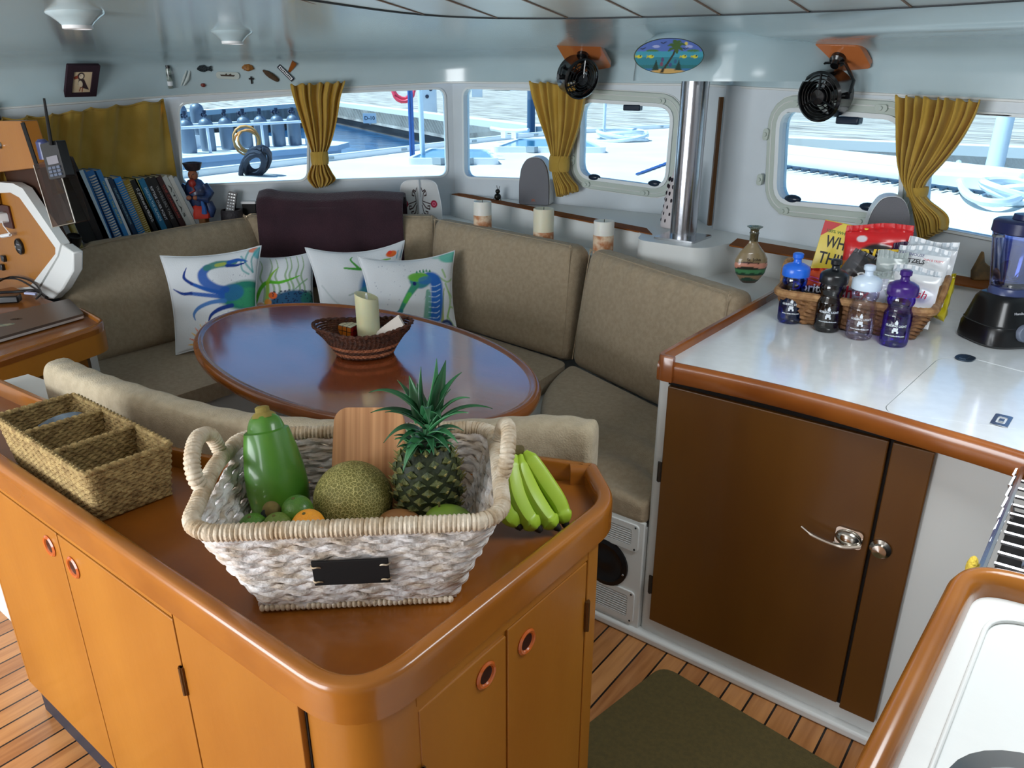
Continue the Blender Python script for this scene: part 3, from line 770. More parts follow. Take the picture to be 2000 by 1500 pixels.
mb = MB(); mb.box(-.278,-.266,1.7535,1.7565,.08,.85); mb.box(-.826,-.18,1.7535,1.7565,.842,.862); mb.build('door_gap', darkgap, cab, smooth=False)
dkhinge = mat('hinge_dark', (60,52,44), .5, .5)
for z in (.585, .21): hinge(cab, -.826, 1.744, z, .06, mt=dkhinge)
# louvres and round speaker at the settee end
MB().box(-1.3,-.86,1.747,1.76,0.0,.40).build('end_panel', gelw, cab, bevel=.003)
def louvre(x0, x1, z0, z1, lab, dark):
    t = thing('louvre_vent', lab, 'vent', ((x0+x1)/2,1.747,z0))
    MB().at(M=Matrix(((1,0,0,0),(0,0,1,1.7405),(0,1,0,0),(0,0,0,1)))).prism(rrect(x0,x1,z0,z1,.012), 0, .0065, [rrect(x0+.018,x1-.022,z0+.018,z1-.018,.006)]).build('vent_frame', gelw, t, bevel=.002)
    MB().box(x0+.015,x1-.02,1.7465,1.7475,z0+.015,z1-.015).build('backing', darkgap, t, smooth=False)
    n = 7 if dark else 9
    for i in range(n):
        z = z0+.020+(z1-z0-.046)*i/(n-1); q = MB().hexa([(x0+.016,1.741,z),(x1-.02,1.741,z),(x1-.02,1.747,z+.004),(x0+.016,1.747,z+.004),(x0+.016,1.741,z+.0018),(x1-.02,1.741,z+.0018),(x1-.02,1.747,z+.0055),(x0+.016,1.747,z+.0055)]); q.build('slat', gelw, t, smooth=False)
    for z in (z0+.008,z1-.008): MB().at(M=frame((x1-.01,1.7405,z),(1,0,0),zdir=(0,-1,0))).lathe([(.003,0),(.003,.0015),(0,.002)], 8).build('screw', blkm, t)
louvre(-1.2,-.876,.298,.388, 'small louvred vent above the round speaker by the floor', 1)
louvre(-1.2,-.876,.042,.154, 'small louvred vent below the round speaker, next to the floor', 0)
sp = thing('round_speaker', 'round black speaker set in the white settee end near the floor', 'speaker', (-.985,1.745,.222))
q = MB().at(M=frame((-.985,1.747,.222),(1,0,0),zdir=(0,-1,0))); q.lathe([(.08,0),(.08,.007),(.066,.01),(.06,.006),(.03,.003),(.02,.006),(.0,.008)], 36); q.build('speaker_cone', mat('speaker_black', (8,8,12), .35), sp)
q = MB().at(M=frame((-.985+.068,1.742,.205),(1,0,0),zdir=(0,-1,0))).lathe([(.004,.004),(.003,.007),(0,.0075)], 8).build('screw', steel, sp)
# worktop
CZ = .91
ct = thing('countertop', 'white laminate countertop edged with varnished wood, snack basket on it', 'countertop', (-.3,2.1,CZ))
front = [(-.845,1.732),(-.62,1.745),(-.4,1.74),(-.2,1.715),(0,1.68),(.35,1.58)]
fp = [tuple(p.xy) for p in smooth_path([(x,y,0) for x, y in front], 6)]
top = fp + [(.35,2.55),(-.24,2.70),(-.84,2.862)]
lid = [G(u,v,CZ).xy for u, v in ((1728,795),(1832,700),(1880,694),(2100,752),(2100,870),(1985,838),(1735,806))]
lidp = rpoly([tuple(p) for p in lid], [.03,.03,.02,0,0,.0,.03])
lidi = rpoly([tuple(Vector(p)*.0+p) for p in lid], .03)
cxl = sum(p[0] for p in lidp)/len(lidp); cyl = sum(p[1] for p in lidp)/len(lidp)
shr = lambda P, d: [(x+(cxl-x)*d/math.hypot(x-cxl,y-cyl), y+(cyl-y)*d/math.hypot(x-cxl,y-cyl)) for x, y in P]
MB().prism(top, .865, CZ, [lidp]).build('worktop', laminate, ct, smooth=False)
MB().prism(shr(lidp,.004), .87, CZ-.001).build('fridge_lid', laminate, ct, smooth=False, bevel=.0015)
MB().prism(lidp, .866, .868).build('lid_gap', darkgap, ct, smooth=False)
band(fp, [(-.012,.862),(-.016,.868),(-.016,.905),(-.012,.913),(-.004,.916),(.006,.913),(.010,.909),(.010,.862)]).build('front_edge', trimw, ct, angle=50)
lf = [(-.832,2.60),(-.838,2.2),(-.845,1.74)]
fd = [tuple(p) for p in rpoly([(-.832,2.61),(-.834,2.17),(-.834,2.16),(-.838,1.72),(-.80,1.722)], [0,0,0,.025,0])]
band(fd, [(-.010,.865),(-.010,.928),(-.007,.934),(.004,.934),(.007,.928),(.007,.865)]).build('side_fiddle', trimw, ct, angle=50)
hl = ct
p = G(1885,700,CZ); MB().at(M=Matrix.Translation(p)@Euler((0,0,-.2)).to_matrix().to_4x4()).prism(rrect(-.022,.022,-.028,.028,.02), 0, .003).cbox((0,0,.004),(.016,.04,.003)).build('hatch_hinge', mat('hinge_pewter', (70,84,100), .35, .8), ct, bevel=.001)
p = G(1956,822,CZ); q = MB().at(M=Matrix.Translation(p)@Euler((0,0,-.05)).to_matrix().to_4x4()); q.prism(rrect(-.017,.017,-.035,.035,.006), -.001, .002, [rrect(-.009,.009,-.02,.02,.004)]); q.cbox((0,0,.0015),(.01,.018,.002)); q.build('lid_latch', steel, ct, bevel=.0008)
# floor mat
tag(MB().prism(rpoly([(-.80,1.30),(-.735,1.675),(.25,1.56),(.25,.9),(-.5,.95)], [.03,.05,.05,.05,.05]), 0, .008).build('floor_mat', mat('mat_olive', (92,80,44), .95, col2=(82,72,40), scale=90, bump=.6, bscale=300), bevel=.003), 'olive brown floor mat lying on the teak floor by the cabinet', 'floor mat')
# ------------------------------------------------------------------ sink unit, lower right
sk_ = thing('sink_counter', 'white sink counter with thick rounded wooden rim at the lower right', 'sink counter', (.3,.8,0))
so_ = rpoly([(-.095,.35),(-.058,1.195),(.62,1.30),(.62,.35)], [0,.07,0,0], 10)
MB().prism(rpoly([(-.07,.37),(-.035,1.165),(.6,1.26),(.6,.37)], [0,.06,0,0], 8), 0, .86).build('carcass', gelw, sk_)
basin = rpoly([(.09,.55),(.09,.80),(.40,.80),(.40,.45),(.09,.45)], [0,.08,.08,.08,.05], 8)
basin = [(x, y-.42*(.42-x)*0) for x, y in rrect(-.004,.40,.42,.872,.10,8)]
MB().prism(rpoly([(-.085,.36),(-.048,1.18),(.61,1.28),(.61,.36)], [0,.06,0,0], 8), .86, .893, [basin]).build('sink_top', gelw, sk_, smooth=False)
MB().prism(rpoly([(-.035,.36),(-.008,1.12),(.59,1.21),(.59,.36)], [0,.05,0,0], 8), .893, .899, [rpoly([(-.029,.365),(-.002,1.112),(.585,1.2),(.585,.365)], [0,.045,0,0], 8), ]).build('raised_bead', gelw, sk_, smooth=False, bevel=.002)
q = MB(); pr = [(0,.893),(.012,.885),(.02,.82),(.03,.77),(.08,.755)]
bcx, bcy = .198, .646; pts = []
for d_, z in pr: pts += [(x+(bcx-x)*d_/.19, y+(bcy-y)*d_/.2, z) for x, y in basin]
n = q.pv(pts); K = len(basin)
for j in range(len(pr)-1):
    for i in range(K): q.pf([(j*K+i, j*K+(i+1)%K, (j+1)*K+(i+1)%K, (j+1)*K+i)], n)
q.pf([tuple((len(pr)-1)*K+i for i in range(K))], n); q.build('basin', steel, sk_)
q = MB(); q.at((.198,.646,.757)).lathe([(.045,0),(.045,.003),(.02,.004)], 24); q.build('drain', mat('drain_dark', (40,30,24), .5), sk_)
so2 = [(-.096,.30),(-.058,1.19),(.66,1.30)]
so2 = rpoly(so2, [0,.07,0], 10)[::-1]
so2 = so2[::-1]
band(so2[::-1], [(0,.86),(-.004,.87),(-.004,.915),(.002,.926),(.012,.93),(.022,.926),(.028,.912),(.030,.893),(.03,.86)]).build('wooden_rim', rimw, sk_, angle=60)
# ------------------------------------------------------------------ outside: own deck, dive boat, dock, water
deckm = mat('deck_white', (226,220,210), .6, col2=(214,208,198), scale=2)
netm = mat('net_white', (226,226,218), .8, bump=1, bscale=200)
hullw = mat('hull_white', (236,238,240), .35)
hullb = mat('hull_stripe', (36,90,170), .4)
dockm = mat('dock_planks', (168,156,146), .85)
nt = dockm.node_tree; N = nt.nodes; L = nt.links; b = N['Principled BSDF']
tc = N.new('ShaderNodeTexCoord'); mp = N.new('ShaderNodeMapping'); mp.inputs['Rotation'].default_value = (0,0,.35); L.new(tc.outputs['Object'], mp.inputs[0])
mp2 = N.new('ShaderNodeMapping'); mp2.inputs['Scale'].default_value = (.5,5,1); L.new(mp.outputs[0], mp2.inputs[0])
nz = N.new('ShaderNodeTexNoise'); nz.inputs['Scale'].default_value = 1.5; nz.inputs['Detail'].default_value = 5; L.new(mp2.outputs[0], nz.inputs['Vector'])
cr = N.new('ShaderNodeValToRGB'); cr.color_ramp.elements[0].color = rgb(104,94,88); cr.color_ramp.elements[1].color = rgb(216,204,192); cr.color_ramp.elements[0].position = .3; cr.color_ramp.elements[1].position = .68
L.new(nz.outputs['Fac'], cr.inputs[0]); L.new(cr.outputs[0], b.inputs['Base Color'])
beamw = mat('dock_beam', (226,222,214), .8)
docks = mat('dock_side', (74,66,62), .9, col2=(112,100,92), scale=2, stretch=(.4,.4,4))
watm = mat('water', (20,70,110), .15, col2=(34,98,144), scale=1.2, stretch=(1,3,1), bump=2, bscale=1.6)
o = MB().box(-120,80,3.9,140,-.1,.12).box(-120,-4.6,-20,3.9,-.1,.12).build('water', watm, smooth=False); struct(o)
# own deck
dz = .95
dk = [(-3.87,1.42),(-3.87,2.15),(-2.98,3.36),(-1.5,3.44),(-1.25,3.20),(1.95,2.40),(7,1.2),(7,5.6),(-1.2,6.45),(-2.6,6.9),(-3.0,8.0),(-3.7,10.8),(-5.0,10.4),(-5.55,7.6),(-5.30,4.6),(-5.15,2.8),(-4.98,1.42)]
o = MB().prism(dk, .8, dz).build('deck', deckm, smooth=False); struct(o)
pth = [tuple(p.xy) for p in smooth_path([(-4.9,1.0,0),(-5.15,2.8,0),(-5.30,4.6,0),(-5.55,7.6,0),(-5.0,10.4,0)], 8)]
tr = band(pth, [(0,.8),(.0,1.0),(-.05,1.0),(-.05,.8)]).build('toe_rail', hullw, smooth=False, bevel=.01); tag(tr, 'raised white rail along the edge of the boat deck outside', 'deck rail')
scup = mat('scupper', (150,160,168), .4)
for i in range(9):
    p = pth[6+i*3]; MB().cbox((p[0]+.054,p[1],.975), (.01,.07,.02)).build('scupper', scup, tr, smooth=False)
MB().prism(rpoly([(-5.12,-.5),(-5.3,3),(-5.5,6),(-5.72,8),(-5.1,10.6),(-4.6,10.2),(-4.5,-.5)],0), -.55, .79).build('hull', hullw, tr, smooth=False)
hatchg = mat('hatch_blue', (52,128,168), .08, coat=.5)
def deck_hatch(P, lab, h=.05):
    t = thing('deck_hatch', lab, 'deck hatch', (P[0][0],P[0][1],dz))
    ctr = sum((Vector(p) for p in P), Vector((0,0)))/4
    inn = [tuple(Vector(p).lerp(ctr, .10)) for p in P]
    MB().prism(rpoly(P, .06), dz, dz+h, [rpoly(inn, .05)]).build('hatch_frame', hullw, t, smooth=False)
    MB().prism(rpoly(inn, .05), dz, dz+h-.01).build('hatch_glass', hatchg, t, smooth=False)
    for k in (.35,.65):
        p = Vector(P[0]).lerp(Vector(P[1]), k); MB().cbox((p.x,p.y,dz+h*.6), (.10,.06,.05)).build('hatch_hinge', scup, t, smooth=False)
deck_hatch([tuple(G(u,v,dz).xy) for u, v in ((793,322),(975,322),(955,302),(840,300))], 'small blue deck hatch in a white frame, left of the two seen outside')
deck_hatch([tuple(G(u,v,dz).xy) for u, v in ((960,298),(1185,299),(1150,282),(1010,279))], 'wide blue deck hatch in a white frame behind the gold curtain outside')
def pole(name, u, vb, h, r, lab, cat, z=dz, m=steel, group=None):
    p = G(u, vb, z); o = MB().at(p).lathe([(r*2.2,0),(r*2.2,.03),(r,.04),(r,h)], 12).build(name, m); return tag(o, lab, cat, group)
whp = mat('painted_post', (216,226,234), .3)
pole('stanchion', 826, 312, 1.25, .022, 'white stanchion rising from the deck beside the blue ropes', 'post', m=whp)
pole('stanchion', 1179, 272, .85, .018, 'thin white stanchion on the deck seen through the middle hatch window', 'post', m=whp)
q = MB(); rope = mat('rope_blue', (44,92,160), .7)
for du in (0, 5):
    a = G(803+du, 306, dz); b_ = a + Vector((.0,.02,1.4)); q.tube([a, a.lerp(b_, .5), b_], .012, 6)
tag(q.build('halyard_rope', rope), 'pair of blue ropes standing beside the white stanchion outside', 'rope')
def coil(name, c, R, r, n, m, lab, cat, ax=(0,0,1), sq=1.0):
    F = frame(c, Vector(ax).orthogonal(), zdir=ax); pts = []
    for i in range(n*16+1):
        a = 2*PI*i/16; rr = R*(1+.16*math.sin(a*.37+1)+.1*math.sin(a*1.3)); pts.append(F @ Vector((rr*math.cos(a), rr*math.sin(a)*sq, .05*math.sin(a*.7)+.0)))
    o = MB().tube(pts, r, 7).build(name, m); return tag(o, lab, cat)
c = G(490,322,1.02); coil('mooring_rope', (c.x+.05,c.y,1.03), .13, .018, 5, mat('rope_dark', (30,40,58), .8), 'dark mooring rope coiled over the deck rail outside the left window', 'rope', ax=(-.5,.75,.5), sq=.5)
# cleat
c = G(995,270,1.0); t = thing('deck_cleat', 'white deck cleat with two horns outside the second window', 'cleat', c)
MB().at(c).box(-.1,-.04,-.02,.02,0,.07).box(.04,.1,-.02,.02,0,.07).tube([(-.25,0,.09),(-.1,0,.075),(.1,0,.075),(.25,0,.09)], .022, 8).build('cleat_body', hullw, t)
c = G(1215,271,dz+.02); t = coil('bow_line', (c.x,c.y,dz+.05), .25, .02, 4, whp, 'pale coiled line lying on the foredeck by the thin stanchion', 'rope')
# trampoline, beams, hose
nx = [tuple(G(u,v,dz+.004).xy) for u, v in ((1235,347),(1325,322),(1325,300),(1262,318))]
q = MB(); 
for i in range(8):
    a = Vector(G(1243+i*9,340-i*3.4,dz+.01)); b_ = Vector(G(1262+i*9,334-i*3.2,dz+.01)); q.tube([a,b_], .008, 5)
tag(q.build('lacing_cord', rope), 'dark lacing cord of the net on the foredeck behind the steel post', 'rope')
a, b_ = G(1480,290,1.0), G(2100,362,1.0); tag(MB().tube([a,b_], .06, 14).build('cross_beam', hullw), 'long white tubular beam across the bow outside the right windows', 'beam')
a, b_ = G(1480,306,.98), G(2100,382,.98); tag(MB().tube([a,b_], .05, 12).build('bow_pole', whp), 'thinner white pole lying parallel to the bow beam outside', 'pole')
a, b_ = G(1480,318,dz+.02), G(2100,400,dz+.02); q = MB().tube([a,b_], .012, 6)
for i in range(28):
    p = a.lerp(b_, i/28+.01); q.tube([p, p+Vector((-.02,-.10,0))], .010, 5)
tag(q.build('net_lashing', mat('lashing_dark', (50,74,96), .7)), 'dark lashing line with short ties along the edge of the white net', 'rope')
q = MB().prism([tuple(G(u,v,dz+.006).xy) for u, v in ((1470,330),(2150,420),(2150,470),(1470,440))][::-1], dz, dz+.004)
tag(q.build('trampoline_net', netm, smooth=False), 'pale trampoline netting stretched over the bow outside the right windows', 'net')
q = MB().tube([G(1968,470,dz+.4)+Vector((0,1.2,-.4)), G(1968,470,dz+.4)+Vector((0,1.2,1.2))], .045, 10)
p = G(1938,345,dz); tag(MB().at(p).lathe([(.06,0),(.05,.9)], 14).build('bow_post', whp), 'thick white post beyond the right curtain outside', 'post')
tag(MB().cbox(G(1905,352,dz+.05)+Vector((0,0,0)), (.5,.3,.10)).build('anchor_locker', hullw, bevel=.02), 'low white box at the foot of the thick white post outside', 'box')
hp_ = [G(u,v,dz+.05) for u, v in ((1872,318),(1874,350),(1885,375),(1915,392),(1955,396),(1985,388),(2010,378))]
tag(MB().tube(smooth_path(hp_, 6), .022, 8).build('mooring_line', whp), 'thick pale mooring line sagging across the bow at the far right', 'rope')
c = G(1975,380,dz+.05); coil('line_coil', (c.x,c.y,dz+.06), .13, .02, 4, whp, 'small coil of pale line at the end of the mooring line', 'rope')
# neighbouring dive boat
db = thing('dive_boat', 'white dive boat with a blue stripe moored alongside, tanks standing on it', 'boat', (-11,6,-.5))
pl = [(-9.9,-2),(-10.0,6),(-9.95,8.2),(-10.3,8.75),(-14,8.9),(-14,-2)]
MB().prism(pl, -.55, .52).build('hull', hullw, db, smooth=False)
MB().prism([(x+(.1 if x > -12 else 0), y+(.1 if y > 8 else 0)) for x, y in pl], .52, .6).build('platform', hullw, db, smooth=False)
MB().prism([(x+(.015 if x > -12 else 0), y+(.015 if y > 8 else 0)) for x, y in pl], .24, .38).build('blue_stripe', hullb, db, smooth=False)
MB().box(-12.6,-11.2,4.5,6.8,.6,.78).build('rear_bench', hullw, db, smooth=False)
rk = MB()
for y in (4.6,5.5,6.4,7.3,8.1): rk.tube([(-10.35,y,.6),(-10.35,y,.95)], .02, 6)
rk.tube([(-10.35,4.2,.95),(-10.35,8.2,.95)], .02, 6).tube([(-10.9,4.2,.95),(-10.9,8.2,.95)], .02, 6)
rk.build('tank_rack', hullw, db)
tkm = mat('tank_silver', (112,126,142), .45, .4); vk = mat('valve_dark', (22,42,70), .5); boot = mat('tank_boot', (40,56,74), .7)
TANK = None
def tank(u, v, lab, z=.6, rl=None):
    global TANK
    p = G(u, v, z)
    if rl: p = p*rl; p.z = z
    if TANK is None:
        t = thing('scuba_tank', lab, 'scuba tank', p, group=None)
        MB().at(p).lathe([(.098,.0),(.103,.03),(.103,.34),(.098,.38),(.08,.42),(.045,.445),(.022,.45),(.022,.47),(0,.47)], 24).build('cylinder', tkm, t)
        v_ = MB().at(p).lathe([(.02,.46),(.02,.52),(.0,.52)], 10).tube([p*0+Vector((-.07,0,.495)), Vector((.06,0,.495))], .014, 8)
        v_.at(Vector(p)+Vector((-.08,0,.495)), (0,PI/2,0)).lathe([(.03,-.02),(.03,.02)], 10).at(Vector(p)+Vector((.0,0,.54))).lathe([(.028,-.02),(.028,.02)], 10)
        v_.build('valve', vk, t); TANK = t
    else:
        t = copy_tree(TANK); t.location = p; t['label'] = lab; t.rotation_euler.z = random.uniform(-.6,.6)
    return t
for i, (u, v) in enumerate([(371,299),(409,295),(447,292),(482,289),(514,287),(546,285),(577,283)]):
    tank(u, v, ['silver scuba tank at the left end of the front row on the dive boat', 'silver scuba tank next to the left end of the front row', 'silver scuba tank half hidden behind the orange hose', 'silver scuba tank just right of the orange hose', 'silver scuba tank, third from the right in the front row', 'silver scuba tank, second from the curtain in the front row', 'silver scuba tank nearest the left tied curtain'][i])
tank(358, 266, 'silver scuba tank at the left of the rear pair, tallest in view', z=.78); tank(391, 263, 'silver scuba tank at the right of the rear pair standing behind', z=.78)
c = G(444,272,.82); coil('air_hose', (c.x+.45,c.y+.0,.82), .15, .014, 5, mat('hose_orange', (232,160,84), .5), 'orange air hose coiled in front of the scuba tanks', 'hose', ax=(1,-.6,.2))
# dock
DZ = .7
dp = [tuple(G(u,v,DZ).xy) for u, v in ((200,243),(345,230),(640,205),(874,238),(1050,262),(1300,276))]
dp = [(-40,4)]+dp[1:]+[(3,10.5),(25,8),(60,60),(-60,60)]
dp = [dp[0]]+dp[1:]
tk = thing('dock', 'weathered wooden dock with pale edge beams beyond the boats', 'dock', (-10,16,-.5))
far = [(-26,46),(20,22),(60,30)]
dpl = [(-60,6.0)]+[tuple(G(u,v,DZ).xy) for u, v in ((345,230),(640,205),(874,238),(1050,262),(1300,276))]+[(2,11.3),(30,8.5),(60,10),(60,34),(-14,34),(-26,52),(-60,52)]
MB().prism(dpl, .35, DZ).build('deck_boards', dockm, tk, smooth=False)
edge = dpl[1:8]
q = MB()
for a, b_ in zip(edge[:-1], edge[1:]):
    a, b_ = Vector(a), Vector(b_); d = (b_-a).normalized(); nn = Vector((d.y,-d.x)); 
    if nn.dot(-a) < 0: nn = -nn
    A, B, C_, D_ = a, b_, b_-nn*.35, a-nn*.35; 
    q.hexa([(A.x,A.y,DZ-.28),(B.x,B.y,DZ-.28),(C_.x,C_.y,DZ-.28),(D_.x,D_.y,DZ-.28),(A.x,A.y,DZ+.12),(B.x,B.y,DZ+.12),(C_.x,C_.y,DZ+.12),(D_.x,D_.y,DZ+.12)])
q.build('edge_beam', beamw, tk, smooth=False)
q = MB()
for a, b_ in zip(edge[:-1], edge[1:]):
    a, b_ = Vector(a), Vector(b_); d = (b_-a).normalized(); nn = Vector((d.y,-d.x))
    if nn.dot(-a) < 0: nn = -nn
    A, B, C_, D_ = a-nn*.1, b_-nn*.1, b_-nn*.6, a-nn*.6
    q.hexa([(A.x,A.y,-.55),(B.x,B.y,-.55),(C_.x,C_.y,-.55),(D_.x,D_.y,-.55),(A.x,A.y,DZ-.27),(B.x,B.y,DZ-.27),(C_.x,C_.y,DZ-.27),(D_.x,D_.y,DZ-.27)])
q.build('dock_face', docks, tk, smooth=False)
a, b_ = Vector(dpl[2]), Vector(dpl[3]); d = (b_-a).normalized()
P_ = PW(722,231,tuple(a),tuple(b_)); nn = Vector((d.y,-d.x,0)); nn = nn if nn.dot(-P_) > 0 else -nn
sg = thing('berth_sign', 'small white sign reading D-10 on the dock face', 'sign', P_)
P_ = P_*.955; P_.z = CAMZ+(P_.z-CAMZ)*1.0; P_ = PT(722,231,P_); sg.location = P_
F = frame(P_, Vector((CY,SY,0)), zdir=Vector((SY,-CY,0)))
MB().at(M=F).box(-.02,.02,-.16,-.12,-.3,-.002).build('bracket', beamw, sg, smooth=False)
MB().at(M=F).cbox((0,0,0), (.36,.26,.02)).build('board', white, sg, smooth=False)
text('D-10', .14, F@Matrix.Translation((0,0,.016)), mat('sign_ink', (70,90,110), .6), sg, name='lettering', bold=.003)
def pw_box(u, vb, w_, h_, lab, name, cat, m=whp, z=DZ):
    p = G(u, vb, z); t = thing(name, lab, cat, p); F = Matrix.Translation(p)@Matrix.Rotation(YAW,4,'Z')
    MB().at(M=F).box(-w_/2,w_/2,-w_/3,w_/3,0,h_).build('body', m, t, smooth=False, bevel=.02); return t, F
t, F = pw_box(838, 221, .42, 1.0, 'white power pedestal with dark sockets standing on the dock', 'power_pedestal', 'power pedestal')
for x, z in ((-.02,.78),(.08,.60),(-.02,.42)): MB().at(M=F@frame((x,-.145,z),(1,0,0),zdir=(0,-1,0))).lathe([(.05,0),(.045,.02),(0,.02)], 12).build('socket', vk, t)
t, F = pw_box(932, 190, .5, .75, 'white power pedestal further off on the dock', 'power_pedestal', 'power pedestal')
p = G(1037,262,DZ); tag(MB().at((p.x,p.y,-.5)).lathe([(.07,0),(.065,3.2),(0,3.25)], 12).build('dock_piling', mat('piling', (70,98,124), .8)), 'slim dark round piling standing at the edge of the dock', 'piling')
c = G(789,212,DZ); coil('shore_cable', (c.x,c.y,1.25), .3, .045, 6, mat('cable_red', (236,60,90), .5), 'bright red cable coiled on the dock beside the power pedestal', 'cable', ax=(.6,-.8,.2))
# boats moored beyond the dock
def far_boat(x, y, L_, rot, lab, m=hullw, h=1.2):
    t = thing('moored_boat', lab, 'boat', (x,y,-.5), (0,0,rot)); F = root_matrix(t)
    MB().at(M=F).prism([(-L_/2,-.9),(L_/2*.7,-.9),(L_/2,0),(L_/2*.7,.9),(-L_/2,.9)], 0, h).build('hull', m, t, smooth=False)
    MB().at(M=F).box(-L_*.3,L_*.15,-.6,.6,h,h+.5).build('cabin', hullw, t, smooth=False)
far_boat(-33, 47, 9, .2, 'white boat moored far beyond the dock', hullw)
far_boat(-21, 38, 7, -.3, 'blue hulled boat moored beyond the dock behind the power pedestals', hullb)
far_boat(2.6, 20, 5, .5, 'blue boat on the dock at the far right edge', mat('boat_blue', (52,116,176), .4), .9)
# ------------------------------------------------------------------ curtains
curt = mat('gold_curtain', (214,182,88), .85, col2=(200,166,70), scale=12, bump=.3, bscale=200, sheen=.3)
nt = curt.node_tree; b = nt.nodes['Principled BSDF']; b.inputs['Transmission Weight'].default_value = 0
tr_ = nt.nodes.new('ShaderNodeBsdfTranslucent'); tr_.inputs[0].default_value = rgb(236,190,80); mxs = nt.nodes.new('ShaderNodeMixShader'); mxs.inputs[0].default_value = .35
nt.links.new(b.outputs[0], mxs.inputs[1]); nt.links.new(tr_.outputs[0], mxs.inputs[2]); nt.links.new(mxs.outputs[0], nt.nodes['Material Output'].inputs[0])
def curtain(A, B, rows, nf, lab, amp=.022, off=.05, name='curtain', tie=None, ragged=True):
    """rows: (uL,vL,uR,vR) down the curtain as seen; hangs in front of the wall through A, B"""
    d = Vector((B[0]-A[0],B[1]-A[1],0)).normalized(); nin = Vector((0,0,1)).cross(d); nin = nin if nin.dot(-Vector((A[0],A[1],0))) > 0 else -nin
    A2 = (A[0]+nin.x*off, A[1]+nin.y*off); B2 = (B[0]+nin.x*off, B[1]+nin.y*off)
    Ls = [PW(r[0],r[1],A2,B2) for r in rows]; Rs = [PW(r[2],r[3],A2,B2) for r in rows]
    Ls = smooth_path(Ls, 8); Rs = smooth_path(Rs, 8); K = len(Ls); w0 = (Rs[0]-Ls[0]).length
    def f(u, v):
        i = v*(K-1); k = min(K-2, int(i)); q = i-k; l = Ls[k].lerp(Ls[k+1], q); r = Rs[k].lerp(Rs[k+1], q)
        w_ = (r-l).length; a = amp*(.55+.45*min(1, w_/w0))
        u2 = u + .25/nf*math.sin(2*PI*u*3.3+v*2)/2
        p = l.lerp(r, u)
        ph = 2*PI*nf*u2 + .8*math.sin(3*v)
        dep = a*(math.sin(ph)+.35*math.sin(2.3*ph+1+2*v)) + .012*math.sin(PI*u)*(1-w_/w0)*3
        z = .006*math.sin(ph*1.0+.5)*(1 if (v < .02 or v > .98) and ragged else 0)
        return tuple(p + nin*(dep+.01) + Vector((0,0,z)))
    t = thing(name, lab, 'curtain', f(.5,1)); 
    MB().grid(nf*14, 46, f).build('cloth', curt, t, solid=.003, angle=180)
    if tie is not None:
        ul, vl, ur, vr, h = tie
        l = PW(ul,vl,A2,B2); r = PW(ur,vr,A2,B2); c = (l+r)/2+nin*.012; w_ = (r-l).length
        pts = [c+d*(math.cos(a)*w_*.54)+nin*(math.sin(a)*.036)+Vector((0,0,(r.z-l.z)*.5*math.cos(a))) for a in [2*PI*i/28 for i in range(28)]]
        q = MB(); q.tube(pts, h/2, 8, closed=True, flat=.12, up=(0,0,1)); q.build('tie_band', curt, t)
    return t
curtain(W1, W2, [(567,166,673,160),(574,195,664,190),(589,240,657,236),(603,280,646,278),(610,302,637,300),(610,318,638,316),(602,338,648,336),(601,350,655,350),(614,366,640,362)], 6,
        'gold curtain tied in the middle, hanging over the left corner windows', tie=(609,309,639,307,.065))
curtain(W2, W3, [(1038,160,1150,166),(1046,195,1145,200),(1060,240,1136,245),(1074,280,1122,285),(1081,305,1113,309),(1082,325,1108,328),(1085,345,1118,348),(1089,365,1129,362),(1092,384,1130,372)], 6,
        'gold tied curtain hanging behind the left fan and left speaker', tie=(1079,318,1111,320,.075))
curtain(W4, W6, [(1756,188,1918,198),(1757,225,1908,228),(1757,265,1885,270),(1759,310,1850,315),(1768,350,1815,352),(1780,374,1808,374),(1788,395,1818,392),(1795,430,1850,420),(1803,470,1851,445)], 8,
        'widest gold curtain, gathered in the middle over the right window', tie=(1779,374,1812,374,.03), amp=.026)
# flat drawn curtain at the left
def flat():
    A2, B2 = (W0[0]+.03, W0[1]), (W1[0]+.03, W1[1])
    T = [PW(u,v,A2,B2) for u, v in ((-12,229),(0,228),(80,222),(150,212),(230,202),(318,192))]
    B_ = [PW(u,v,A2,B2) for u, v in ((-12,401),(0,400),(80,385),(150,372),(230,362),(343,346))]
    T = smooth_path(T, 8); B_ = smooth_path(B_, 8); K = len(T)
    def f(u, v):
        i = u*(K-1); k = min(K-2, int(i)); q = i-k
        a = T[k].lerp(T[k+1], q); b_ = B_[k].lerp(B_[k+1], q); p = a.lerp(b_, v)
        sag = -.012*abs(math.sin(PI*u*9))*(1-v)**4 
        dep = .016*math.sin(2*PI*u*7+1.5*math.sin(4*u)+.8*v)*(1-.35*v)+.006*math.sin(2*PI*u*17+3*v)*(1-v)
        return (p.x+dep+.018, p.y, p.z-sag*-1)
    t = thing('curtain', 'drawn flat gold curtain on the left wall above the row of books', 'curtain', f(.5,1))
    MB().grid(150, 20, f).build('cloth', curt, t, solid=.003, angle=180)
    MB().tube([Vector(f(i/60, .015))+Vector((.003,0,.0)) for i in range(61)], .003, 6).build('heading_wire', curt, t)
flat()
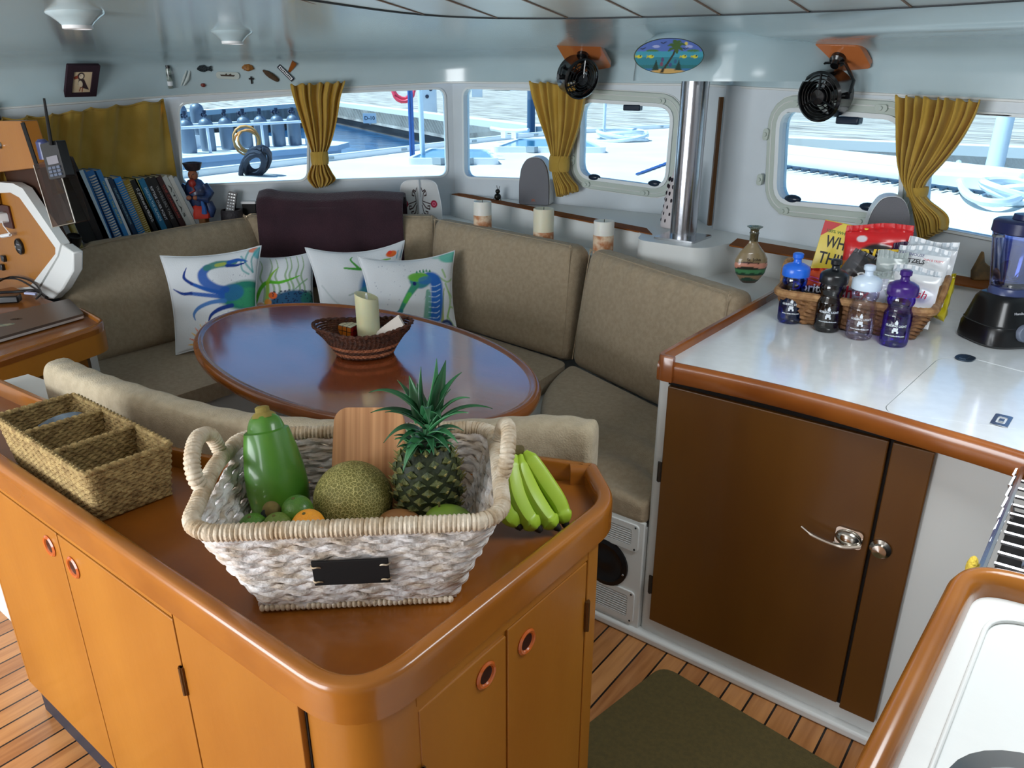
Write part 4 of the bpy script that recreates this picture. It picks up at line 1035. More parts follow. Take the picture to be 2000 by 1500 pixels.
# light strip of the open window above the flat curtain is part of the wall
# ------------------------------------------------------------------ ceiling lights
def downlight(u, v, lab):
    p, n = on_cove(u, v); F = frame(p, Vector((1,0,0)), zdir=n)
    t = thing('ceiling_light', lab, 'ceiling light', p)
    MB().at(M=F).lathe([(.076,-.006),(.072,.004),(.060,.012),(.045,.024),(.038,.032)], 36).build('base', gel, t)
    MB().at(M=F).lathe([(.038,.028),(.038,.040),(.033,.042),(.030,.036),(.025,.036),(.025,.041),(.019,.041),(.017,.036),(0,.036)], 30, caps=False).build('spot_head', white, t)
downlight(452, 62, 'round white ceiling light to the right, above the small ornaments')
downlight(146, 24, 'round white ceiling light at the upper left above the puffin picture')
# ------------------------------------------------------------------ fans
platem = mat('fan_board', (190,110,60), .12, coat=.8)
fanblk = mat('fan_black', (12,12,14), .25, coat=.4)
def fan(quad, uc, vc, dist, lab, aim, R):
    Pq = [on_cove(u, v) for u, v in quad]; n = sum((q[1] for q in Pq), Vector()).normalized(); P = [q[0] for q in Pq]; c = sum(P, Vector())/4
    F = frame(c+n*.004, (P[1]-P[0]), zdir=n); Fi = F.inverted()
    loc = [(Fi@p).xy for p in P]
    ar = sum(loc[i-1][0]*loc[i][1]-loc[i][0]*loc[i-1][1] for i in range(4))
    bd = tag(MB().at(M=F).prism(rpoly([tuple(p) for p in (loc if ar > 0 else loc[::-1])], .02), -.012, .008).build('fan_board', platem, bevel=.003),
        'glossy wooden mounting board on the ceiling carrying the %s fan' % lab[0], 'mounting board')
    dist = (-SY*c.x+CY*c.y)-.015
    hc = PT(uc, vc, Vector((-SY, CY))*dist)
    t = thing('cabin_fan', lab[1], 'fan', hc)
    ax = Vector(aim).normalized(); X = ax.cross(Vector((0,0,1))).normalized(); H_ = frame(hc, X, zdir=ax)
    MB().at(M=H_).lathe([(R*.9,-.045),(R,-.04),(R,.035),(R*1.04,.04),(R*.96,.045),(R*.94,.036),(R*.94,-.03)], 40, caps=False).build('fan_shroud', fanblk, t, solid=.002)
    g_ = MB().at(M=H_)
    for k, r in enumerate((.24,.4,.56,.72,.86)):
        g_.tube([(r*R*math.cos(a), r*R*math.sin(a), .046-.012*r) for a in [2*PI*i/32 for i in range(32)]], .0022, 6, closed=True)
    for k in range(3):
        a = 2*PI*k/3+.5; g_.tube([(.1*R*math.cos(a),.1*R*math.sin(a),.047),(R*math.cos(a),R*math.sin(a),.038)], .006, 6, flat=.5)
    for r in (.4,.7):
        g_.tube([(r*R*math.cos(a), r*R*math.sin(a), -.044) for a in [2*PI*i/32 for i in range(32)]], .002, 6, closed=True)
    for k in range(3):
        a = 2*PI*k/3+.2; g_.tube([(0,0,-.045),(R*math.cos(a),R*math.sin(a),-.043)], .003, 6)
    g_.build('grille', fanblk, t)
    MB().at(M=H_).lathe([(.0,-.05),(.026,-.048),(.028,.03),(.024,.05),(0,.053)], 24, caps=False).build('motor_hub', fanblk, t)
    for k in range(3):
        a = 2*PI*k/3; bl = MB().at(M=H_@Matrix.Rotation(a,4,'Z'))
        bl.grid(6, 4, lambda u, v: ((.024+u*.048), (-.022+v*.044)*(.6+.4*u*2*(1.5-u)), .012*(v-.5)*2))
        bl.build('blade', fanblk, t, solid=.0015)
    # yoke from pivots on the shroud up to the board
    up = (c-hc); 
    pl_, pr_ = hc - X*(R+.008), hc + X*(R+.008)
    top = c + n*.03
    dirn = (top-hc).normalized(); hgt = (top-hc).length
    y_ = [pl_, pl_+dirn*hgt*.45 , hc - X*.035 + dirn*hgt*.97, hc + X*.035 + dirn*hgt*.97, pr_+dirn*hgt*.45, pr_]
    MB().tube(y_, .0105, 8, flat=.4, up=tuple(dirn.cross(X))).build('yoke', mat('yoke_plastic', (22,26,28), .35), t)
    q = MB().at(M=F); q.lathe([(.026,.006),(.026,.022),(.016,.03),(.014,.045)], 20); q.build('swivel_mount', fanblk, t)
    for s_ in (pl_, pr_):
        MB().at(M=frame(s_, ax, zdir=X)).lathe([(.012,-.009),(.012,.009)], 12).build('pivot_knob', fanblk, t)
    return t
fan(((1073,84),(1160,86),(1198,113),(1124,118)), 1128, 150, 2.62, ('left', 'black cabin fan with round grille hanging before the left gold curtain'), (.86,-.42,-.25), .084)
fan(((1562,85),(1680,88),(1706,128),(1620,130)), 1613, 186, 2.22, ('right', 'black cabin fan with open round grille above the right hatch window'), (-.26,-.95,-.12), .079)
# ------------------------------------------------------------------ oval sign on the bulge
def cast(bvh, u, v):
    d = sight(u, v).normalized(); r = bvh.ray_cast(Vector((0,0,CAMZ)), d); n = r[1]
    if n.dot(d) > 0: n = -n
    return r[0], n
p = PT(1306,109,Vector((-SY,CY))*2.82); n = Vector((SY*.9,-CY*.9,-.16)).normalized(); ctr_p = p
rx = (PT(1373,108,p)-PT(1239,108,p)).length/2; ry = (PT(1305,75,p)-PT(1305,144,p)).length/2
F = frame(p+n*.002, Vector((CY,SY,0)), zdir=n)
t = thing('oval_plaque', 'oval painted plaque with palm tree and yellow fish on the ceiling moulding', 'plaque', p)
vs = []; q = MB().at(M=F); NR = 46; 
pts = [(0,0,.006)]+[(rx*r/NR*math.cos(a), ry*r/NR*math.sin(a), .006) for r in range(1,NR+1) for a in [2*PI*i/120 for i in range(120)]]
q.pv(pts)
for i in range(120): q.pf([(0,1+i,1+(i+1)%120)], 0)
for r in range(NR-1):
    for i in range(120):
        a, b_ = 1+r*120+i, 1+r*120+(i+1)%120; q.pf([(a,a+120,b_+120,b_)], 0)
X = np.array([p_[0]/rx for p_ in pts]); Y = np.array([p_[1]/ry for p_ in pts])
pa = Paint(X, Y, (52,120,176)); 
pa.poly([(-1,.28),(1,.28),(1,1),(-1,1)], (84,112,190)); pa.poly([(-1,-.05),(1,-.05),(1,.28),(-1,.28)], (60,160,184)); pa.poly([(-1,-.5),(1,-.5),(1,-.05),(-1,-.05)], (40,132,150))
pa.poly([(-1,-.7),(1,-.7),(1,-.5),(-1,-.5)], (36,116,120)); pa.oval(0,-1.0,.62,.32,(210,170,100)); 
for x in (-.5,.68): pa.oval(x,.3,.2,.1,(70,120,70)); pa.poly([(-1,.1),(1,.1),(1,.27),(-1,.27)], (60,160,184), .6)
for x in (-.86,-.52,.44,.76): pa.oval(x,-.02,.085,.11,(222,214,50)); pa.poly([(x-.13,.08),(x-.07,-.02),(x-.13,-.12)], (200,190,40)); pa.oval(x+.03,.02,.03,.04,(30,60,30))
for x, y in ((-.4,.55),(.55,.55)): pa.oval(x,y,.12,.09,(170,180,226))
pa.oval(.46,.72,.05,.1,(230,210,90))
for x, y in ((-.2,.72),(-.78,.4),(.45,.4)): pa.line([(x-.07,y+.06),(x,y),(x+.07,y+.09)], .025, (20,30,50))
pa.line([(-.18,-.92),(-.02,-.4),(.12,.1),(.17,.45)], [.05,.04,.035,.03], (48,44,26))
for dx, dy in ((-.22,.12),(-.2,-.18),(-.08,.38),(.12,.34),(.26,.16),(.2,-.14),(.05,-.3)):
    pa.line([(.17,.47),(.17+dx*.6,.47+dy*.8+.1),(.17+dx,.47+dy)], [.07,.075,.03], (64,100,40))
for x in (-.36,.3): pa.poly([(x-.1,-.8),(x,-.2),(x+.1,-.8)], (20,60,50))
for x, y, c_ in ((-.18,-.2,(90,60,110)),(-.2,-.45,(130,60,90)),(.06,-.5,(70,70,130)),(.2,-.3,(50,90,130))): pa.oval(x,y,.05,.14,c_,.9)
q.build('painting', mat('plaque_paint', (255,255,255), .3, attr='Col', coat=.4), t, colors=pa.out())
MB().at(M=F).lathe([(1.02,.0),(1.02,.005),(1.0,.0065),(.99,.0058)], 80, sx=rx, sy=ry, caps=False).lathe([(1.02,0),(.0,0)], 80, sx=rx, sy=ry).build('plaque_edge', mat('plaque_rim', (60,70,50), .5), t)
# ------------------------------------------------------------------ puffin picture
def cove_frame(u, v, ux, vx, off=.004):
    """frame on the roof moulding at u,v with x toward the pixel ux,vx"""
    p, n = on_cove(u, v); q_, _ = on_cove(ux, vx)
    return frame(p+n*off, q_-p, zdir=n), p
cs = [on_cove(u, v) for u, v in ((118,119),(184,118),(193,194),(133,195))]
p = sum((c_[0] for c_ in cs), Vector())/4; n = sum((c_[1] for c_ in cs), Vector()).normalized()
F = frame(p+n*.004, cs[1][0]-cs[0][0]+cs[2][0]-cs[3][0], zdir=n); Wd = ((cs[1][0]-cs[0][0]).length+(cs[2][0]-cs[3][0]).length)/2; Hd = ((cs[0][0]-cs[3][0]).length+(cs[1][0]-cs[2][0]).length)/2
t = thing('puffin_picture', 'small dark framed picture of a puffin on the upper left wall', 'picture', p)
MB().at(M=F).prism(rrect(-Wd/2,Wd/2,-Hd/2,Hd/2,.004,2), -.003, .012, [rrect(-Wd*.29,Wd*.29,-Hd*.31,Hd*.31,.002,2)]).build('frame', mat('felt_frame', (44,24,36), .9, bump=.5, bscale=150), t, bevel=.002)
q = MB().at(M=F); NX, NY = 60, 76
q.grid(NX, NY, lambda u, v: ((u-.5)*Wd*.6, (v-.5)*Hd*.64, .006))
X = np.array([(i/NX-.5)*2 for j in range(NY+1) for i in range(NX+1)]); Y = np.array([(j/NY-.5)*2 for j in range(NY+1) for i in range(NX+1)])
pa = Paint(X, Y, (214,190,156)); dk_ = (52,34,40)
pa.oval(-.15,.52,.42,.38,dk_); pa.oval(-.12,.5,.25,.25,(232,212,186)); pa.poly([(-.5,.62),(-.95,.42),(-.8,.22),(-.4,.32)], (150,66,44)); pa.oval(-.18,.56,.05,.05,(30,20,20))
pa.poly([(-.35,.2),(.2,.25),(.55,-.3),(.85,-.75),(.35,-.62),(-.1,-.55),(-.4,-.2)], dk_); pa.oval(-.12,-.2,.24,.36,(226,206,178), rot=.4)
pa.line([(-.05,-.5),(-.15,-.85)], .06, (150,70,40)); pa.line([(.15,-.55),(.15,-.9)], .06, (150,70,40))
q.build('puffin_print', mat('puffin_paint', (255,255,255), .8, attr='Col'), t, colors=pa.out())
# ------------------------------------------------------------------ small ornaments above the window
F, p = cove_frame(329,150,333,176); L_ = .085
t = thing('glass_vial', 'small clear bottle with black cap and printed label stuck on the wall', 'bottle', p)
MB().at(M=F).at(M=F@frame((-.04,0,.011),(0,1,0),zdir=(1,0,0))).lathe([(.0,.0),(.011,.001),(.012,.02),(.012,.085),(.011,.09),(0,.091)], 16).build('glass', mat('vial_glass', (170,184,176), .1, col2=(60,70,66), scale=60, coat=.5), t)
MB().at(M=F@frame((-.052,0,.011),(0,1,0),zdir=(1,0,0))).lathe([(0,0),(.0095,.0),(.0095,.014),(0,.014)], 14).build('cap', blk, t)
MB().at(M=F@frame((.018,0,.011),(0,1,0),zdir=(1,0,0))).lathe([(.0124,.0),(.0124,.02)], 16, caps=False).build('label', whitet, t)
F, p = cove_frame(362,153,358,172)
t = MB().at(M=F).tube([(-.04,.01,.006),(0,.006,.010),(.035,-.004,.006)], [.004,.008,.003], 8).tube([(-.035,-.004,.005),(0,-.010,.009),(.04,-.014,.004)], [.003,.006,.002], 8).build('coral_sliver', mat('shell_pale', (196,206,204), .4)); tag(t, 'pale slender shell pieces on the wall right of the small bottle', 'shell')
F, p = cove_frame(399,133,413,133)
t = MB().at(M=F).prism([tuple(v) for v in rpoly([(-.035,0),(-.02,.014),(.002,.018),(.016,.006),(.034,.014),(.03,0),(.034,-.013),(.016,-.006),(0,-.014),(-.02,-.012)], .004)], 0, .009).build('fish_magnet', mat('pewter', (44,52,56), .35, .7, bump=1, bscale=200), bevel=.002); tag(t, 'small dark metal fish ornament on the wall beside the ceiling light', 'ornament')
def plate_orn(u, v, ux, vx, w_, h, m, name, lab, cat, th=.006, r=.45):
    F, p = cove_frame(u, v, ux, vx); o = MB().at(M=F).prism(rrect(-w_/2,w_/2,-h/2,h/2,min(w_,h)*r), 0, th).build(name, m, bevel=.0015); return tag(o, lab, cat), F
o, F = plate_orn(445,147,470,148,.108,.032,mat('oval_glass', (198,206,200), .15, coat=.6),'oval_badge','pale oval badge with a dark boat drawing on the wall','badge',.005)
MB().at(M=F).prism([(-.03,-.004),(.028,-.004),(.034,.003),(-.036,.003)], .005, .0058).prism([(-.012,.003),(-.002,.003),(-.006,.011)], .005, .0058).prism([(.004,.003),(.018,.003),(.014,.010)], .005, .0058).build('boat_drawing', mat('ink_brown', (60,44,30), .6), o, smooth=False)
F, p = cove_frame(397,166,401,166)
tag(MB().at(M=F).ell((0,0,.004),(.012,.009,.007),14,8).build('red_pebble', mat('pebble_red', (118,44,34), .4)), 'small dark red pebble fixed on the wall below the fish', 'pebble')
F, p = cove_frame(484,131,498,131)
tag(MB().at(M=F).ell((0,-.006,.0),(.029,.022,.016),24,12, fn=lambda d: (1+.05*math.cos(9*math.atan2(d.y,d.x))) if d.y > -.2 else .6).build('scallop_shell', mat('shell_orange', (168,112,44), .45, col2=(120,74,28), scale=80)), 'orange brown scallop shell on the wall above the cross', 'shell')
F, p = cove_frame(491,156,495,156)
tag(MB().at(M=F).box(-.0035,.0035,-.018,.016,0,.006).box(-.012,.012,.002,.009,0,.006).build('cross', mat('cross_dark', (34,30,30), .4, .5), smooth=False, bevel=.001), 'small dark cross on the wall below the scallop shell', 'cross')
F, p = cove_frame(530,148,545,158)
tag(MB().at(M=F).ell((0,0,.003),(.044,.014,.010),20,10, fn=lambda d: 1+.06*math.sin(11*d.x+3*d.z)).build('driftwood', mat('driftwood', (78,58,38), .8, bump=1, bscale=90)), 'short dark piece of driftwood on the wall right of the cross', 'driftwood')
F, p = cove_frame(558,142,573,157)
t = thing('tag_plate', 'small dark metal nameplate with white lettering next to the driftwood', 'nameplate', p)
MB().at(M=F).box(-.046,.046,-.0105,.0105,0,.006).build('plate', mat('plate_dark', (30,32,48), .35, .4), t, bevel=.001)
MB().at(M=F).box(-.04,.04,-.0065,.0065,.006,.0066).build('plate_face', whitet, t, smooth=False)
q = MB().at(M=F)
for i in range(9): q.box(-.035+i*.008,-.030+i*.008,-.004,.004,.0066,.007)
q.build('marks', blkm, t, smooth=False)
F, p = cove_frame(570,129,575,120)
tag(MB().at(M=F).prism([(-.032,-.006),(.028,-.013),(.032,.013),(-.032,.006)], 0, .008).build('wooden_wedge', trimw, bevel=.002), 'little reddish wooden wedge above the metal nameplate', 'wedge')
# ------------------------------------------------------------------ speakers on the ledge
grill = mat('speaker_cloth', (118,118,124), .95, bump=.4, bscale=400)
def speaker(u0, v0, u1, v1, z, lab, at_y=None):
    b_ = G((u0+u1)/2, v1, z) if at_y is None else PY((u0+u1)/2, v1, at_y); W_ = (PT(u1,v1,b_)-PT(u0,v1,b_)).length; Hh = PT((u0+u1)/2, v0, b_).z - z
    b_.z = z
    yaw = YAW+.25
    yaw = YAW-.32; t = thing('bracket_speaker', lab, 'speaker', b_, (0,0,yaw)); F = root_matrix(t)@Matrix(((1,0,0,0),(0,0,1,0),(0,1,0,0),(0,0,0,1)))
    w = W_/2
    out = [(-w,0),(-w*1.0,Hh*.45),(-w*.86,Hh*.78),(-w*.5,Hh*.96),(0,Hh),(w*.5,Hh*.96),(w*.86,Hh*.78),(w,Hh*.45),(w,0)][::-1]
    MB().at(M=F).prism(rpoly(out, [.01]+[.03]*7+[.01]), -.0, .016).build('grille_cloth', grill, t, bevel=.006)
    out2 = [(x*1.03, z_*1.01) for x, z_ in out]
    MB().at(M=F).prism(rpoly(out2, [.01]+[.03]*7+[.01]), .014, .095).build('cabinet_shell', white, t, bevel=.012, bseg=3)
    text('JBL', .016, root_matrix(t)@frame((0,-.0012,.022),(1,0,0),zdir=(0,-1,0)), mat('badge_orange', (190,90,40), .4), t, name='badge')
speaker(1012,307,1072,400,1.002, 'white speaker with grey cloth front beside the tied middle curtain')
speaker(1690,384,1768,476,1.002, 'larger white speaker with grey cloth front behind the snack basket', 2.76)
# ------------------------------------------------------------------ lantern and bug on the ledge
lan = mat('lantern_ceramic', (214,204,204), .5)
p = Vector((-1.475,3.06,1.001)); t = thing('pierced_lantern', 'white cone shaped ceramic lantern full of small holes behind the steel post', 'lantern', p)
q = MB(); q.at(p).lathe([(.058,0),(.06,.01),(.056,.05),(.046,.12),(.034,.18),(.02,.23),(.012,.245),(0,.25)], 28); q.build('shell', lan, t)
q = MB()
for k in range(7):
    z = .03+k*.028; r = .059-.17*max(0, z-.02)*.75
    for i in range(10):
        a = 2*PI*(i+.5*(k%2))/10; q.ell(p+Vector((math.cos(a)*r*.97, math.sin(a)*r*.97, z)), (.005,.005,.009), 8, 5)
tag(q.build('holes', mat('hole_dark', (40,30,40), .9), t), kind='stuff')
c = G(972,391,1.001); t = thing('beetle_figure', 'tiny dark wire figure on the ledge left of the first speaker', 'figurine', c)
MB().ell(c+Vector((0,0,.018)), (.018,.02,.018), 12, 8).ell(c+Vector((.004,-.004,.046)), (.013,.013,.012), 12, 8).build('body', mat('figure_dark', (44,44,40), .3, .6), t)
MB().tube([c+Vector((.0,0,.055)), c+Vector((-.006,0,.075))], .0015, 5).tube([c+Vector((.008,0,.055)), c+Vector((.014,0,.072))], .0015, 5).build('antenna', blkm, t)
for s_ in (-1, 1): MB().tube([c+Vector((s_*.012,0,.014)), c+Vector((s_*.024,-.004,.006)), c+Vector((s_*.024,-.004,.0))], .002, 5).build('leg', blkm, t)
# ------------------------------------------------------------------ candles
wax = mat('wax_white', (236,234,226), .45, sss=.3); waxs = mat('shell_inlay', (190,126,84), .6, col2=(232,206,176), scale=26, bump=1, bscale=60, lo=.4, hi=.6)
def candle(u, v, zt, r, h, lab, m=wax, band_h=.075):
    c = G(u, v, zt); c.z = zt-h
    t = thing('pillar_candle', lab, 'candle', c)
    MB().at(c).lathe([(r,band_h-.001),(r,h-.004),(r*.96,h),(r*.85,h-.002),(r*.5,h-.008),(0,h-.01)], 32).build('wax', m, t)
    nz_ = lambda a, z: 1.0
    MB().at(c).lathe([(r*.98,0),(r*1.0,.003),(r*1.005,band_h-.008),(r*1.0,band_h)], 32).build('shell_band', waxs, t)
    MB().at(c).tube([(0,0,h-.012),(.001,0,h+.006)], .0015, 6).build('wick', blkm, t)
candle(942,393,1.055,.043,.168, 'white pillar candle with shell inlay, leftmost of the three behind the settee', band_h=.105)
candle(1062,407,1.06,.046,.172, 'cream pillar candle, middle of the three behind the settee', mat('wax_cream', (228,222,196), .45, sss=.3), band_h=.072)
candle(1180,431,1.045,.043,.158, 'white pillar candle with tall shell inlay, nearest to the counter', band_h=.10)
# ------------------------------------------------------------------ embroidered cover and things at the left shelf
c = Vector((-2.95,2.99,.86)); c = G(815,440,.886)+Vector((0,.0,0)); 
c = Vector((-2.915,2.985,.886))
W_ = .115; top = PT(812,349,c).z; Hh = top-.886
t = thing('embroidered_cover', 'white embroidered cloth cover with red rosettes standing behind the settee', 'cloth cover', c, (0,0,YAW+.05)); F = root_matrix(t)@Matrix(((1,0,0,0),(0,0,-1,0),(0,1,0,0),(0,0,0,1)))
def cov(u, v):
    a = (u-.5)*2; hh = v; w = W_*(1-.28*hh**2.2 if hh < .8 else (1-.28*.8**2.2)*math.sqrt(max(0,1-((hh-.8)/.2)**2))**.7)
    ridge = .02*math.exp(-(a/.08)**2)*(1-hh*.3)
    return (a*w, hh*Hh, .02+.035*(1-a*a)*(1-hh*.6)+ridge)
q = MB().at(M=F); NX, NY = 110, 110; q.grid(NX, NY, cov)
X = np.array([(i/NX-.5)*2 for j in range(NY+1) for i in range(NX+1)]); Y = np.array([j/NY for j in range(NY+1) for i in range(NX+1)])
pa = Paint(X, Y, (222,222,222)); sw = (62,36,36)
for s_ in (-1, 1):
    pa.oval(s_*.68,.42,.17,.10,(176,24,60)); pa.oval(s_*.68,.42,.09,.055,(226,120,150)); pa.oval(s_*.68,.42,.04,.03,(176,24,60))
    pa.line([(s_*.15,.5),(s_*.35,.46),(s_*.55,.42)], .014, sw)
    for pts_ in ([(.15,.5),(.22,.68),(.34,.74),(.36,.64),(.26,.62)], [(.12,.8),(.18,.72),(.3,.76)], [(.15,.46),(.3,.34),(.46,.3),(.48,.38),(.38,.38)], [(.12,.4),(.2,.22),(.34,.16),(.38,.24),(.28,.26)], [(.1,.2),(.16,.1),(.3,.08)]):
        pa.line([(s_*x, y) for x, y in pts_], .02, sw)
    pa.line([(s_*.08,.84),(s_*.05,.6)], .01, (120,110,110), .6)
q.build('cover_front', mat('cover_cloth', (255,255,255), .9, attr='Col'), t, colors=pa.out(), solid=.003)
MB().at(M=F).tube([(-W_*1.02,0,.02)]+[cov(0,v_) for v_ in [i/20 for i in range(1,20)]]+[cov(1,v_) for v_ in [1-i/20 for i in range(1,20)]]+[(W_*1.02,0,.02)], .003, 6).build('piping', whitet, t)
# ------------------------------------------------------------------ pillows with painted prints
def pillow(corners, th, lab, painter, seed=0, normal=None, sag=0.0):
    bl, br, tr, tl = map(Vector, corners)
    nb = ((br-bl).cross(tl-bl)).normalized()
    if nb.dot(Vector((0,0,CAMZ))-bl) < 0: nb = -nb
    rnd = random.Random(seed); ph = [rnd.uniform(0,6) for _ in range(6)]
    NX, NY = 150, 130
    def fm(u, v, sgn):
        e = (4*u*(1-u))**.42 * (4*v*(1-v))**.42
        # edges pull in between the corners
        uu = u + (.5-u)*.10*(4*v*(1-v))*abs(2*u-1)**2; vv = v + (.5-v)*.10*(4*u*(1-u))*abs(2*v-1)**2
        p = bl.lerp(br, uu).lerp(tl.lerp(tr, uu), vv)
        w_ = .006*math.sin(9*u+4*v+ph[0])*(4*u*(1-u)) + .004*math.sin(17*v-6*u+ph[1])*math.exp(-((v-.8)/.25)**2)
        p = p + Vector((0,0,-1))*sag*(4*u*(1-u))*v**3
        return tuple(p + nb*(sgn*th/2*e + (w_*e if sgn > 0 else 0)))
    t = thing('pillow', lab, 'pillow', (bl+br)/2)
    q = MB().grid(NX, NY, lambda u, v: fm(u, v, 1))
    X = np.array([i/NX for j in range(NY+1) for i in range(NX+1)]); Y = np.array([j/NY for j in range(NY+1) for i in range(NX+1)])
    pa = Paint(X, Y, (226,230,234)); painter(pa)
    q.build('printed_front', mat('pillow_cloth', (255,255,255), .9, attr='Col', bump=.3, bscale=250), t, colors=pa.out(), angle=180)
    MB().grid(24, 20, lambda u, v: fm(u, v, -1), flip=True).build('cover_back', mat('pillow_back', (222,226,230), .9), t, angle=180)
    ed = [fm(i/40,0,0) for i in range(40)]+[fm(1,i/40,0) for i in range(40)]+[fm(1-i/40,1,0) for i in range(40)]+[fm(0,1-i/40,0) for i in range(40)]
    MB().tube(ed, .004, 6, closed=True).build('piping', mat('pillow_back', (222,226,230), .9), t)
    return t
BL, BL2, TQ, GR, LG, OR, YL = (34,92,178), (24,60,140), (50,160,160), (70,160,60), (150,205,80), (238,110,44), (250,190,60)
def curve(pts, n=8): return [tuple(p.xy) for p in smooth_path([(x,y,0) for x, y in pts], n)]
def strokes(pa, pts, w, col, a=1, soft=.35):
    c = curve(pts, 5); K = len(c)
    if hasattr(w, '__len__'): w = [w[0]+(w[-1]-w[0])*i/(K-1) if len(w) == 2 else float(np.interp(i/(K-1), np.linspace(0,1,len(w)), w)) for i in range(K)]
    pa.line(c, w, col, a, soft)
def crab(pa):
    Y0_ = pa.Y; pa.Y = (Y0_-.20)/.86
    for pts, w in (([(.95,.62),(.85,.75),(.88,.9)], .014), ([(.95,.62),(.92,.78),(.98,.9)], .012), ([(.85,.75),(.80,.84)], .012), ([(.90,.6),(.82,.66),(.80,.78)], .012)): strokes(pa, pts, w, TQ, .7)
    pa.oval(.86,.36,.33,.19,(40,130,110)); pa.oval(.92,.33,.25,.13,(60,160,110), .8); pa.oval(.70,.40,.16,.11,(40,110,160), .9)
    strokes(pa, [(.64,.44),(.52,.47),(.42,.56),(.40,.66),(.45,.73)], [.045,.06,.065,.06,.055], BL, .95)
    strokes(pa, [(.45,.73),(.55,.765),(.66,.765),(.74,.77)], [.05,.062,.055,.03], (60,130,120), .95); strokes(pa, [(.55,.755),(.62,.765)], .03, (180,190,70), .8)
    strokes(pa, [(.66,.735),(.75,.725),(.86,.745)], [.03,.022,.004], BL2); strokes(pa, [(.68,.78),(.77,.795),(.88,.755)], [.035,.028,.004], BL)
    strokes(pa, [(.60,.40),(.44,.46),(.28,.55)], [.032,.028,.022], BL); strokes(pa, [(.28,.55),(.20,.64),(.24,.76)], [.022,.020,.003], BL2)
    strokes(pa, [(.60,.36),(.42,.40),(.26,.44)], [.030,.028,.024], BL, .95); strokes(pa, [(.26,.44),(.16,.45),(.05,.52)], [.024,.02,.004], BL2)
    strokes(pa, [(.62,.31),(.48,.31),(.34,.27),(.27,.20),(.28,.12)], [.032,.028,.026,.018,.003], (60,120,190), .95)
    strokes(pa, [(.70,.25),(.56,.22),(.46,.16),(.42,.06)], [.03,.03,.02,.004], BL2)
    pa.Y = Y0_
    for a in range(9):
        an = .9+a*.26; strokes(pa, [(.42,.02),(.42+.26*math.cos(an)*1.0,.02+.26*math.sin(an))], [.03,.004], OR if a%2 else YL, .9)
    pa.oval(.93,.97,.06,.03,OR, .8); pa.oval(1.0,.93,.08,.07,(60,180,190), .8)
    rnd = random.Random(3)
    for _ in range(30): pa.oval(rnd.uniform(.5,1),rnd.uniform(.35,.75),.004,.005,(60,80,120),.8)
def turtle(pa):
    Y0_ = pa.Y; pa.Y = (Y0_-.36)/.64
    for x0 in (.07,.22,.36,.44,.58,.64,.74,.82):
        ln = .55+.35*((x0*37)%1); strokes(pa, [(x0,.12),(x0+.03,.35),(x0-.02,.55),(x0+.03,.75),(x0+.01,.3+ln)], [.022,.018,.006], (130,170,110), .75)
    strokes(pa, [(.08,.1),(.18,.34),(.30,.46),(.46,.44),(.62,.48),(.78,.56)], [.03,.04,.03,.008], (90,185,40)); strokes(pa, [(.30,.46),(.38,.62),(.48,.74)], [.03,.02,.004], LG)
    strokes(pa, [(.22,.0),(.28,.2),(.30,.45)], [.04,.03], (150,200,40), .9); strokes(pa, [(.9,.5),(.8,.42),(.7,.32)], .014, (120,170,120), .8)
    pa.oval(.70,.08,.46,.24,(36,84,120)); pa.oval(.95,.12,.2,.2,(36,110,90),.8); pa.oval(.36,.22,.07,.07,OR); pa.oval(.28,.1,.06,.07,(240,150,60),.9); pa.oval(.16,.06,.07,.05,(220,160,120),.8)
    rnd = random.Random(5)
    for _ in range(80):
        x, y = rnd.uniform(.36,1), rnd.uniform(.02,.3); pa.oval(x,y,.014,.012,(20,36,70),.9)
def fish(pa):
    Y0_ = pa.Y
    strokes(pa, [(.34,.74),(.50,.72),(.66,.72),(.80,.62),(1,.55)], [.012,.022,.03,.03,.02], GR); strokes(pa, [(.50,.72),(.42,.84),(.44,.90)], [.02,.005], GR); strokes(pa, [(.55,.71),(.70,.80),(.85,.82)], [.022,.01], (110,180,60)); strokes(pa, [(.66,.72),(.78,.70),(.95,.66)], [.02,.008], LG)
    strokes(pa, [(.36,.42),(.52,.48),(.62,.6),(.7,.66)], .012, (150,170,160), .6)
    strokes(pa, [(.05,.55),(.2,.35),(.45,.2)], .012, (196,206,208), .8)
    pa.Y = Y0_-.30
    pa.oval(.72,.16,.26,.30,(40,110,170)); pa.oval(.56,.10,.12,.12,(60,140,140),.7); pa.poly([(.64,.5),(.70,.5),(.74,0),(.66,0)], (230,180,50), .9); pa.poly([(.80,.5),(.86,.45),(.9,0),(.82,0)], (230,180,50), .8); pa.oval(.9,.3,.12,.2,(20,70,160))
    pa.oval(.545,.085,.04,.045,(230,230,240)); pa.oval(.545,.085,.03,.032,(20,24,50)); pa.Y = Y0_; pa.oval(.86,.88,.07,.045,OR); pa.oval(.84,.9,.03,.03,(240,70,40))
    for x in (.93,.98): strokes(pa, [(x,.82),(x+.01,.9)], .01, (150,190,210))
    pa.oval(.78,.60,.05,.03,OR); pa.poly([(0,0),(.5,0),(.2,.1),(0,.14)], (206,190,170), .6)
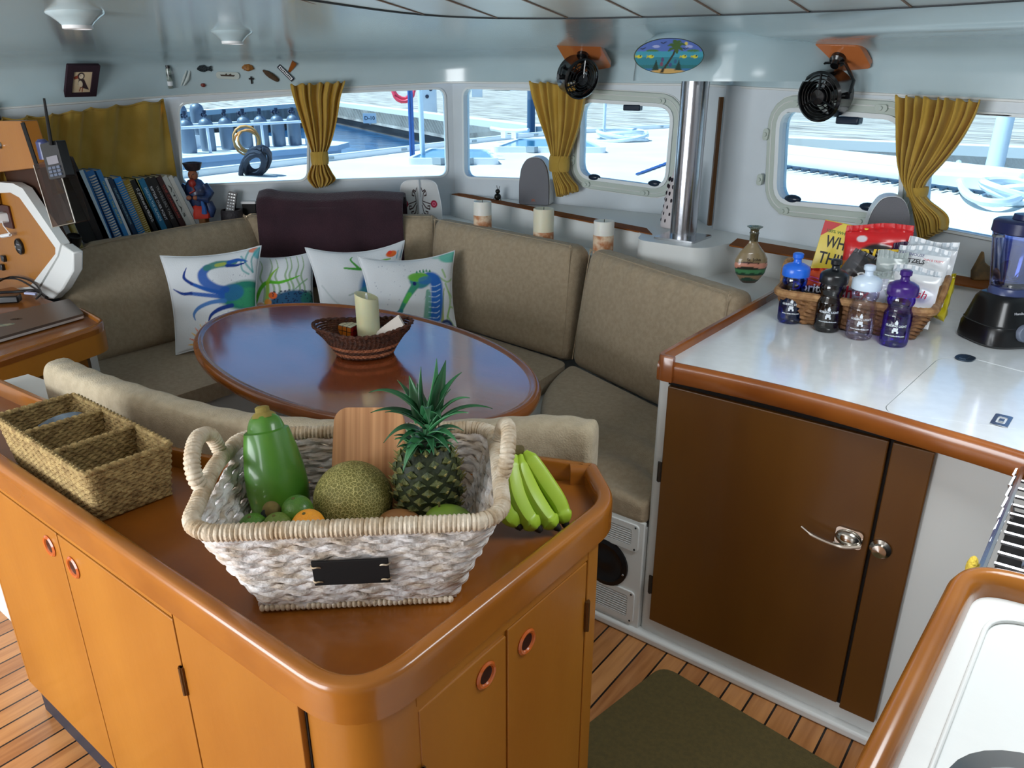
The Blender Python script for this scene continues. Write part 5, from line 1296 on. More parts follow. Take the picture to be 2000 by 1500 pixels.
def seahorse(pa):
    pa.oval(.97,.95,.16,.10,(80,190,170),.9); pa.oval(.88,.98,.14,.05,(120,200,180),.6); pa.poly([(0,0),(1,0),(1,.06),(0,.1)], (206,192,170), .7)
    for pts_ in ([(.80,.7),(.92,.62),(1,.66)], [(.86,.78),(.9,.68)], [(.9,.6),(.96,.4),(.9,.2)], [(.94,.5),(1,.42)], [(.88,.12),(.94,.3),(1,.3)], [(.9,.2),(.97,.08)]): strokes(pa, pts_, .014, (150,195,110), .75)
    strokes(pa, [(.82,.02),(.84,.3),(.88,.55)], [.03,.022,.004], (170,180,50), .9)
    strokes(pa, [(.60,.62),(.70,.70),(.78,.62),(.78,.42),(.74,.2),(.70,.02)], [.07,.085,.085,.095,.10,.07], (40,104,190)); strokes(pa, [(.68,.52),(.66,.3),(.63,.12)], [.03,.05,.05], (70,160,130), .8)
    pa.oval(.60,.66,.13,.105,(60,140,150)); pa.oval(.58,.71,.12,.07,(110,185,60),.95); pa.oval(.66,.66,.09,.06,(50,110,190),.7)
    strokes(pa, [(.54,.60),(.44,.46),(.36,.32)], [.055,.035,.028], (60,150,120)); strokes(pa, [(.47,.5),(.42,.42)], .03, (90,190,70), .9); strokes(pa, [(.36,.31),(.32,.295)], [.032,.02], (40,120,130))
    for k in range(9):
        y = .60-.065*k; strokes(pa, [(.69-.004*k,y-.01),(.76,y-.025),(.83-.006*k,y)], .007, (190,215,240), .8)
    for k in range(5): pa.poly([(.56+.035*k,.77+.012*(k%2)),(.575+.035*k,.83-.01*abs(k-2)),(.59+.035*k,.765)], (70,150,110))
    pa.oval(.535,.625,.022,.028,(24,40,110)); pa.oval(.88,.08,.09,.09,(40,60,110)); pa.oval(.88,.08,.05,.05,(120,140,170),.8); 
    rnd = random.Random(9)
    for _ in range(25): pa.oval(rnd.uniform(.1,.7),rnd.uniform(.4,.95),.004,.006,(70,80,130),.8)
def PDp(u, v, dist): return PT(u, v, Vector((-SY, CY))*dist)
def pq(bl, br, tr, tl): return [PDp(*x) for x in (bl, br, tr, tl)]
pillow(pq((344,693,3.20),(505,676,3.30),(510,480,3.54),(313,500,3.36)), .10, 'white pillow printed with a blue crab, leftmost on the settee', crab, 1)
pillow(pq((492,668,3.40),(622,665,3.50),(612,492,3.68),(474,500,3.60)), .09, 'white pillow printed with green seaweed and a dotted turtle shell', turtle, 2)
pillow(pq((632,655,3.42),(782,650,3.56),(790,470,3.70),(596,484,3.58)), .09, 'white pillow printed with a blue and yellow fish, half behind another', fish, 3, sag=.02)
pillow(pq((726,668,3.28),(893,650,3.38),(888,490,3.55),(699,501,3.42)), .10, 'white pillow printed with a blue seahorse, rightmost on the settee', seahorse, 4, sag=.015)
# ------------------------------------------------------------------ dark towel over the corner cushion
towm = mat('towel_plum', (58,32,42), .95, col2=(46,24,34), scale=8, bump=1, bscale=180, sheen=.25)
A = Vector((-3.56,2.36,0)); # cushion back face line behind, front line of the corner cushion at the top
fl, fr_ = Vector((-3.40,2.335,0)), Vector((-2.84,2.79,0))
d = (fr_-fl).normalized(); nn = Vector((d.y,-d.x,0))
def tow(u, v):
    p = fl.lerp(fr_, u)
    # profile over the backrest: down the front, over the roll, down the back
    prof = [(.085,.60),(.080,.75),(.065,.90),(.055,.975),(.03,1.02),(-.03,1.05),(-.10,1.035),(-.145,.99),(-.155,.92)]
    i = v*(len(prof)-1); k = min(len(prof)-2, int(i)); q = i-k; o = prof[k][0]*(1-q)+prof[k+1][0]*q; z = prof[k][1]*(1-q)+prof[k+1][1]*q
    o += .006*math.sin(7*u+3*v); z += .006*math.sin(9*u+1)*(v > .4)+ (.012*math.exp(-((u-.06)/.05)**2) if .35 < v < .8 else 0)
    return tuple(p+nn*o+Vector((0,0,z)))
q = MB().grid(40, 60, tow); t = tag(q.build('towel', towm, solid=.022, bevel=.008, angle=180), 'dark plum towel draped over the corner backrest behind the pillows', 'towel')
# ------------------------------------------------------------------ basket, candle, cube, cards on the table
bb = Vector((-1.915,1.662,TZ+.002))
wk = mat('dark_wicker', (92,50,30), .6, col2=(60,32,20), scale=50, bump=.8, bscale=150); wkl = mat('light_wicker', (190,120,84), .6, col2=(150,88,58), scale=60, bump=.8, bscale=150)
t = thing('table_basket', 'small dark brown woven basket with a rolled rim on the oval table', 'basket', bb, (0,0,.1)); T_ = root_matrix(t)
def brad(z, a):
    k = z/.085; sx_ = .094+.052*k**1.3; sy_ = .078+.030*k**1.2
    # boat shaped rim
    c_, s_ = math.cos(a+YAW*-1), math.sin(a-YAW)
    r = 1/math.sqrt((c_/sx_)**2+(s_/sy_)**2)
    return r*(1+.10*k*max(0, abs(c_)-.8)/.2)
def ring(z, rad, n=90, wob=0.0): return [(brad(z,a)*math.cos(a+0), brad(z,a)*math.sin(a), z+wob*abs(math.cos(a-YAW))**3) for a in [2*PI*i/n for i in range(n)]]
qd, ql = MB().at(M=T_), MB().at(M=T_)
for k in range(15):
    z = .004+k*.0056; tgt = ql if k in (1,2,5,6) else qd
    tgt.tube(ring(z, 0, 150, .016*(k/15)**2), .0036, 6, closed=True, rf=lambda i, ph, L, kk=k: 1+.35*math.cos(2*ph+L*420+kk*PI))
qd.lathe([(.0,.003),(.085,.003)], 40, caps=False)
qd.tube(ring(.089,0,200,.018), .0055, 8, closed=True, rf=lambda i, ph, L: 1+.4*math.cos(2*ph-L*250))
qd.build('dark_weave', wk, t); ql.build('light_weave', wkl, t)
q = MB().at(M=T_)
for i in range(46):
    a = 2*PI*i/46; q.tube([(brad(z,a)*math.cos(a)*.985, brad(z,a)*math.sin(a)*.985, z+.002) for z in (.0,.03,.06,.086)], .0022, 5)
q.build('stakes', wk, t)
# flameless candle
cb = G(722,668,TZ+.02); cb = Vector((-1.93,1.69,TZ+.006)); cr_ = PT(722,620,cb); R_ = .0395
cp = PDp(724,640,2.62); cc = Vector((-1.932,1.70,TZ+.004))
ivory = mat('ivory_wax', (222,214,166), .4, col2=(206,214,190), scale=6, sss=.4)
t = thing('flameless_candle', 'tall ivory pillar candle with a slanted open top in the table basket', 'candle', cc)
q = MB().at(cc); n = 40; H0 = .188
pts = []; prof = [(R_,0),(R_,.04),(R_,.08),(R_,1),(R_*.93,1.0),(R_*.84,.99),(R_*.78,.93),(R_*.55,.90),(0,.895)]
for r, z in prof:
    for i in range(n):
        a = 2*PI*i/n; tilt = -.012*math.cos(a-YAW) ; 
        zz = z if z < .5 else H0*z+(tilt*1.0 if z > .95 else tilt*.3)
        pts.append((r*math.cos(a), r*math.sin(a), zz))
m_ = q.pv(pts)
for j in range(len(prof)-1):
    for i in range(n): q.pf([(j*n+i, j*n+(i+1)%n, (j+1)*n+(i+1)%n, (j+1)*n+i)], m_)
q.build('wax_body', ivory, t)
MB().at(cc).ell((0,0,H0*.90+.014), (.006,.003,.014), 12, 8).build('plastic_flame', white, t)
# colour puzzle cube
cq = Vector((-2.010,1.676,TZ+.056)); t = thing('puzzle_cube', 'colour puzzle cube with cream top, green and orange sides in the basket', 'puzzle cube', cq, (.0,.10,.28)); T_ = root_matrix(t)
s_ = .052; MB().at(M=T_).cbox((0,0,0), (s_,s_,s_)).build('core', blk, t, smooth=False, bevel=.002)
for nm, cmn, ax, sg in (('top','cube_cream',2,1),('green','cube_green',0,-1),('orange','cube_orange',1,-1),('back','cube_blue',1,1),('side','cube_red',0,1)):
    col_ = {'cube_cream':(238,228,196),'cube_green':(24,92,60),'cube_orange':(196,110,30),'cube_blue':(30,60,140),'cube_red':(170,30,30)}[cmn]
    q = MB().at(M=T_); g3 = s_/3
    for i in (-1,0,1):
        for j in (-1,0,1):
            c_ = [0,0,0]; d_ = [g3*.84]*3; c_[ax] = sg*s_/2; d_[ax] = .0016
            o2 = [k for k in range(3) if k != ax]; c_[o2[0]] = i*g3; c_[o2[1]] = j*g3; q.cbox(c_, d_)
    q.build('stickers', mat(cmn, col_, .35), t, smooth=False)
# cards standing at the right of the basket
c0 = PT(785,652,bb+Vector((.05,.04,0)))
ck = mat('card_stock', (226,216,206), .6); F = frame(Vector((-1.842,1.722,TZ+.075)), (CY,SY,.75), zdir=Vector((-SY*.3+.5, CY*.2-.9, .5)))
for i, lab in enumerate(('pale card leaning on the rim of the table basket, in front', 'pale card leaning on the rim of the table basket, middle', 'pale card leaning on the rim of the table basket, rearmost')):
    M_ = F@Matrix.Translation((0,.004*i,-.006*i)); tag(MB().at(M=M_).prism(rrect(-.055,.05,-.032,.032,.004), 0, .004).build('card', ck, smooth=False), lab, 'card')
for i, (x, y) in enumerate(((-.05,-.035),(-.03,-.05),(-.065,-.015))):
    tag(MB().ell(bb+Vector((x,y,.012)), (.010,.009,.007), 10, 7).build('game_pebble', mat('pebble_grey', (150,140,132), .5)), 'small grey pebble lying at the front inside the table basket', 'pebble', 'pebbles in the table basket')
# ------------------------------------------------------------------ books on the port shelf
def book(u0, v0, u1, v1, wpx, col, lab, title=None, tcol=(230,230,230), x=-3.60, name='book', spiral=None, kind='book', dep=.16, cat='book', tsize=None):
    """spine seen from top-left pixel (u0,v0) to bottom (u1,v1), wpx wide on the picture"""
    a = PX(u0, v0, x); b_ = PX(u1, v1, x); c_ = PX(u1+wpx, v1, x); th = abs(c_.y-b_.y)*1.0
    zb = .888; dz_ = (a-b_); 
    up = dz_.normalized(); 
    k = (b_.z-zb)/up.z; base = b_-up*k; L_ = (a-base).length
    F = frame(base, (0,1,0) , zdir=(1,0,0))
    up0 = Vector((0,up.y,up.z)).normalized(); side = Vector((0,up.z,-up.y)).normalized()
    F = Matrix(((0,0,1,base.x),(side.y,up0.y,0,base.y),(side.z,up0.z,0,base.z),(0,0,0,1)))
    w = th*abs(side.y)*1.0
    t = thing(name, lab, cat, base); T_ = F
    m_ = mat('cover_%d_%d_%d' % col, col, .45, coat=.2)
    MB().at(M=T_).box(0,w,0,L_,-.003,0).box(0,.0022,0,L_,-dep,0).box(w-.0022,w,0,L_,-dep,0).build('cover', m_, t, smooth=False, bevel=.0012)
    MB().at(M=T_).box(.0022,w-.0022,.004,L_-.004,-dep+.004,-.003).build('pages', mat('book_pages', (206,196,172), .9), t, smooth=False)
    if title:
        text(title, tsize or w*.55, T_@Matrix(((0,1,0,w/2),(-1,0,0,L_*.55),(0,0,1,.0008),(0,0,0,1))), mat('ink_%d_%d_%d' % tcol, tcol, .5), t, name='spine_title', width=L_*.6)
    if spiral:
        q = MB().at(M=T_); n = 26
        for i in range(n):
            y = L_*.04+i*L_*.92/n; q.tube([(w*.1,y,.0),(w*.2,y,.008),(w*.8,y+.002,.008),(w*.9,y,.0)], .0016 if spiral != 'comb' else .0034, 5)
        q.build('spiral_binding', mat('spiral_white', (226,226,220), .4) if spiral == 'comb' else mat('spiral_tan', (206,196,150), .4), t)
    return t
X_ = -3.60
book(118,314,176,440,26,(18,16,22),'thick black binder at the left end of the book row', x=-3.59)
book(147,336,196,452,16,(196,222,238),'pale white ring binder with a finger hole next to the black binder', x=-3.59)
book(160,334,207,450,7,(36,110,176),'thin mid blue folder right of the pale binder')
book(168,336,216,446,15,(46,120,190),'blue notebook bound with a white plastic comb', spiral='comb')
book(187,334,235,444,10,(60,140,206),'blue paperback with yellow edge beside the comb bound notebook', 'GUIDE TO THE ISLANDS', (210,220,120))
book(203,349,243,441,6,(226,232,236),'thin white paperback between two blue books')
book(210,350,252,440,9,(24,54,84),'dark blue paperback with pale lettering', 'CRUISING HANDBOOK', (140,190,210))
book(222,350,262,438,15,(40,136,214),'bright blue spiral bound book with plain spine', spiral='wire')
book(240,354,275,436,13,(150,124,40),'olive yellow spiral bound book in the middle of the row', spiral='wire')
book(253,354,291,432,14,(18,18,18),'black book with white title St. John in the middle of the row', 'ST. JOHN and the VIRGIN IS.', (236,236,236))
book(262,350,298,428,5,(196,190,110),'thin pale yellow booklet right of the St. John book')
book(270,352,306,428,12,(28,110,150),'teal blue book with light lettering near the black books', 'SAILING THE ISLANDS', (190,220,230))
book(281,350,316,424,12,(20,20,24),'black book with white title at the right of the teal book', 'RIPTIDE OVER POINT', (220,220,226))
book(292,349,328,422,12,(30,26,26),'dark book with faint lettering, second black book from the right', 'TRAVELLERS TALES', (150,150,150))
book(305,347,341,418,11,(56,30,30),'dark maroon book with red lettering right of the black books', 'THE CARIBBEAN', (176,70,60))
book(316,347,352,416,11,(188,190,184),'grey white book, left of the three pale magazines', 'ATLAS', (60,60,60))
book(328,346,362,414,9,(206,204,196),'pale magazine, middle of the three at the right end')
book(338,348,371,412,8,(170,180,186),'bluish grey magazine at the far right end of the book row')
# yellow spiral pad and binoculars at the left end
a = PX(135,450,-3.5)
book(132,432,148,470,10,(210,190,30),'yellow spiral pad sticking out below the acrylic holder', x=-3.52, dep=.02, spiral='wire', cat='notepad', name='notepad')
p = PX(133,477,-3.45); t = thing('binoculars', 'black binoculars lying at the left end of the settee by the panel', 'binoculars', p)
for dy, nm in ((0,'barrel'),(.045,'barrel')):
    MB().at(p+Vector((0,dy-.02,0)), (0,.35,.2)).lathe([(.0,-.05),(.018,-.05),(.02,-.02),(.026,.0),(.028,.035),(.022,.036),(.021,.03),(0,.028)], 20).build(nm, blk, t)
MB().cbox(p+Vector((0,.0,-.01)), (.03,.03,.03)).build('bridge', blk, t, bevel=.005)
# ------------------------------------------------------------------ captain figurine
p = Vector((-3.62,2.13,.886)); pc = PT(388,425,p)
t = thing('captain_figurine', 'carved old sailor figurine in blue coat and black hat on the left shelf', 'figurine', p, (0,0,YAW)); T_ = root_matrix(t)
# scale so that the top lands at v=313
zt = PT(388,313,p).z; Hf = zt-p.z; k = Hf/.30
def fm_(q, M_): q.at(M=T_@Matrix.Scale(k,4)@M_)
q = MB(); fm_(q, Matrix.Identity(4)); q.box(-.03,.03,-.025,.03,0,.07); q.build('barrel_seat', mat('fig_wood', (150,98,50), .6, col2=(110,66,30), scale=30), t, bevel=.006)
q = MB(); fm_(q, Matrix.Identity(4)); q.lathe([(.0,.05),(.055,.052),(.058,.07),(.045,.10),(.03,.12),(0,.13)], 20, sy=.8, fn=lambda a, z: 1+.07*math.sin(7*a)); q.build('red_trousers', mat('fig_red', (200,52,34), .5), t)
q = MB(); fm_(q, Matrix.Identity(4)); q.lathe([(.0,.09),(.04,.10),(.047,.13),(.05,.16),(.046,.19),(.03,.215),(.014,.222),(0,.225)], 22, sy=.75)
for s_ in (-1,1): q.tube([(s_*.04,0,.195),(s_*.062,-.005,.16),(s_*.052,-.03,.135),(s_*.018,-.05,.145)], [.017,.019,.017,.013], 10)
for s_ in (-1,1): q.tube([(s_*.045,.0,.12),(s_*.055,.0,.085),(s_*.05,.0,.055)], [.02,.024,.012], 10)
q.build('blue_coat', mat('fig_blue', (44,70,120), .4, coat=.3, col2=(24,34,64), scale=30), t)
q = MB(); fm_(q, Matrix.Identity(4)); q.ell((0,-.008,.238), (.021,.022,.025), 18, 14, fn=lambda d: 1+.12*max(0,-d.y)*math.exp(-(d.z/.25)**2)*(1 if abs(d.x) < .3 else 0)); q.ell((0,-.033,.236),(.005,.007,.006),8,6)
for s_ in (-1,1): q.ell((s_*.014,-.054,.146), (.012,.01,.010), 10, 8)
q.build('face_and_hands', mat('fig_skin', (150,92,66), .5), t)
for s_ in (-1,1):
    q = MB(); fm_(q, Matrix.Identity(4)); q.ell((s_*.008,-.0285,.243),(.003,.002,.003),8,6); q.build('eye', blk, t)
q = MB(); fm_(q, Matrix.Identity(4)); q.ell((0,-.028,.226),(.008,.003,.002),8,6); q.build('mouth', mat('fig_mouth', (90,30,26), .5), t)
q = MB(); fm_(q, Matrix.Identity(4)); q.tube([(.0,-.036,.20),(.012,-.045,.175),(-.01,-.048,.165)], .004, 6).ell((0,-.03,.205),(.016,.012,.018),10,8); q.build('red_scarf', mat('fig_red2', (150,40,30), .5), t)
q = MB(); fm_(q, Matrix.Identity(4))
q.lathe([(.0,.255),(.024,.256),(.030,.262),(.040,.290),(.036,.291),(.022,.275),(0,.274)], 24, fn=lambda a, z: 1+.22*(abs(math.cos(1.5*a+PI/4*0))-.6)*(z > .26)); q.build('tricorn_hat', mat('fig_hat', (34,30,40), .5, col2=(60,48,50), scale=40), t)
q = MB(); fm_(q, Matrix.Identity(4)); q.tube([(.035,-.045,.14),(.04,-.04,.10),(.036,-.035,.075)], [.004,.01,.012], 8); q.build('blue_bag', mat('fig_bag', (50,100,170), .4), t)
# ------------------------------------------------------------------ pot with remote, little stand
p = G(452,420,.887); p = Vector((-3.60,2.40,.886)); p = PDp(454,424,3.97); p.z = .886
t = thing('woven_pot', 'dark round pot on the shelf holding a remote control', 'pot', p)
MB().at(p).lathe([(.0,0),(.05,0),(.057,.03),(.054,.075),(.05,.085),(.046,.085),(.05,.07),(.05,.01),(0,.008)], 28, caps=False).build('pot_body', mat('pot_dark', (52,48,52), .6, bump=1, bscale=90), t)
F = frame(p+Vector((.0,0,.10)), (CY,SY,.0), zdir=(SY*1,-CY,.2)); F = F@Matrix.Rotation(-.2,4,'Z')
t = thing('remote_control', 'black remote control with rows of white buttons standing in the pot', 'remote control', F.translation)
MB().at(M=F).prism(rrect(-.022,.022,-.09,.075,.01), -.008, .008).build('handset', blk, t, bevel=.003)
q = MB().at(M=F)
for i in range(3):
    for j in range(8): q.cbox((-.013+.013*i,.062-.015*j,.009), (.008,.006,.003))
q.build('buttons', whitet, t, smooth=False)
p = PDp(492,428,4.05); p.z = .886; t = thing('small_stand', 'small black and white stand between the pot and the towel', 'stand', p, (0,0,YAW)); T_ = root_matrix(t)
MB().at(M=T_).box(-.034,.034,-.025,.025,0,.105).build('box_body', blkm, t, bevel=.002)
MB().at(M=T_).box(-.038,.038,-.03,.03,.105,.118).build('top_plate', white, t, bevel=.002)
MB().at(M=T_).box(-.028,.028,-.027,-.0255,.03,.045).build('front_strip', white, t, smooth=False)
# ------------------------------------------------------------------ navigation corner
PYN = 1.28
outer = [PY(u,v,PYN) for u, v in ((-60,352),(25,358),(44,368),(118,476),(112,500),(60,585),(-60,610))]
inner = [PY(u,v,PYN) for u, v in ((-60,380),(20,376),(38,386),(108,484),(108,496),(58,560),(-60,575))]
Mn = Matrix(((1,0,0,0),(0,0,1,PYN),(0,1,0,0),(0,0,0,1)))
t = thing('nav_panel', 'orange wooden panel in a white frame at the left above the chart desk', 'panel', (-3.5,PYN,.7))
oo = [(p.x,p.z) for p in outer][::-1]; ii = [(p.x,p.z) for p in inner][::-1]
MB().at(M=Mn).prism(oo, .0, .035, [ii]).build('panel_frame', gelw, t, bevel=.008)
MB().at(M=Mn).prism(ii, .012, .03).build('wood_panel', wood, t, smooth=False)
# moulded return between panel and cushion
rt = [PY(u,v,PYN) for u, v in ((118,478),(140,494),(140,530),(120,565),(100,585),(62,585),(112,500))]
MB().at(M=Mn).prism([(p.x,p.z) for p in rt][::-1] if True else [], .004, .045).build('white_return', gelw, t, bevel=.006)
tag(struct(MB().box(-3.72,-3.2,1.30,1.33,0.0,.70).build('wall_nav', gelw, smooth=False)))
def on_nav(u, v): return PY(u, v, PYN+.0)
p = on_nav(35,482); F = frame(p+Vector((0,.010,0)), (1,0,0), zdir=(0,-1,0))
o = thing('round_gauge', 'round black gauge on the orange panel at the far left', 'gauge', p)
MB().at(M=F).lathe([(.034,0),(.034,.008),(.030,.011),(.028,.008),(0,.008)], 32).build('gauge_body', blk, o); q = MB().at(M=F); q.box(-.018,.018,.008,.011,.0085,.0092).box(-.012,.014,-.014,-.010,.0085,.0092); q.build('gauge_marks', mat('mark_grey', (150,150,160), .5), o, smooth=False)
p = on_nav(12,425); F = frame(p+Vector((0,.010,0)), (1,0,0), zdir=(0,-1,0))
o = thing('socket_plate', 'dark red socket plate with a white plug in it at the far left', 'socket', p)
MB().at(M=F).prism(rrect(-.07,.035,-.045,.05,.006), 0, .006).build('plate', mat('plate_red', (70,26,16), .4), o, bevel=.001)
o2 = thing('charger', 'white plug charger with a coiled white cord on the red plate', 'charger', p)
MB().at(M=F).prism(rrect(-.05,.012,-.02,.02,.01), .006, .045).build('plug_body', white, o2, bevel=.006)
q = MB().at(M=F); hel = [(-.0+.006*0, -.0, .03)]; a0 = Vector((.005,-.01,.03)); path = [a0, a0+Vector((.03,-.015,.01)), a0+Vector((.052,-.05,.0))]
coilp = [path[-1]+Vector((-.10*i/110, -.002-.018*i/110+.006*math.cos(2*PI*i/6), .006*math.sin(2*PI*i/6))) for i in range(110)]
q.tube(path+coilp, .0022, 6); q.build('coiled_cord', white, o2)
for u, v, lab in ((5,505,'small black switch on the orange panel below the gauge, upper one'),(2,522,'small black switch on the orange panel below the gauge, lower one')):
    p = on_nav(u,v); tag(MB().cbox(p+Vector((0,.004,0)), (.03,.014,.028)).build('switch', blk, bevel=.003), lab, 'switch')
# overhead locker
lk = [(p.x,p.z) for p in [PY(u,v,1.27) for u, v in ((-80,250),(0,236),(40,236),(70,328),(-80,345))]][::-1]
t = thing('overhead_locker', 'orange wooden locker at the upper left under the drawn curtain', 'locker', (-3.55,1.27,1.3))
Ml = Matrix(((1,0,0,0),(0,0,1,1.27),(0,1,0,0),(0,0,0,1)))
MB().at(M=Ml).prism(lk, 0, .06).build('locker_front', wood, t, smooth=False, bevel=.004)
p = PY(2,284,1.27); MB().at(M=frame(p, (1,0,0), zdir=(0,-1,0))).lathe([(.013,0),(.013,.006),(.008,.012),(0,.013)], 20).build('knob', steel, t)
lower = [(p.x,p.z) for p in [PY(u,v,1.285) for u, v in ((-80,330),(72,322),(132,475),(100,500),(-80,400))]][::-1]
MB().at(M=Matrix(((1,0,0,0),(0,0,1,1.33),(0,1,0,0),(0,0,0,1)))).prism([(p.x,p.z) for p in [PY(u,v,1.33) for u, v in ((-80,325),(76,322),(110,440),(135,490),(-80,420))]][::-1], 0, .02).build('locker_recess', mat('recess_shade', (60,34,20), .6), t, smooth=False)  # dark brown sheet: shade of the space below the locker put into its colour
# acrylic holder with radio
acr = pane_mat('acrylic', (226,212,204), .05, k=.15)
P4 = [PY(u,v,1.215) for u, v in ((68,322),(118,312),(148,434),(104,444))]
t = thing('acrylic_holder', 'clear acrylic pocket on the locker side holding the handheld radio', 'holder', P4[3])
hx = (P4[2]-P4[3]); hy = (P4[0]-P4[3]); F = frame(P4[3], hx, ydir=hy); Wd, Hd = hx.length, hy.length
MB().at(M=F).box(0,Wd,0,Hd,0,.003).box(0,.003,0,Hd,-.05,0).box(Wd-.003,Wd,0,Hd,-.05,0).box(0,Wd,0,.003,-.05,0).build('acrylic_pocket', acr, t, smooth=False)
q = MB().at(M=F).tube([(0,Hd,.002),(0,0,.002),(Wd,0,.002),(Wd,Hd,.002)], .0022, 5); q.build('polished_edge', mat('acrylic_edge', (170,164,150), .2), t)
ra, rb, rc = PY(86,280,1.19), PY(104,350,1.19), PY(121,347,1.19)
F = frame((rb+rc)/2, (rc-rb), ydir=(ra-rb)); Wd = (PY(122,300,1.19)-PY(86,300,1.19)).length*.95; Hd = (ra-rb).length
t = thing('handheld_radio', 'black handheld marine radio with long aerial in the acrylic pocket', 'radio', F.translation)
MB().at(M=F).prism(rrect(-Wd/2,Wd/2,0,Hd,.008), -.03, .0).build('radio_body', blk, t, bevel=.003)
MB().at(M=F).prism(rrect(-Wd*.30,Wd*.34,Hd*.40,Hd*.62,.003), .0, .0015).build('screen', mat('lcd_grey', (130,128,136), .3), t, smooth=False)
q = MB().at(M=F)
for i in range(3):
    for j in range(3): q.prism(rrect(-Wd*.34+i*Wd*.25,-Wd*.34+i*Wd*.25+Wd*.19,Hd*.07+j*Hd*.10,Hd*.07+j*Hd*.10+Hd*.07,.002), 0, .003)
q.build('keypad', mat('keys_grey', (90,100,120), .4), t, smooth=False)
at_, ab = PY(86,192,1.185), PY(100,283,1.185)
MB().tube([ab, ab.lerp(at_,.5), at_], [.007,.0055,.004], 8).build('aerial', blkm, t)
a, b_ = PY(44,240,1.24), PY(74,330,1.24); tag(MB().tube([a, b_], .011, 8, flat=.6).build('black_baton', blkm), 'flat black stick leaning beside the locker left of the radio', 'stick')
p = PY(83,283,1.27); tag(MB().at(p).lathe([(.0,-.05),(.02,-.05),(.021,.01),(.012,.02),(0,.02)], 16).build('spray_can', mat('can_blue', (70,76,120), .3)), 'small dark can with blue cap behind the handheld radio', 'can')
# chart desk
t = thing('chart_desk', 'orange wooden chart desk with raised rim at the left edge', 'desk', (-3.1,1.0,0))
dkp = rpoly([(-3.72,.60),(-2.78,.70),(-2.70,.95),(-2.80,1.19),(-2.98,1.28),(-3.72,1.28)], [0,.03,.08,.06,.03,0], 6)
dkp = rpoly([(-3.72,.45),(-2.63,.55),(-2.82,1.235),(-3.05,1.262),(-3.72,1.262)], [0,.03,.07,.03,0], 8)
MB().prism(dkp, .66, .735).build('desk_body', wood, t, bevel=.012, bseg=3)
MB().prism([(x*.995-.01,y*.995) for x, y in dkp], .735, .752).build('desk_top', trayw, t, smooth=False)
bnd = [p for p in dkp if p[0] > -3.6]
band(bnd, [(0,.735),(0,.764),(.004,.768),(.012,.768),(.016,.764),(.016,.735)]).build('desk_rim', rimw, t, angle=50)
MB().prism([(-3.72,.47),(-2.86,.56),(-2.98,1.2),(-3.72,1.24)], 0, .66).build('desk_cabinet', wood, t, smooth=False)
tag(MB().prism([(-3.0,.62),(-2.30,.66),(-2.30,.79),(-2.86,.79)], .0, .66).build('low_locker', wood, smooth=False, bevel=.006), 'low orange wooden locker between the desk and the island', 'locker')
LP = [G(u,v,.775) for u, v in ((-120,640),(135,583),(164,612),(-120,692))]
t = thing('laptop', 'closed bronze laptop lying on the chart desk at the left edge', 'laptop', LP[1])
MB().prism(rpoly([tuple(p.xy) for p in LP][::-1], .012), .757, .766).build('base', mat('laptop_silver', (206,204,200), .3, .5), t, bevel=.001)
MB().prism(rpoly([tuple(p.xy) for p in LP][::-1], .012), .766, .775).build('lid', mat('laptop_bronze', (96,84,76), .4, .4), t, bevel=.002)
p = G(32,623,.7752); MB().at(p, (0,0,YAW+.3)).lathe([(.020,0),(.020,.0006),(.014,.0006),(.014,0)], 28, sy=.6, caps=False).build('emblem', mat('emblem_dark', (40,36,34), .3, .7), t)
text('hp', .02, Matrix.Translation(p+Vector((0,0,.0004)))@Matrix.Rotation(YAW+.3,4,'Z'), mat('emblem_dark', (40,36,34), .3, .7), t, name='logo')
p = G(8,635,.7753); MB().at(p, (0,0,YAW+.5)).lathe([(.0,.0004),(.033,.0004),(.033,0)], 30, sy=.45, caps=False).build('oval_sticker', mat('sticker_cream', (190,176,140), .5, col2=(90,120,110), scale=40), t)
cabm = mat('cable_black', (14,12,14), .5)
base = G(60,575,.765)
for i, (pp, lab) in enumerate(([[(-20,560),(20,545),(60,552),(80,570),(70,580)], 'black cable loop lying at the back of the chart desk, upper loop'], [[(-20,548),(30,548),(70,568),(90,580)], 'black cable lying below the upper loop on the desk'], [[(-20,572),(30,574),(70,572),(92,582)], 'thick black cable running behind the laptop'])):
    q = MB().tube(smooth_path([G(u,v,.79-.006*i)+Vector((0,0,.01*math.sin(k))) for k, (u, v) in enumerate(pp)], 6), .004 if i < 2 else .006, 6); tag(q.build('power_cable', cabm), lab, 'cable')
p = G(12,582,.775); tag(MB().at((p.x,p.y,.757), (0,0,.9)).box(-.05,.05,-.025,.025,0,.03).build('power_adapter', blk, bevel=.006), 'black power adapter behind the laptop at the left edge', 'adapter')
p = G(60,574,.785); tag(MB().at(p, (0,.1,YAW)).box(-.022,.022,-.008,.008,-.002,.006).build('cable_tag', mat('tag_lilac', (176,184,220), .5), bevel=.001), 'pale lilac cable tag on the black cables of the desk', 'cable tag')
# ------------------------------------------------------------------ weaving helpers
def rope_rf(k, amp=.3, n=2): return lambda i, ph, L: 1+amp*math.cos(n*ph-L*k)
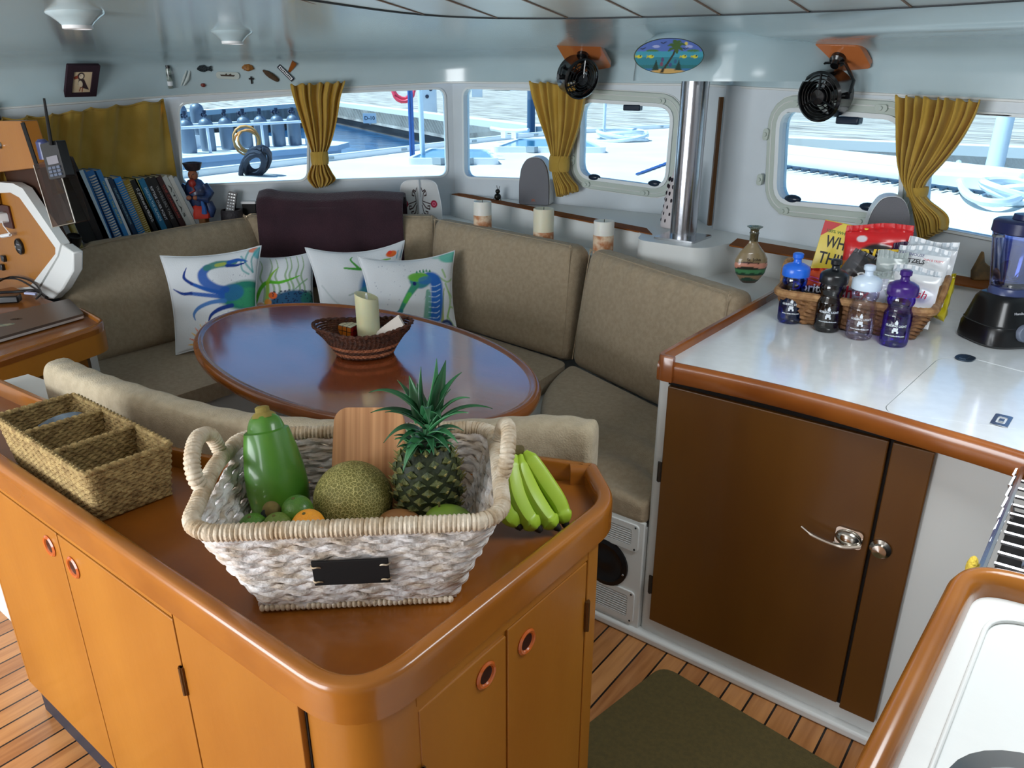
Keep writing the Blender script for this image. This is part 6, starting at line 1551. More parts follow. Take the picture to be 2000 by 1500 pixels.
# ------------------------------------------------------------------ drinking bottles
prt = mat('bottle_print', (226,232,240), .5)
def bottle(u, v, caps_, body_tint, capcol, lab):
    c = G(u, v, CZ); 
    c = c + Vector((-SY,CY,0))*.030; c.z = CZ+.001
    t = thing('water_bottle', lab, 'bottle', c)
    pm = pane_mat('bottle_%s' % caps_, body_tint, .25, .08)
    R = .0365
    prof = [(0,.003),(R*.8,.0),(R*.97,.006),(R,.016),(R,.086),(R*.97,.092),(R*.84,.100),(R*.82,.107),(R*.86,.114),(R*.97,.122),(R*.97,.132),(R*.88,.142),(R*.86,.146)]
    MB().at(c).lathe(prof, 36, caps=False).build('bottle_body', pm, t)
    cm = mat('cap_%s' % caps_, capcol, .3, coat=.3)
    if caps_ == 'clear': cm = mat('cap_clear', (206,222,238), .25, coat=.3)
    MB().at(c).lathe([(R*.9,.140),(R*1.06,.142),(R*1.09,.146),(R*1.08,.163),(R*1.0,.170),(R*.7,.177),(R*.36,.181),(R*.30,.186),(R*.30,.192),(R*.42,.196),(R*.42,.207),(R*.3,.210),(0,.210)], 32).build('sports_cap', cm, t)
    # print on the side facing the viewer: tower emblem with words
    Rr = R+.0004; va = math.atan2(-c.y, -c.x)
    def wrapm(me_o):
        for vtx in me_o.data.vertices:
            x, z, dd = vtx.co.x, vtx.co.y, vtx.co.z
            a = va + x/Rr; vtx.co = (math.cos(a)*(Rr+dd), math.sin(a)*(Rr+dd), z)
    def tx(s_, size, z, width):
        cu = bpy.data.curves.new('t', 'FONT'); cu.body = s_; cu.size = size; cu.align_x = 'CENTER'; cu.align_y = 'CENTER'; cu.resolution_u = 2; cu.offset = .0002
        tmp = bpy.data.objects.new('t', cu); COL.objects.link(tmp); me = bpy.data.meshes.new_from_object(tmp.evaluated_get(bpy.context.evaluated_depsgraph_get()))
        bpy.data.objects.remove(tmp); xs = [q.co.x for q in me.vertices]; k = width/(max(xs)-min(xs))
        for q in me.vertices: q.co.x *= k; q.co.y += z; q.co.z = 0
        me.name = 'lettering'; me.materials.clear(); me.materials.append(prt); o = bpy.data.objects.new('lettering', me); COL.objects.link(o); o.parent = t; wrapm(o)
    tx('GUIDING LIGHT', .0085, .062, .056); tx('www.guidinglight.com', .005, .034, .052)
    q = MB(); z0 = .040
    def rect(x0, x1, y0, y1):
        n_ = 4
        for i in range(n_):
            a, b_ = x0+(x1-x0)*i/n_, x0+(x1-x0)*(i+1)/n_
            m_ = q.pv([(math.cos(va+a/Rr)*Rr, math.sin(va+a/Rr)*Rr, y0), (math.cos(va+b_/Rr)*Rr, math.sin(va+b_/Rr)*Rr, y0), (math.cos(va+b_/Rr)*Rr, math.sin(va+b_/Rr)*Rr, y1), (math.cos(va+a/Rr)*Rr, math.sin(va+a/Rr)*Rr, y1)]); q.pf([(0,1,2,3)], m_)
    rect(-.006,.006,.047,.057); rect(-.004,.004,.066,.074); rect(-.002,.002,.074,.078); rect(-.008,-.003,.042,.052); rect(.003,.008,.042,.048)
    q.build('tower_emblem', prt, t, world=False, smooth=False)
bottle(1548,634,'blue', (90,140,236), (40,110,226), 'translucent blue water bottle with bright blue cap, leftmost of four')
bottle(1621,651,'smoke', (112,104,104), (20,22,26), 'smoky black water bottle with black cap, second from the left')
bottle(1684,666,'clear', (232,232,248), (206,222,238), 'clear water bottle with frosted white cap, third from the left')
bottle(1753,680,'purple', (140,84,236), (58,24,112), 'translucent purple water bottle with dark purple cap, rightmost of four')
# ------------------------------------------------------------------ sand art vase
c = G(1467,556,CZ)+Vector((-SY,CY,0))*.03; c.z = CZ+.001
t = thing('sand_bottle', 'round flat glass bottle with layered pink and green sand on the counter', 'bottle', c, (0,0,YAW)); F = root_matrix(t)
NS = 60; prof = [(.0,0),(.024,.0),(.033,.008),(.052,.035),(.059,.065),(.056,.088),(.044,.110),(.028,.128),(.017,.142),(.0145,.155)]
pp = []; 
for i in range(len(prof)-1):
    for k in range(8):
        q_ = k/8; pp.append((prof[i][0]*(1-q_)+prof[i+1][0]*q_, prof[i][1]*(1-q_)+prof[i+1][1]*q_))
pp.append(prof[-1])
q = MB().at(M=F).lathe(pp, NS, sy=.5, caps=False)
cols = []
for r, z in pp:
    for i in range(NS):
        a = 2*PI*i/NS; w1_ = .005*math.sin(3*a+1); w2_ = .004*abs(math.sin(5*a))
        z_ = z
        if z_ < .010: cc_ = (70,52,34)
        elif z_ < .018+w1_: cc_ = (30,70,50)
        elif z_ < .030: cc_ = (150,120,84)
        elif z_ < .036+w2_: cc_ = (26,60,40)
        elif z_ < .052: cc_ = (70,130,84)
        elif z_ < .060+w1_*.8: cc_ = (40,46,36)
        elif z_ < .072+w2_: cc_ = (206,140,118)
        elif z_ < .078+w1_*.5: cc_ = (70,50,44)
        else: cc_ = (146,126,92)
        cols.append(rgb(*cc_))
q.build('sand_fill', mat('sand_layers', (255,255,255), .35, attr='Col', coat=1.0), t, colors=cols)
MB().at(M=F).lathe([(.0148,.150),(.0150,.175),(.0175,.178),(.0150,.182),(.0148,.188),(.017,.194),(.027,.199),(.0275,.201),(.017,.197)], 32, caps=False).build('glass_neck', pane_mat('vase_glass', (200,212,204), .6, .03), t)
MB().at(M=F).lathe([(.0148,.152),(.0148,.19),(0,.192)], 24).build('cork_sand', mat('cork', (150,120,80), .9), t)
text('St. John', .016, F@frame((0,-.0285,.088),(1,0,0),zdir=(0,-1,.25)), mat('sand_ink', (50,44,34), .6), t)
# ------------------------------------------------------------------ snack basket
SB = Vector((-.545,2.44,CZ)); syaw = .10
t = thing('snack_basket', 'low brown woven basket full of snack packets on the counter', 'basket', SB+Vector((0,0,.001)), (0,0,syaw)); F = root_matrix(t)
sw_ = mat('brown_weave', (150,108,66), .6, col2=(112,74,42), scale=40, bump=.8, bscale=120)
def rr_path(wx, wy, r, z, n=8, step=.008):
    P = [Vector((x,y,z)) for x, y in rrect(-wx,wx,-wy,wy,r,6)]; P.append(P[0]); tot = sum((P[i+1]-P[i]).length for i in range(len(P)-1))
    R_ = resample(P, max(40, int(tot/step))); return R_[:-1]
q = MB().at(M=F)
for k in range(7):
    f_ = k/6; z = .010+f_*.072; q.tube(rr_path(.175+.03*f_,.145+.025*f_,.03,z,step=.009), .0085, 7, closed=True, rf=rope_rf(150, .3))
q.box(-.17,.17,-.14,.14,0,.006)
q.build('woven_wall', sw_, t)
rim_ = [Vector((p.x,p.y,p.z+.045*math.exp(-(p.y/.05)**2)*(1 if abs(p.x) > .17 else 0))) for p in rr_path(.212,.176,.04,.092,step=.005)]
MB().at(M=F).tube(rim_, .011, 8, closed=True, rf=lambda i, ph, L: 1+.16*abs(math.sin(L*380))).build('wrapped_rim', mat('weave_rim', (176,136,90), .6, col2=(140,98,60), scale=60), t)
for s_ in (-1,1):
    MB().at(M=F).tube(smooth_path([(s_*.214,-.07,.092),(s_*.22,-.055,.125),(s_*.222,-.02,.15),(s_*.222,.02,.15),(s_*.22,.055,.125),(s_*.214,.07,.092)], 8), .009, 8, rf=lambda i, ph, L: 1+.16*abs(math.sin(L*380))).build('handle', mat('weave_rim', (176,136,90), .6), t)
# packets: crumpled pouches and boxes; positions by where they stand in the basket
def pouch(cx, cy, z0, w, h, th, rz, lean, base, lab, painter, roll=0, name='snack_bag', cat='snack bag'):
    T_ = F@Matrix.Translation((cx,cy,z0))@Matrix.Rotation(rz,4,'Z')@Matrix.Rotation(lean,4,'X')@Matrix.Rotation(roll,4,'Y')
    o = thing(name, lab, cat, T_.translation)
    NX, NY = 70, 80; rnd = random.Random(int(w*1000)+len(lab))
    ph = [rnd.uniform(0,6) for _ in range(4)]
    def fr(sg):
        def f(u, v):
            e = (4*u*(1-u))**.5*min(1, (v/.12))**.6*min(1, max(0, (.93-v)/.18))**.6 if v < .93 else 0
            y = -sg*th/2*e - (.003*math.sin(11*u+ph[0]+5*v)+.003*math.sin(23*v+ph[1]+4*u))*sg*e - (.003*math.sin(u*40+ph[2]) if v > .9 else 0)
            return ((u-.5)*w*(1-.05*e), y, v*h+.004*math.sin(6*u+ph[3])*(v > .9))
        return f
    X = np.array([i/NX for j in range(NY+1) for i in range(NX+1)]); Y = np.array([j/NY for j in range(NY+1) for i in range(NX+1)])
    pa = Paint(X, Y, base); painter(pa)
    MB().at(M=T_).grid(NX, NY, fr(1)).build('printed_front', mat('foil_print', (255,255,255), .3, attr='Col', coat=.5), o, colors=pa.out(), angle=180)
    MB().at(M=T_).grid(16, 16, fr(-1), flip=True).build('pouch_back', mat('pouch_%d' % base[0], base, .35), o, angle=180)
    return o, T_
def carton(cx, cy, z0, w, h, th, rz, lean, col, lab, roll=0):
    T_ = F@Matrix.Translation((cx,cy,z0))@Matrix.Rotation(rz,4,'Z')@Matrix.Rotation(lean,4,'X')@Matrix.Rotation(roll,4,'Y')
    o = thing('cracker_box', lab, 'carton', T_.translation)
    MB().at(M=T_).box(-w/2,w/2,0,th,0,h).build('carton', mat('carton_%d_%d' % col[:2], col, .4, coat=.3), o, smooth=False, bevel=.0015); 
    q = MB().at(M=T_); q.hexa([(-w/2,-.0008,h-.05),(-w/2+.001,-.0008,h-.05),(-w/2+.001,0,h-.05),(-w/2,0,h-.05),(-w/2,-.0008,h-.002),(-w/2+.055,-.0008,h-.002),(-w/2+.055,0,h-.002),(-w/2,0,h-.002)]); q.build('red_corner', mat('corner_red', (196,34,40), .4), o, smooth=False)
    return o, T_
FX = lambda T_, x, z, y=-.0012: T_@frame((x,y,z),(1,0,0),zdir=(0,-1,0))
ink = mat('ink_black', (20,20,24), .5); inkw = mat('ink_white', (240,240,240), .5); inkr = mat('ink_red', (206,30,60), .5); inkg = mat('ink_green', (60,120,50), .5); inky = mat('ink_yellow', (236,196,40), .5); inkb = mat('ink_navy', (30,40,110), .5)
o, T_ = carton(-.105,.085,.03,.155,.235,.045,-.02,-.16,(222,196,40), 'yellow cracker box with big black capitals at the left of the snack basket', roll=.12)
text('WHEAT', .052, FX(T_,.004,.170), ink, o, bold=.0006, width=.12); text('THINS', .052, FX(T_,-.008,.118), ink, o, bold=.0006, width=.11); text('100% WHOLE GRAIN', .014, FX(T_,.0,.204), inkg, o)
o, T_ = carton(.128,.105,.02,.185,.20,.045,-.10,-.10,(226,160,30), 'orange yellow cracker box at the back right of the snack basket', roll=-.04)
text('NABISCO', .014, FX(T_,-.075,.188), inkw, o)
def red_(pa):
    pa.poly([(0,0),(1,0),(1,.55),(0,.5)], (196,120,40)); 
    rnd = random.Random(4)
    for _ in range(60): pa.oval(rnd.uniform(.3,1),rnd.uniform(.0,.45),.06,.05,(214,160,70),.8); pa.oval(rnd.uniform(.3,1),rnd.uniform(.0,.45),.02,.02,(120,70,20),.8)
    pa.oval(.52,.56,.34,.20,(28,20,20)); pa.oval(.26,.80,.09,.05,(230,220,226))
o, T_ = pouch(.025,.075,.05,.19,.225,.05,.02,-.22,(214,30,36), 'red snack bag standing highest in the middle of the basket', red_, roll=-.08)
text('RITZ', .058, FX(T_,.01,.126,-.036), inky, o, bold=.001, shear=.2)
def dark_(pa): pa.poly([(.2,0),(.8,0),(.8,1),(.2,1)], (48,44,46)); pa.oval(.5,.3,.2,.15,(90,80,80),.5)
o, T_ = pouch(-.03,.0,.03,.17,.165,.05,.25,-.30,(84,82,86), 'dark grey snack bag with white script in front of the red bag', dark_, roll=.5)
text('Blue', .05, FX(T_,.0,.115,-.036)@Matrix.Rotation(.9,4,'Z'), inkw, o); text('Diamond', .034, FX(T_,.02,.075,-.037)@Matrix.Rotation(.9,4,'Z'), inkw, o)
def dor(pa): pa.poly([(0,.35),(1,.45),(1,.62),(0,.55)], (30,20,22)); pa.poly([(.1,.85),(.6,1),(.9,.62),(.2,.6)], (226,80,30)); pa.poly([(.3,.0),(.9,.0),(.6,.34)], (232,90,30)); pa.oval(.8,.15,.2,.2,(60,20,20),.6)
o, T_ = pouch(-.125,-.085,.03,.16,.125,.035,.0,-.15,(170,34,26), 'red and black chip bag with white lettering behind the blue bottle', dor)
text('Doritos', .036, FX(T_,.0,.068,-.026), inkw, o, bold=.0008, width=.11)
def chx(pa): pa.poly([(0,0),(1,0),(1,.35),(0,.3)], (60,64,120)); pa.oval(.5,.5,.5,.25,(236,236,240),.8); pa.oval(.4,.9,.3,.15,(190,140,80),.8)
o, T_ = pouch(.0,-.105,.02,.16,.13,.035,.0,-.15,(216,220,232), 'pale snack bag with red lettering behind the clear bottle', chx)
text('Chex', .05, FX(T_,-.01,.082,-.027), inkr, o, bold=.001, width=.095); text('mix', .03, FX(T_,.0,.036,-.027), inkb, o, width=.06)
def fil(pa): 
    for y in (.2,.35,.5,.65,.8): pa.line([(.1,y),(.9,y+.03)], .012, (240,244,240), .8)
for i, (x, y, rz, lab) in enumerate(((.075,-.03,.3,'clear plastic bag standing upright in the snack basket, tall one'),(.065,-.075,-.1,'crinkled clear plastic bag behind the clear bottle'))):
    o, T_ = pouch(x, y, .03, .085, .19-.05*i, .04, rz, -.05, (176,186,184), lab, fil, name='plastic_bag', cat='plastic bag')
def wht(pa):
    pa.poly([(0,.88),(1,.88),(1,1),(0,1)], (196,206,214)); pa.oval(.75,.55,.2,.14,(206,214,222),.8)
def gold(pa): wht(pa); pa.oval(.2,.30,.34,.24,(226,120,40)); pa.oval(.2,.30,.30,.21,(238,240,240)); pa.poly([(0,0),(.34,0),(.34,.15),(0,.15)], (30,40,110)); 
for i, (x, y, z, rz, ln, lab, pn) in enumerate(((.155,.03,.065,-.25,-.20,'white snack pouch at the right, standing behind another white pouch',wht),(.140,-.03,.055,-.22,-.24,'white snack pouch in the middle of the three white pouches',wht))):
    o, T_ = pouch(x, y, z, .14, .185, .03, rz, ln, (240,243,246), lab, pn, name='snack_pouch', cat='snack pouch')
    text('FARMHOUSE', .012, FX(T_,-.025,.158,-.023), inkb, o); text('PRETZELS', .017, FX(T_,-.022,.140,-.024), ink, o, bold=.0004); text('THIN & CRISPY', .008, FX(T_,.035,.148,-.023), inkr, o)
o, T_ = pouch(.140,-.105,.03,.13,.165,.03,-.2,-.20,(236,238,240), 'white fish cracker pouch with an orange fish at the front right', gold, name='snack_pouch', cat='snack pouch')
text('Goldfish', .032, FX(T_,-.008,.092,-.026), inkr, o, shear=.2); text('THIN', .012, FX(T_,-.04,.012,-.017), inkw, o)
q = MB().at(M=T_@frame((-.012,-.024,.055),(1,0,0),zdir=(0,-1,0))); q.ell((0,0,0),(.026,.022,.004),20,10).prism([(.005,-.045),(.03,-.05),(.02,-.015),(.0,-.015)], -.002, .003); q.build('orange_fish', mat('fish_orange', (240,150,30), .4), o)
MB().at(M=T_@frame((-.020,-.029,.062),(1,0,0),zdir=(0,-1,0))).ell((0,0,0),(.003,.003,.001),8,6).build('fish_eye', ink, o)
def pur(pa): pa.oval(.5,.6,.3,.2,(120,60,160)); pa.oval(.5,.85,.2,.1,(200,190,60))
o, T_ = pouch(.09,.06,.03,.07,.20,.03,-.1,-.1,(52,24,60), 'narrow dark purple packet between the red bag and the right box', pur)
o, T_ = pouch(.215,.05,.02,.06,.14,.03,-.9,-.05,(206,190,30), 'yellow green packet squeezed at the right end of the snack basket', lambda pa: pa.line([(.2,.2),(.8,.5)], .06, (40,60,30)))
# ------------------------------------------------------------------ blender
c = G(1955,668,CZ)+Vector((-SY,CY,0))*.02; c.z = CZ+.001
t = thing('kitchen_blender', 'black kitchen blender with clear jar at the right end of the counter', 'blender', c, (0,0,YAW+.15)); F = root_matrix(t)
def sq(k): return lambda a, z: 1/((abs(math.cos(a))**k+abs(math.sin(a))**k)**(1/k))
MB().at(M=F).lathe([(0,.0),(.082,.0),(.088,.006),(.086,.045),(.082,.055),(.083,.058),(.080,.062),(.066,.12),(.058,.132),(.052,.136),(0,.137)], 48, fn=sq(3.4)).build('motor_base', blk, t)
MB().at(M=F@frame((.0,-.083,.045),(1,0,0),zdir=(0,-1,.12))).lathe([(.024,0),(.024,.008),(.021,.014),(0,.014)], 32).cbox((0,0,.018),(.007,.04,.009)).build('speed_knob', mat('knob_grey', (120,128,146), .35, .3), t, bevel=.001)
text('Hamilton Beach', .010, F@frame((.0,-.0735,.097),(1,0,0),zdir=(0,-1,.25)), mat('print_silver', (190,190,196), .4), t)
MB().at(M=F).lathe([(.0,.148),(.040,.148),(.046,.155),(.048,.17),(.066,.300),(.067,.305),(.064,.304),(.046,.172),(.0,.160)], 40, caps=False, fn=sq(2.6)).build('glass_jar', pane_mat('jar_glass', (206,214,244), .55, .03), t)
MB().at(M=F).lathe([(.052,.134),(.050,.150),(.044,.158)], 36, caps=False).build('jar_collar', mat('collar_smoke', (60,70,110), .25), t)
MB().at(M=F).lathe([(.067,.300),(.070,.303),(.069,.330),(.062,.336),(.03,.337),(.028,.350),(0,.351)], 40, fn=sq(2.6)).build('jar_lid', mat('lid_navy', (28,34,74), .35), t)
q = MB().at(M=F)
for k in range(4):
    a = k*PI/2+.4; q.tube([(0,0,.172),(.012*math.cos(a),.012*math.sin(a),.176),(.026*math.cos(a),.026*math.sin(a),.186+.006*(k%2))], [.004,.003,.001], 6, flat=.5)
q.build('blades', steel, t)
MB().at(M=F).tube(smooth_path([(.062,0,.29),(.105,0,.285),(.112,0,.23),(.09,0,.18),(.05,0,.175)], 6), .009, 8).build('jar_handle', pane_mat('jar_glass', (206,214,244)), t)
MB().at(M=F).prism([(-.085,-.008),(-.062,-.012),(-.062,.012),(-.085,.008)], .292, .298).build('pour_spout', steel, t)
# small carved animal behind the blender
c = G(1925,548,1.0); c.z = 1.001
t = thing('cat_figurine', 'small curved brown wooden animal figure on the ledge behind the blender', 'figurine', c, (0,0,YAW)); F = root_matrix(t)
MB().at(M=F).prism([(-.045,0),(.06,0),(.06,.07),(.03,.045),(.0,.045),(-.02,.06),(-.03,.095),(-.04,.06),(-.05,.03)], -.012, .012).build('carved_body', mat('fig_tan', (150,116,70), .6, col2=(90,80,60), scale=20), t, bevel=.006).data.transform(Matrix.Identity(4))
ob_ = t.children[0] if t.children else None
if ob_: ob_.rotation_euler = (PI/2,0,0)
# ------------------------------------------------------------------ stove with grate at the right edge
t = thing('stove', 'stainless steel stove with wire pot grate beyond the sink counter', 'stove', (.25,1.48,0))
MB().box(-.02,.5,1.28,1.66,.10,.80).build('stove_body', blkm, t, smooth=False, bevel=.005)
MB().box(.03,.48,1.31,1.63,.80,.806).build('hob_plate', steel, t, smooth=False)
q = MB()
for i in range(10): 
    y = 1.30+i*.038; q.tube([(-.02,y,.872),(.5,y+.03,.872)], .0038, 6)
q.tube([(.02,1.28,.862),(.02,1.66,.862)], .005, 6).tube([(.4,1.28,.862),(.4,1.68,.862)], .005, 6)
for x, y in ((.02,1.30),(.02,1.64),(.4,1.30),(.4,1.66)): q.tube([(x,y,.806),(x,y,.862)], .004, 6)
q.build('wire_grate', steel, t)
q = MB(); 
for z, x in ((.888,-.032),(.868,-.036)): q.tube([(x,1.24,z),(x+.012,1.72,z)], .005, 6)
for i in range(9): y = 1.27+i*.05; q.tube([(-.034,y,.868),(-.03,y+.004,.888)], .003, 5)
for y in (1.30,1.62): q.tube([(-.034,y,.868),(-.012,y,.79)], .004, 6)
q.build('fiddle_rail', steel, t)
tag(MB().at(G(1898,1108,.86)).ell((0,0,0),(.009,.018,.02),12,8).build('dish_sponge', mat('sponge_yellow', (214,186,70), .9, bump=1, bscale=200)), 'corner of a yellow sponge at the left of the stove grate', 'sponge')
# ------------------------------------------------------------------ big white fruit basket
BZ = .805
FB = Vector((-.905,.75,BZ)); byaw = math.radians(42.0)
t = thing('fruit_basket', 'large whitewashed woven basket with handles and a black tag in the foreground', 'basket', FB, (0,0,byaw)); F = root_matrix(t)
rope_w = mat('white_weave', (222,219,218), .9, spec=.2, col2=(186,170,152), scale=22, stretch=(1,1,2.5), bump=1.2, bscale=70, lo=.38, hi=.66)
rope_r = mat('wrapped_cane', (212,200,180), .55, col2=(176,154,124), scale=30, bump=.8, bscale=90)
dark_s = mat('dark_strand', (64,48,38), .7)
H_ = .172
def bwall(wx, wy, z, step=.0042, r=.045):
    return rr_path(wx, wy, r, z, step=step)
q = MB().at(M=F); NR = 12
for k in range(NR):
    f_ = k/(NR-1); z = .010+f_*(H_-.022); wx = .167+.060*f_; wy = .122+.038*f_
    P = bwall(wx, wy, z); ph0 = .0266*(k%2)+.006*math.sin(k*2.3); rr_ = random.uniform(.97,1.04)
    # gentle in-out waves round hidden stakes
    out = []
    K = len(P); 
    for i, p in enumerate(P):
        n_ = Vector((p.x/wx**2, p.y/wy**2, 0)); n_ = Vector((math.copysign(abs(p.x/wx)**6, p.x), math.copysign(abs(p.y/wy)**6, p.y), 0)); n_.normalize()
        s_ = i/K; out.append(p+n_*(.0014*math.sin(2*PI*(s_*30+.5*(k%2))))+Vector((0,0,.0007*math.sin(2*PI*s_*17+k))))
    q.tube(out, .0079*rr_, 10, closed=True, rf=lambda i, ph, L, a=ph0: .97+.31*math.cos(2*ph-(L+a)*118)+.03*math.cos(8*ph-(L+a)*118*4))
q.build('woven_wall', rope_w, t)
q = MB().at(M=F); q.box(-.16,.16,-.115,.115,.0,.006); q.build('bottom', rope_w, t)
rimP = [Vector((p.x,p.y,p.z - .006*math.cos(PI*p.x/.23)*0 + (.018*math.exp(-((p.y)/.09)**2) if abs(p.x) > .2 else 0))) for p in bwall(.236, .168, H_+.002, .0022, .05)]
wrap = lambda i, ph, L: .84+.26*abs(math.sin(L*PI/.0072))**.6
MB().at(M=F).tube(rimP, .0128, 10, closed=True, rf=wrap).build('wrapped_rim', rope_r, t)
for s_ in (-1, 1):
    hp = smooth_path([(s_*.236,-.052,H_+.010),(s_*.244,-.060,H_+.035),(s_*.250,-.046,H_+.062),(s_*.254,0,H_+.076),(s_*.250,.046,H_+.062),(s_*.244,.060,H_+.035),(s_*.236,.052,H_+.010)], 30)
    MB().at(M=F).tube(hp, .0122, 10, rf=wrap).build('handle', rope_r, t)
MB().at(M=F).tube([rimP[i] for i in range(len(rimP)) if .10 < rimP[i].x < .135 and rimP[i].y > .1], .0134, 10).build('dark_wrapping', dark_s, t)
# beads along the lower edge in front
q = MB().at(M=F)
for i in range(38):
    x = -.15+.3*i/37; q.ell((x,-.128,.006), (.0052,.0055,.0060), 8, 6)
tag(q.build('edge_knots', rope_r, t))
# black tag on the front
tl = math.atan2(.038, H_)
Tg = F@frame((.0,-.1545,.088),(1,0,0),zdir=(0,-1,-math.tan(tl)))
g_ = MB().at(M=Tg).box(-.058,.058,-.026,.026,0,.004).build('name_tag', mat('slate_tag', (8,8,10), .7), t, smooth=False, bevel=.0008)
for sx_ in (-1,1):
    for sz in (-1,1):
        MB().at(M=Tg).tube(smooth_path([(sx_*.060,sz*.016-.004,-.002),(sx_*.056,sz*.016,.006),(sx_*.050,sz*.016+.001,.0062),(sx_*.045,sz*.016-.003,.003)], 5), .0014, 6).build('tag_tie', rope_r, g_)
# ------------------------------------------------------------------ fruit
def PD(u, v, d): return PT(u, v, Vector((-SY, CY))*d)
# papaya
papm = mat('papaya_skin', (60,122,32), .38, col2=(104,150,48), scale=5, coat=.4, lo=.4, hi=.7)
a, b_ = PD(516,822,1.20), PD(547,975,1.17); ax = (a-b_).normalized(); L_ = (a-b_).length
p0 = b_; Fp = frame(p0, ax.orthogonal(), zdir=ax)
t = thing('papaya', 'tall green papaya standing at the left inside the fruit basket', 'papaya', p0)
R_ = .052
MB().at(M=Fp).lathe([(0,-.052),(.02,-.049),(.038,-.036),(.049,-.012),(R_,.02),(R_*.97,.05),(R_*.86,.09),(R_*.72,.125),(R_*.60,L_-.014),(R_*.55,L_-.004),(R_*.47,L_+.005),(R_*.34,L_+.011),(.012,L_+.013)], 36, fn=lambda a, z: 1+.025*math.cos(5*a)).build('papaya_body', papm, t)
MB().at(M=Fp).lathe([(.021,L_+.0085),(.016,L_+.0140),(.012,L_+.016),(.0115,L_+.024),(.008,L_+.026),(0,L_+.0255)], 16, fn=lambda a, z: 1+.08*math.sin(5*a)).build('stem', mat('papaya_stem', (140,124,60), .8), t)
# cantaloupe: netted skin as raised relief colour by voronoi
nm = mat('melon_net', (150,150,84), .6); nt = nm.node_tree; N = nt.nodes; L = nt.links; b = N['Principled BSDF']
tc = N.new('ShaderNodeTexCoord'); nz = N.new('ShaderNodeTexNoise'); nz.inputs['Scale'].default_value = 45; L.new(tc.outputs['Object'], nz.inputs['Vector'])
ad = N.new('ShaderNodeVectorMath'); ad.operation = 'MULTIPLY_ADD'; ad.inputs[1].default_value = (.007,.007,.007); L.new(nz.outputs['Color'], ad.inputs[0]); L.new(tc.outputs['Object'], ad.inputs[2])
vo = N.new('ShaderNodeTexVoronoi'); vo.feature = 'DISTANCE_TO_EDGE'; vo.inputs['Scale'].default_value = 180; L.new(ad.outputs[0], vo.inputs['Vector'])
cr = N.new('ShaderNodeValToRGB'); cr.color_ramp.elements[0].position = .015; cr.color_ramp.elements[1].position = .075; cr.color_ramp.elements[0].color = rgb(206,196,128); cr.color_ramp.elements[1].color = rgb(122,118,60)
L.new(vo.outputs['Distance'], cr.inputs[0]); L.new(cr.outputs[0], b.inputs['Base Color'])
bp = N.new('ShaderNodeBump'); bp.invert = True; bp.inputs['Strength'].default_value = .8; bp.inputs['Distance'].default_value = .002; L.new(vo.outputs['Distance'], bp.inputs['Height']); L.new(bp.outputs[0], b.inputs['Normal'])
p = PD(690,975,1.155); t = thing('cantaloupe', 'round netted cantaloupe in the middle of the fruit basket', 'melon', p)
MB().ell(p, (.0675,.0675,.066), 48, 32).build('melon_body', nm, t)
MB().at(PD(676,918,1.155)+Vector((0,0,-.004))).lathe([(.006,-.004),(.007,.0),(.004,.003),(0,.002)], 12).build('stem_scar', mat('scar', (90,84,40), .8), t)
# cutting board
pl_ = [PD(654,945,1.215), PD(790,945,1.215), PD(790,795,1.275), PD(664,796,1.275)]
bx = pl_[1]-pl_[0]; by = pl_[3]-pl_[0]; Fb = frame(pl_[0]-by.normalized()*.06, bx, ydir=by); Wb, Hb = bx.length, by.length+.06
t = thing('cutting_board', 'rounded striped bamboo cutting board standing at the back of the fruit basket', 'cutting board', Fb.translation, Fb.to_euler())
bam = mat('bamboo', (212,158,110), .5, col2=(172,118,76), scale=90, stretch=(1,.015,.3), detail=2, lo=.35, hi=.65); 
MB().at(M=Fb).prism([(x+.006*(1-y/Hb)*(1 if x > Wb/2 else -1), y) for x, y in rrect(0,Wb,0,Hb,.026,8)], -.014, 0).build('board', bam, t, bevel=.003)
# pineapple
pinb = mat('pineapple_skin', (44,54,26), .6, col2=(26,36,18), scale=40, bump=.5, bscale=120); pine = mat('pineapple_eye', (104,108,52), .55, col2=(52,66,34), scale=70, bump=1, bscale=160)
cb_ = PD(838,985,1.165); ct_ = PD(832,880,1.165); ax = (ct_-cb_).normalized(); Fp = frame(cb_-ax*.02, ax.orthogonal(), zdir=ax)
t = thing('pineapple', 'pineapple with green leafy crown standing at the right in the fruit basket', 'pineapple', Fp.translation)
Hp, Rp = .135, .058
def prad(z): 
    k = z/Hp; return Rp*(1-abs(2*k-.95)**3.2*.42) if k < 1 else Rp*.55
MB().at(M=Fp).lathe([(0,0)]+[(prad(Hp*i/16)*.95, Hp*i/16) for i in range(0,17)]+[(0,Hp)], 32).build('pineapple_core', pinb, t)
q = MB().at(M=Fp); qs = MB().at(M=Fp)
rows = 9
for j in range(rows):
    z = .010+j*(Hp-.012)/(rows-1); r = prad(z); n = 12
    for i in range(n):
        a = 2*PI*(i+.5*(j%2))/n; e = Vector((math.cos(a), math.sin(a), 0)); 
        M_ = Matrix.Rotation(a,4,'Z'); c_ = (r*.95, 0, z)
        q.at(M=Fp@M_@Matrix.Translation(c_)).ell((0,0,0), (.0062,.0150*r/Rp,.0112), 8, 8, fn=lambda d: (1/(abs(d.y)+abs(d.z)+abs(d.x)*.75))*.80+.30*max(0,d.x)**8)
        qs.at(M=Fp@M_@Matrix.Translation(c_)).hexa([(.006,-.003,-.001),(.008,0,-.003),(.006,.003,-.001),(.006,0,.002),(.013,-.0005,.005),(.013,.0,.0045),(.013,.0005,.005),(.0125,0,.0055)])
tag(q.build('fruit_eyes', pine, t)); tag(qs.build('eye_spikes', mat('spike_tan', (150,140,84), .7), t))
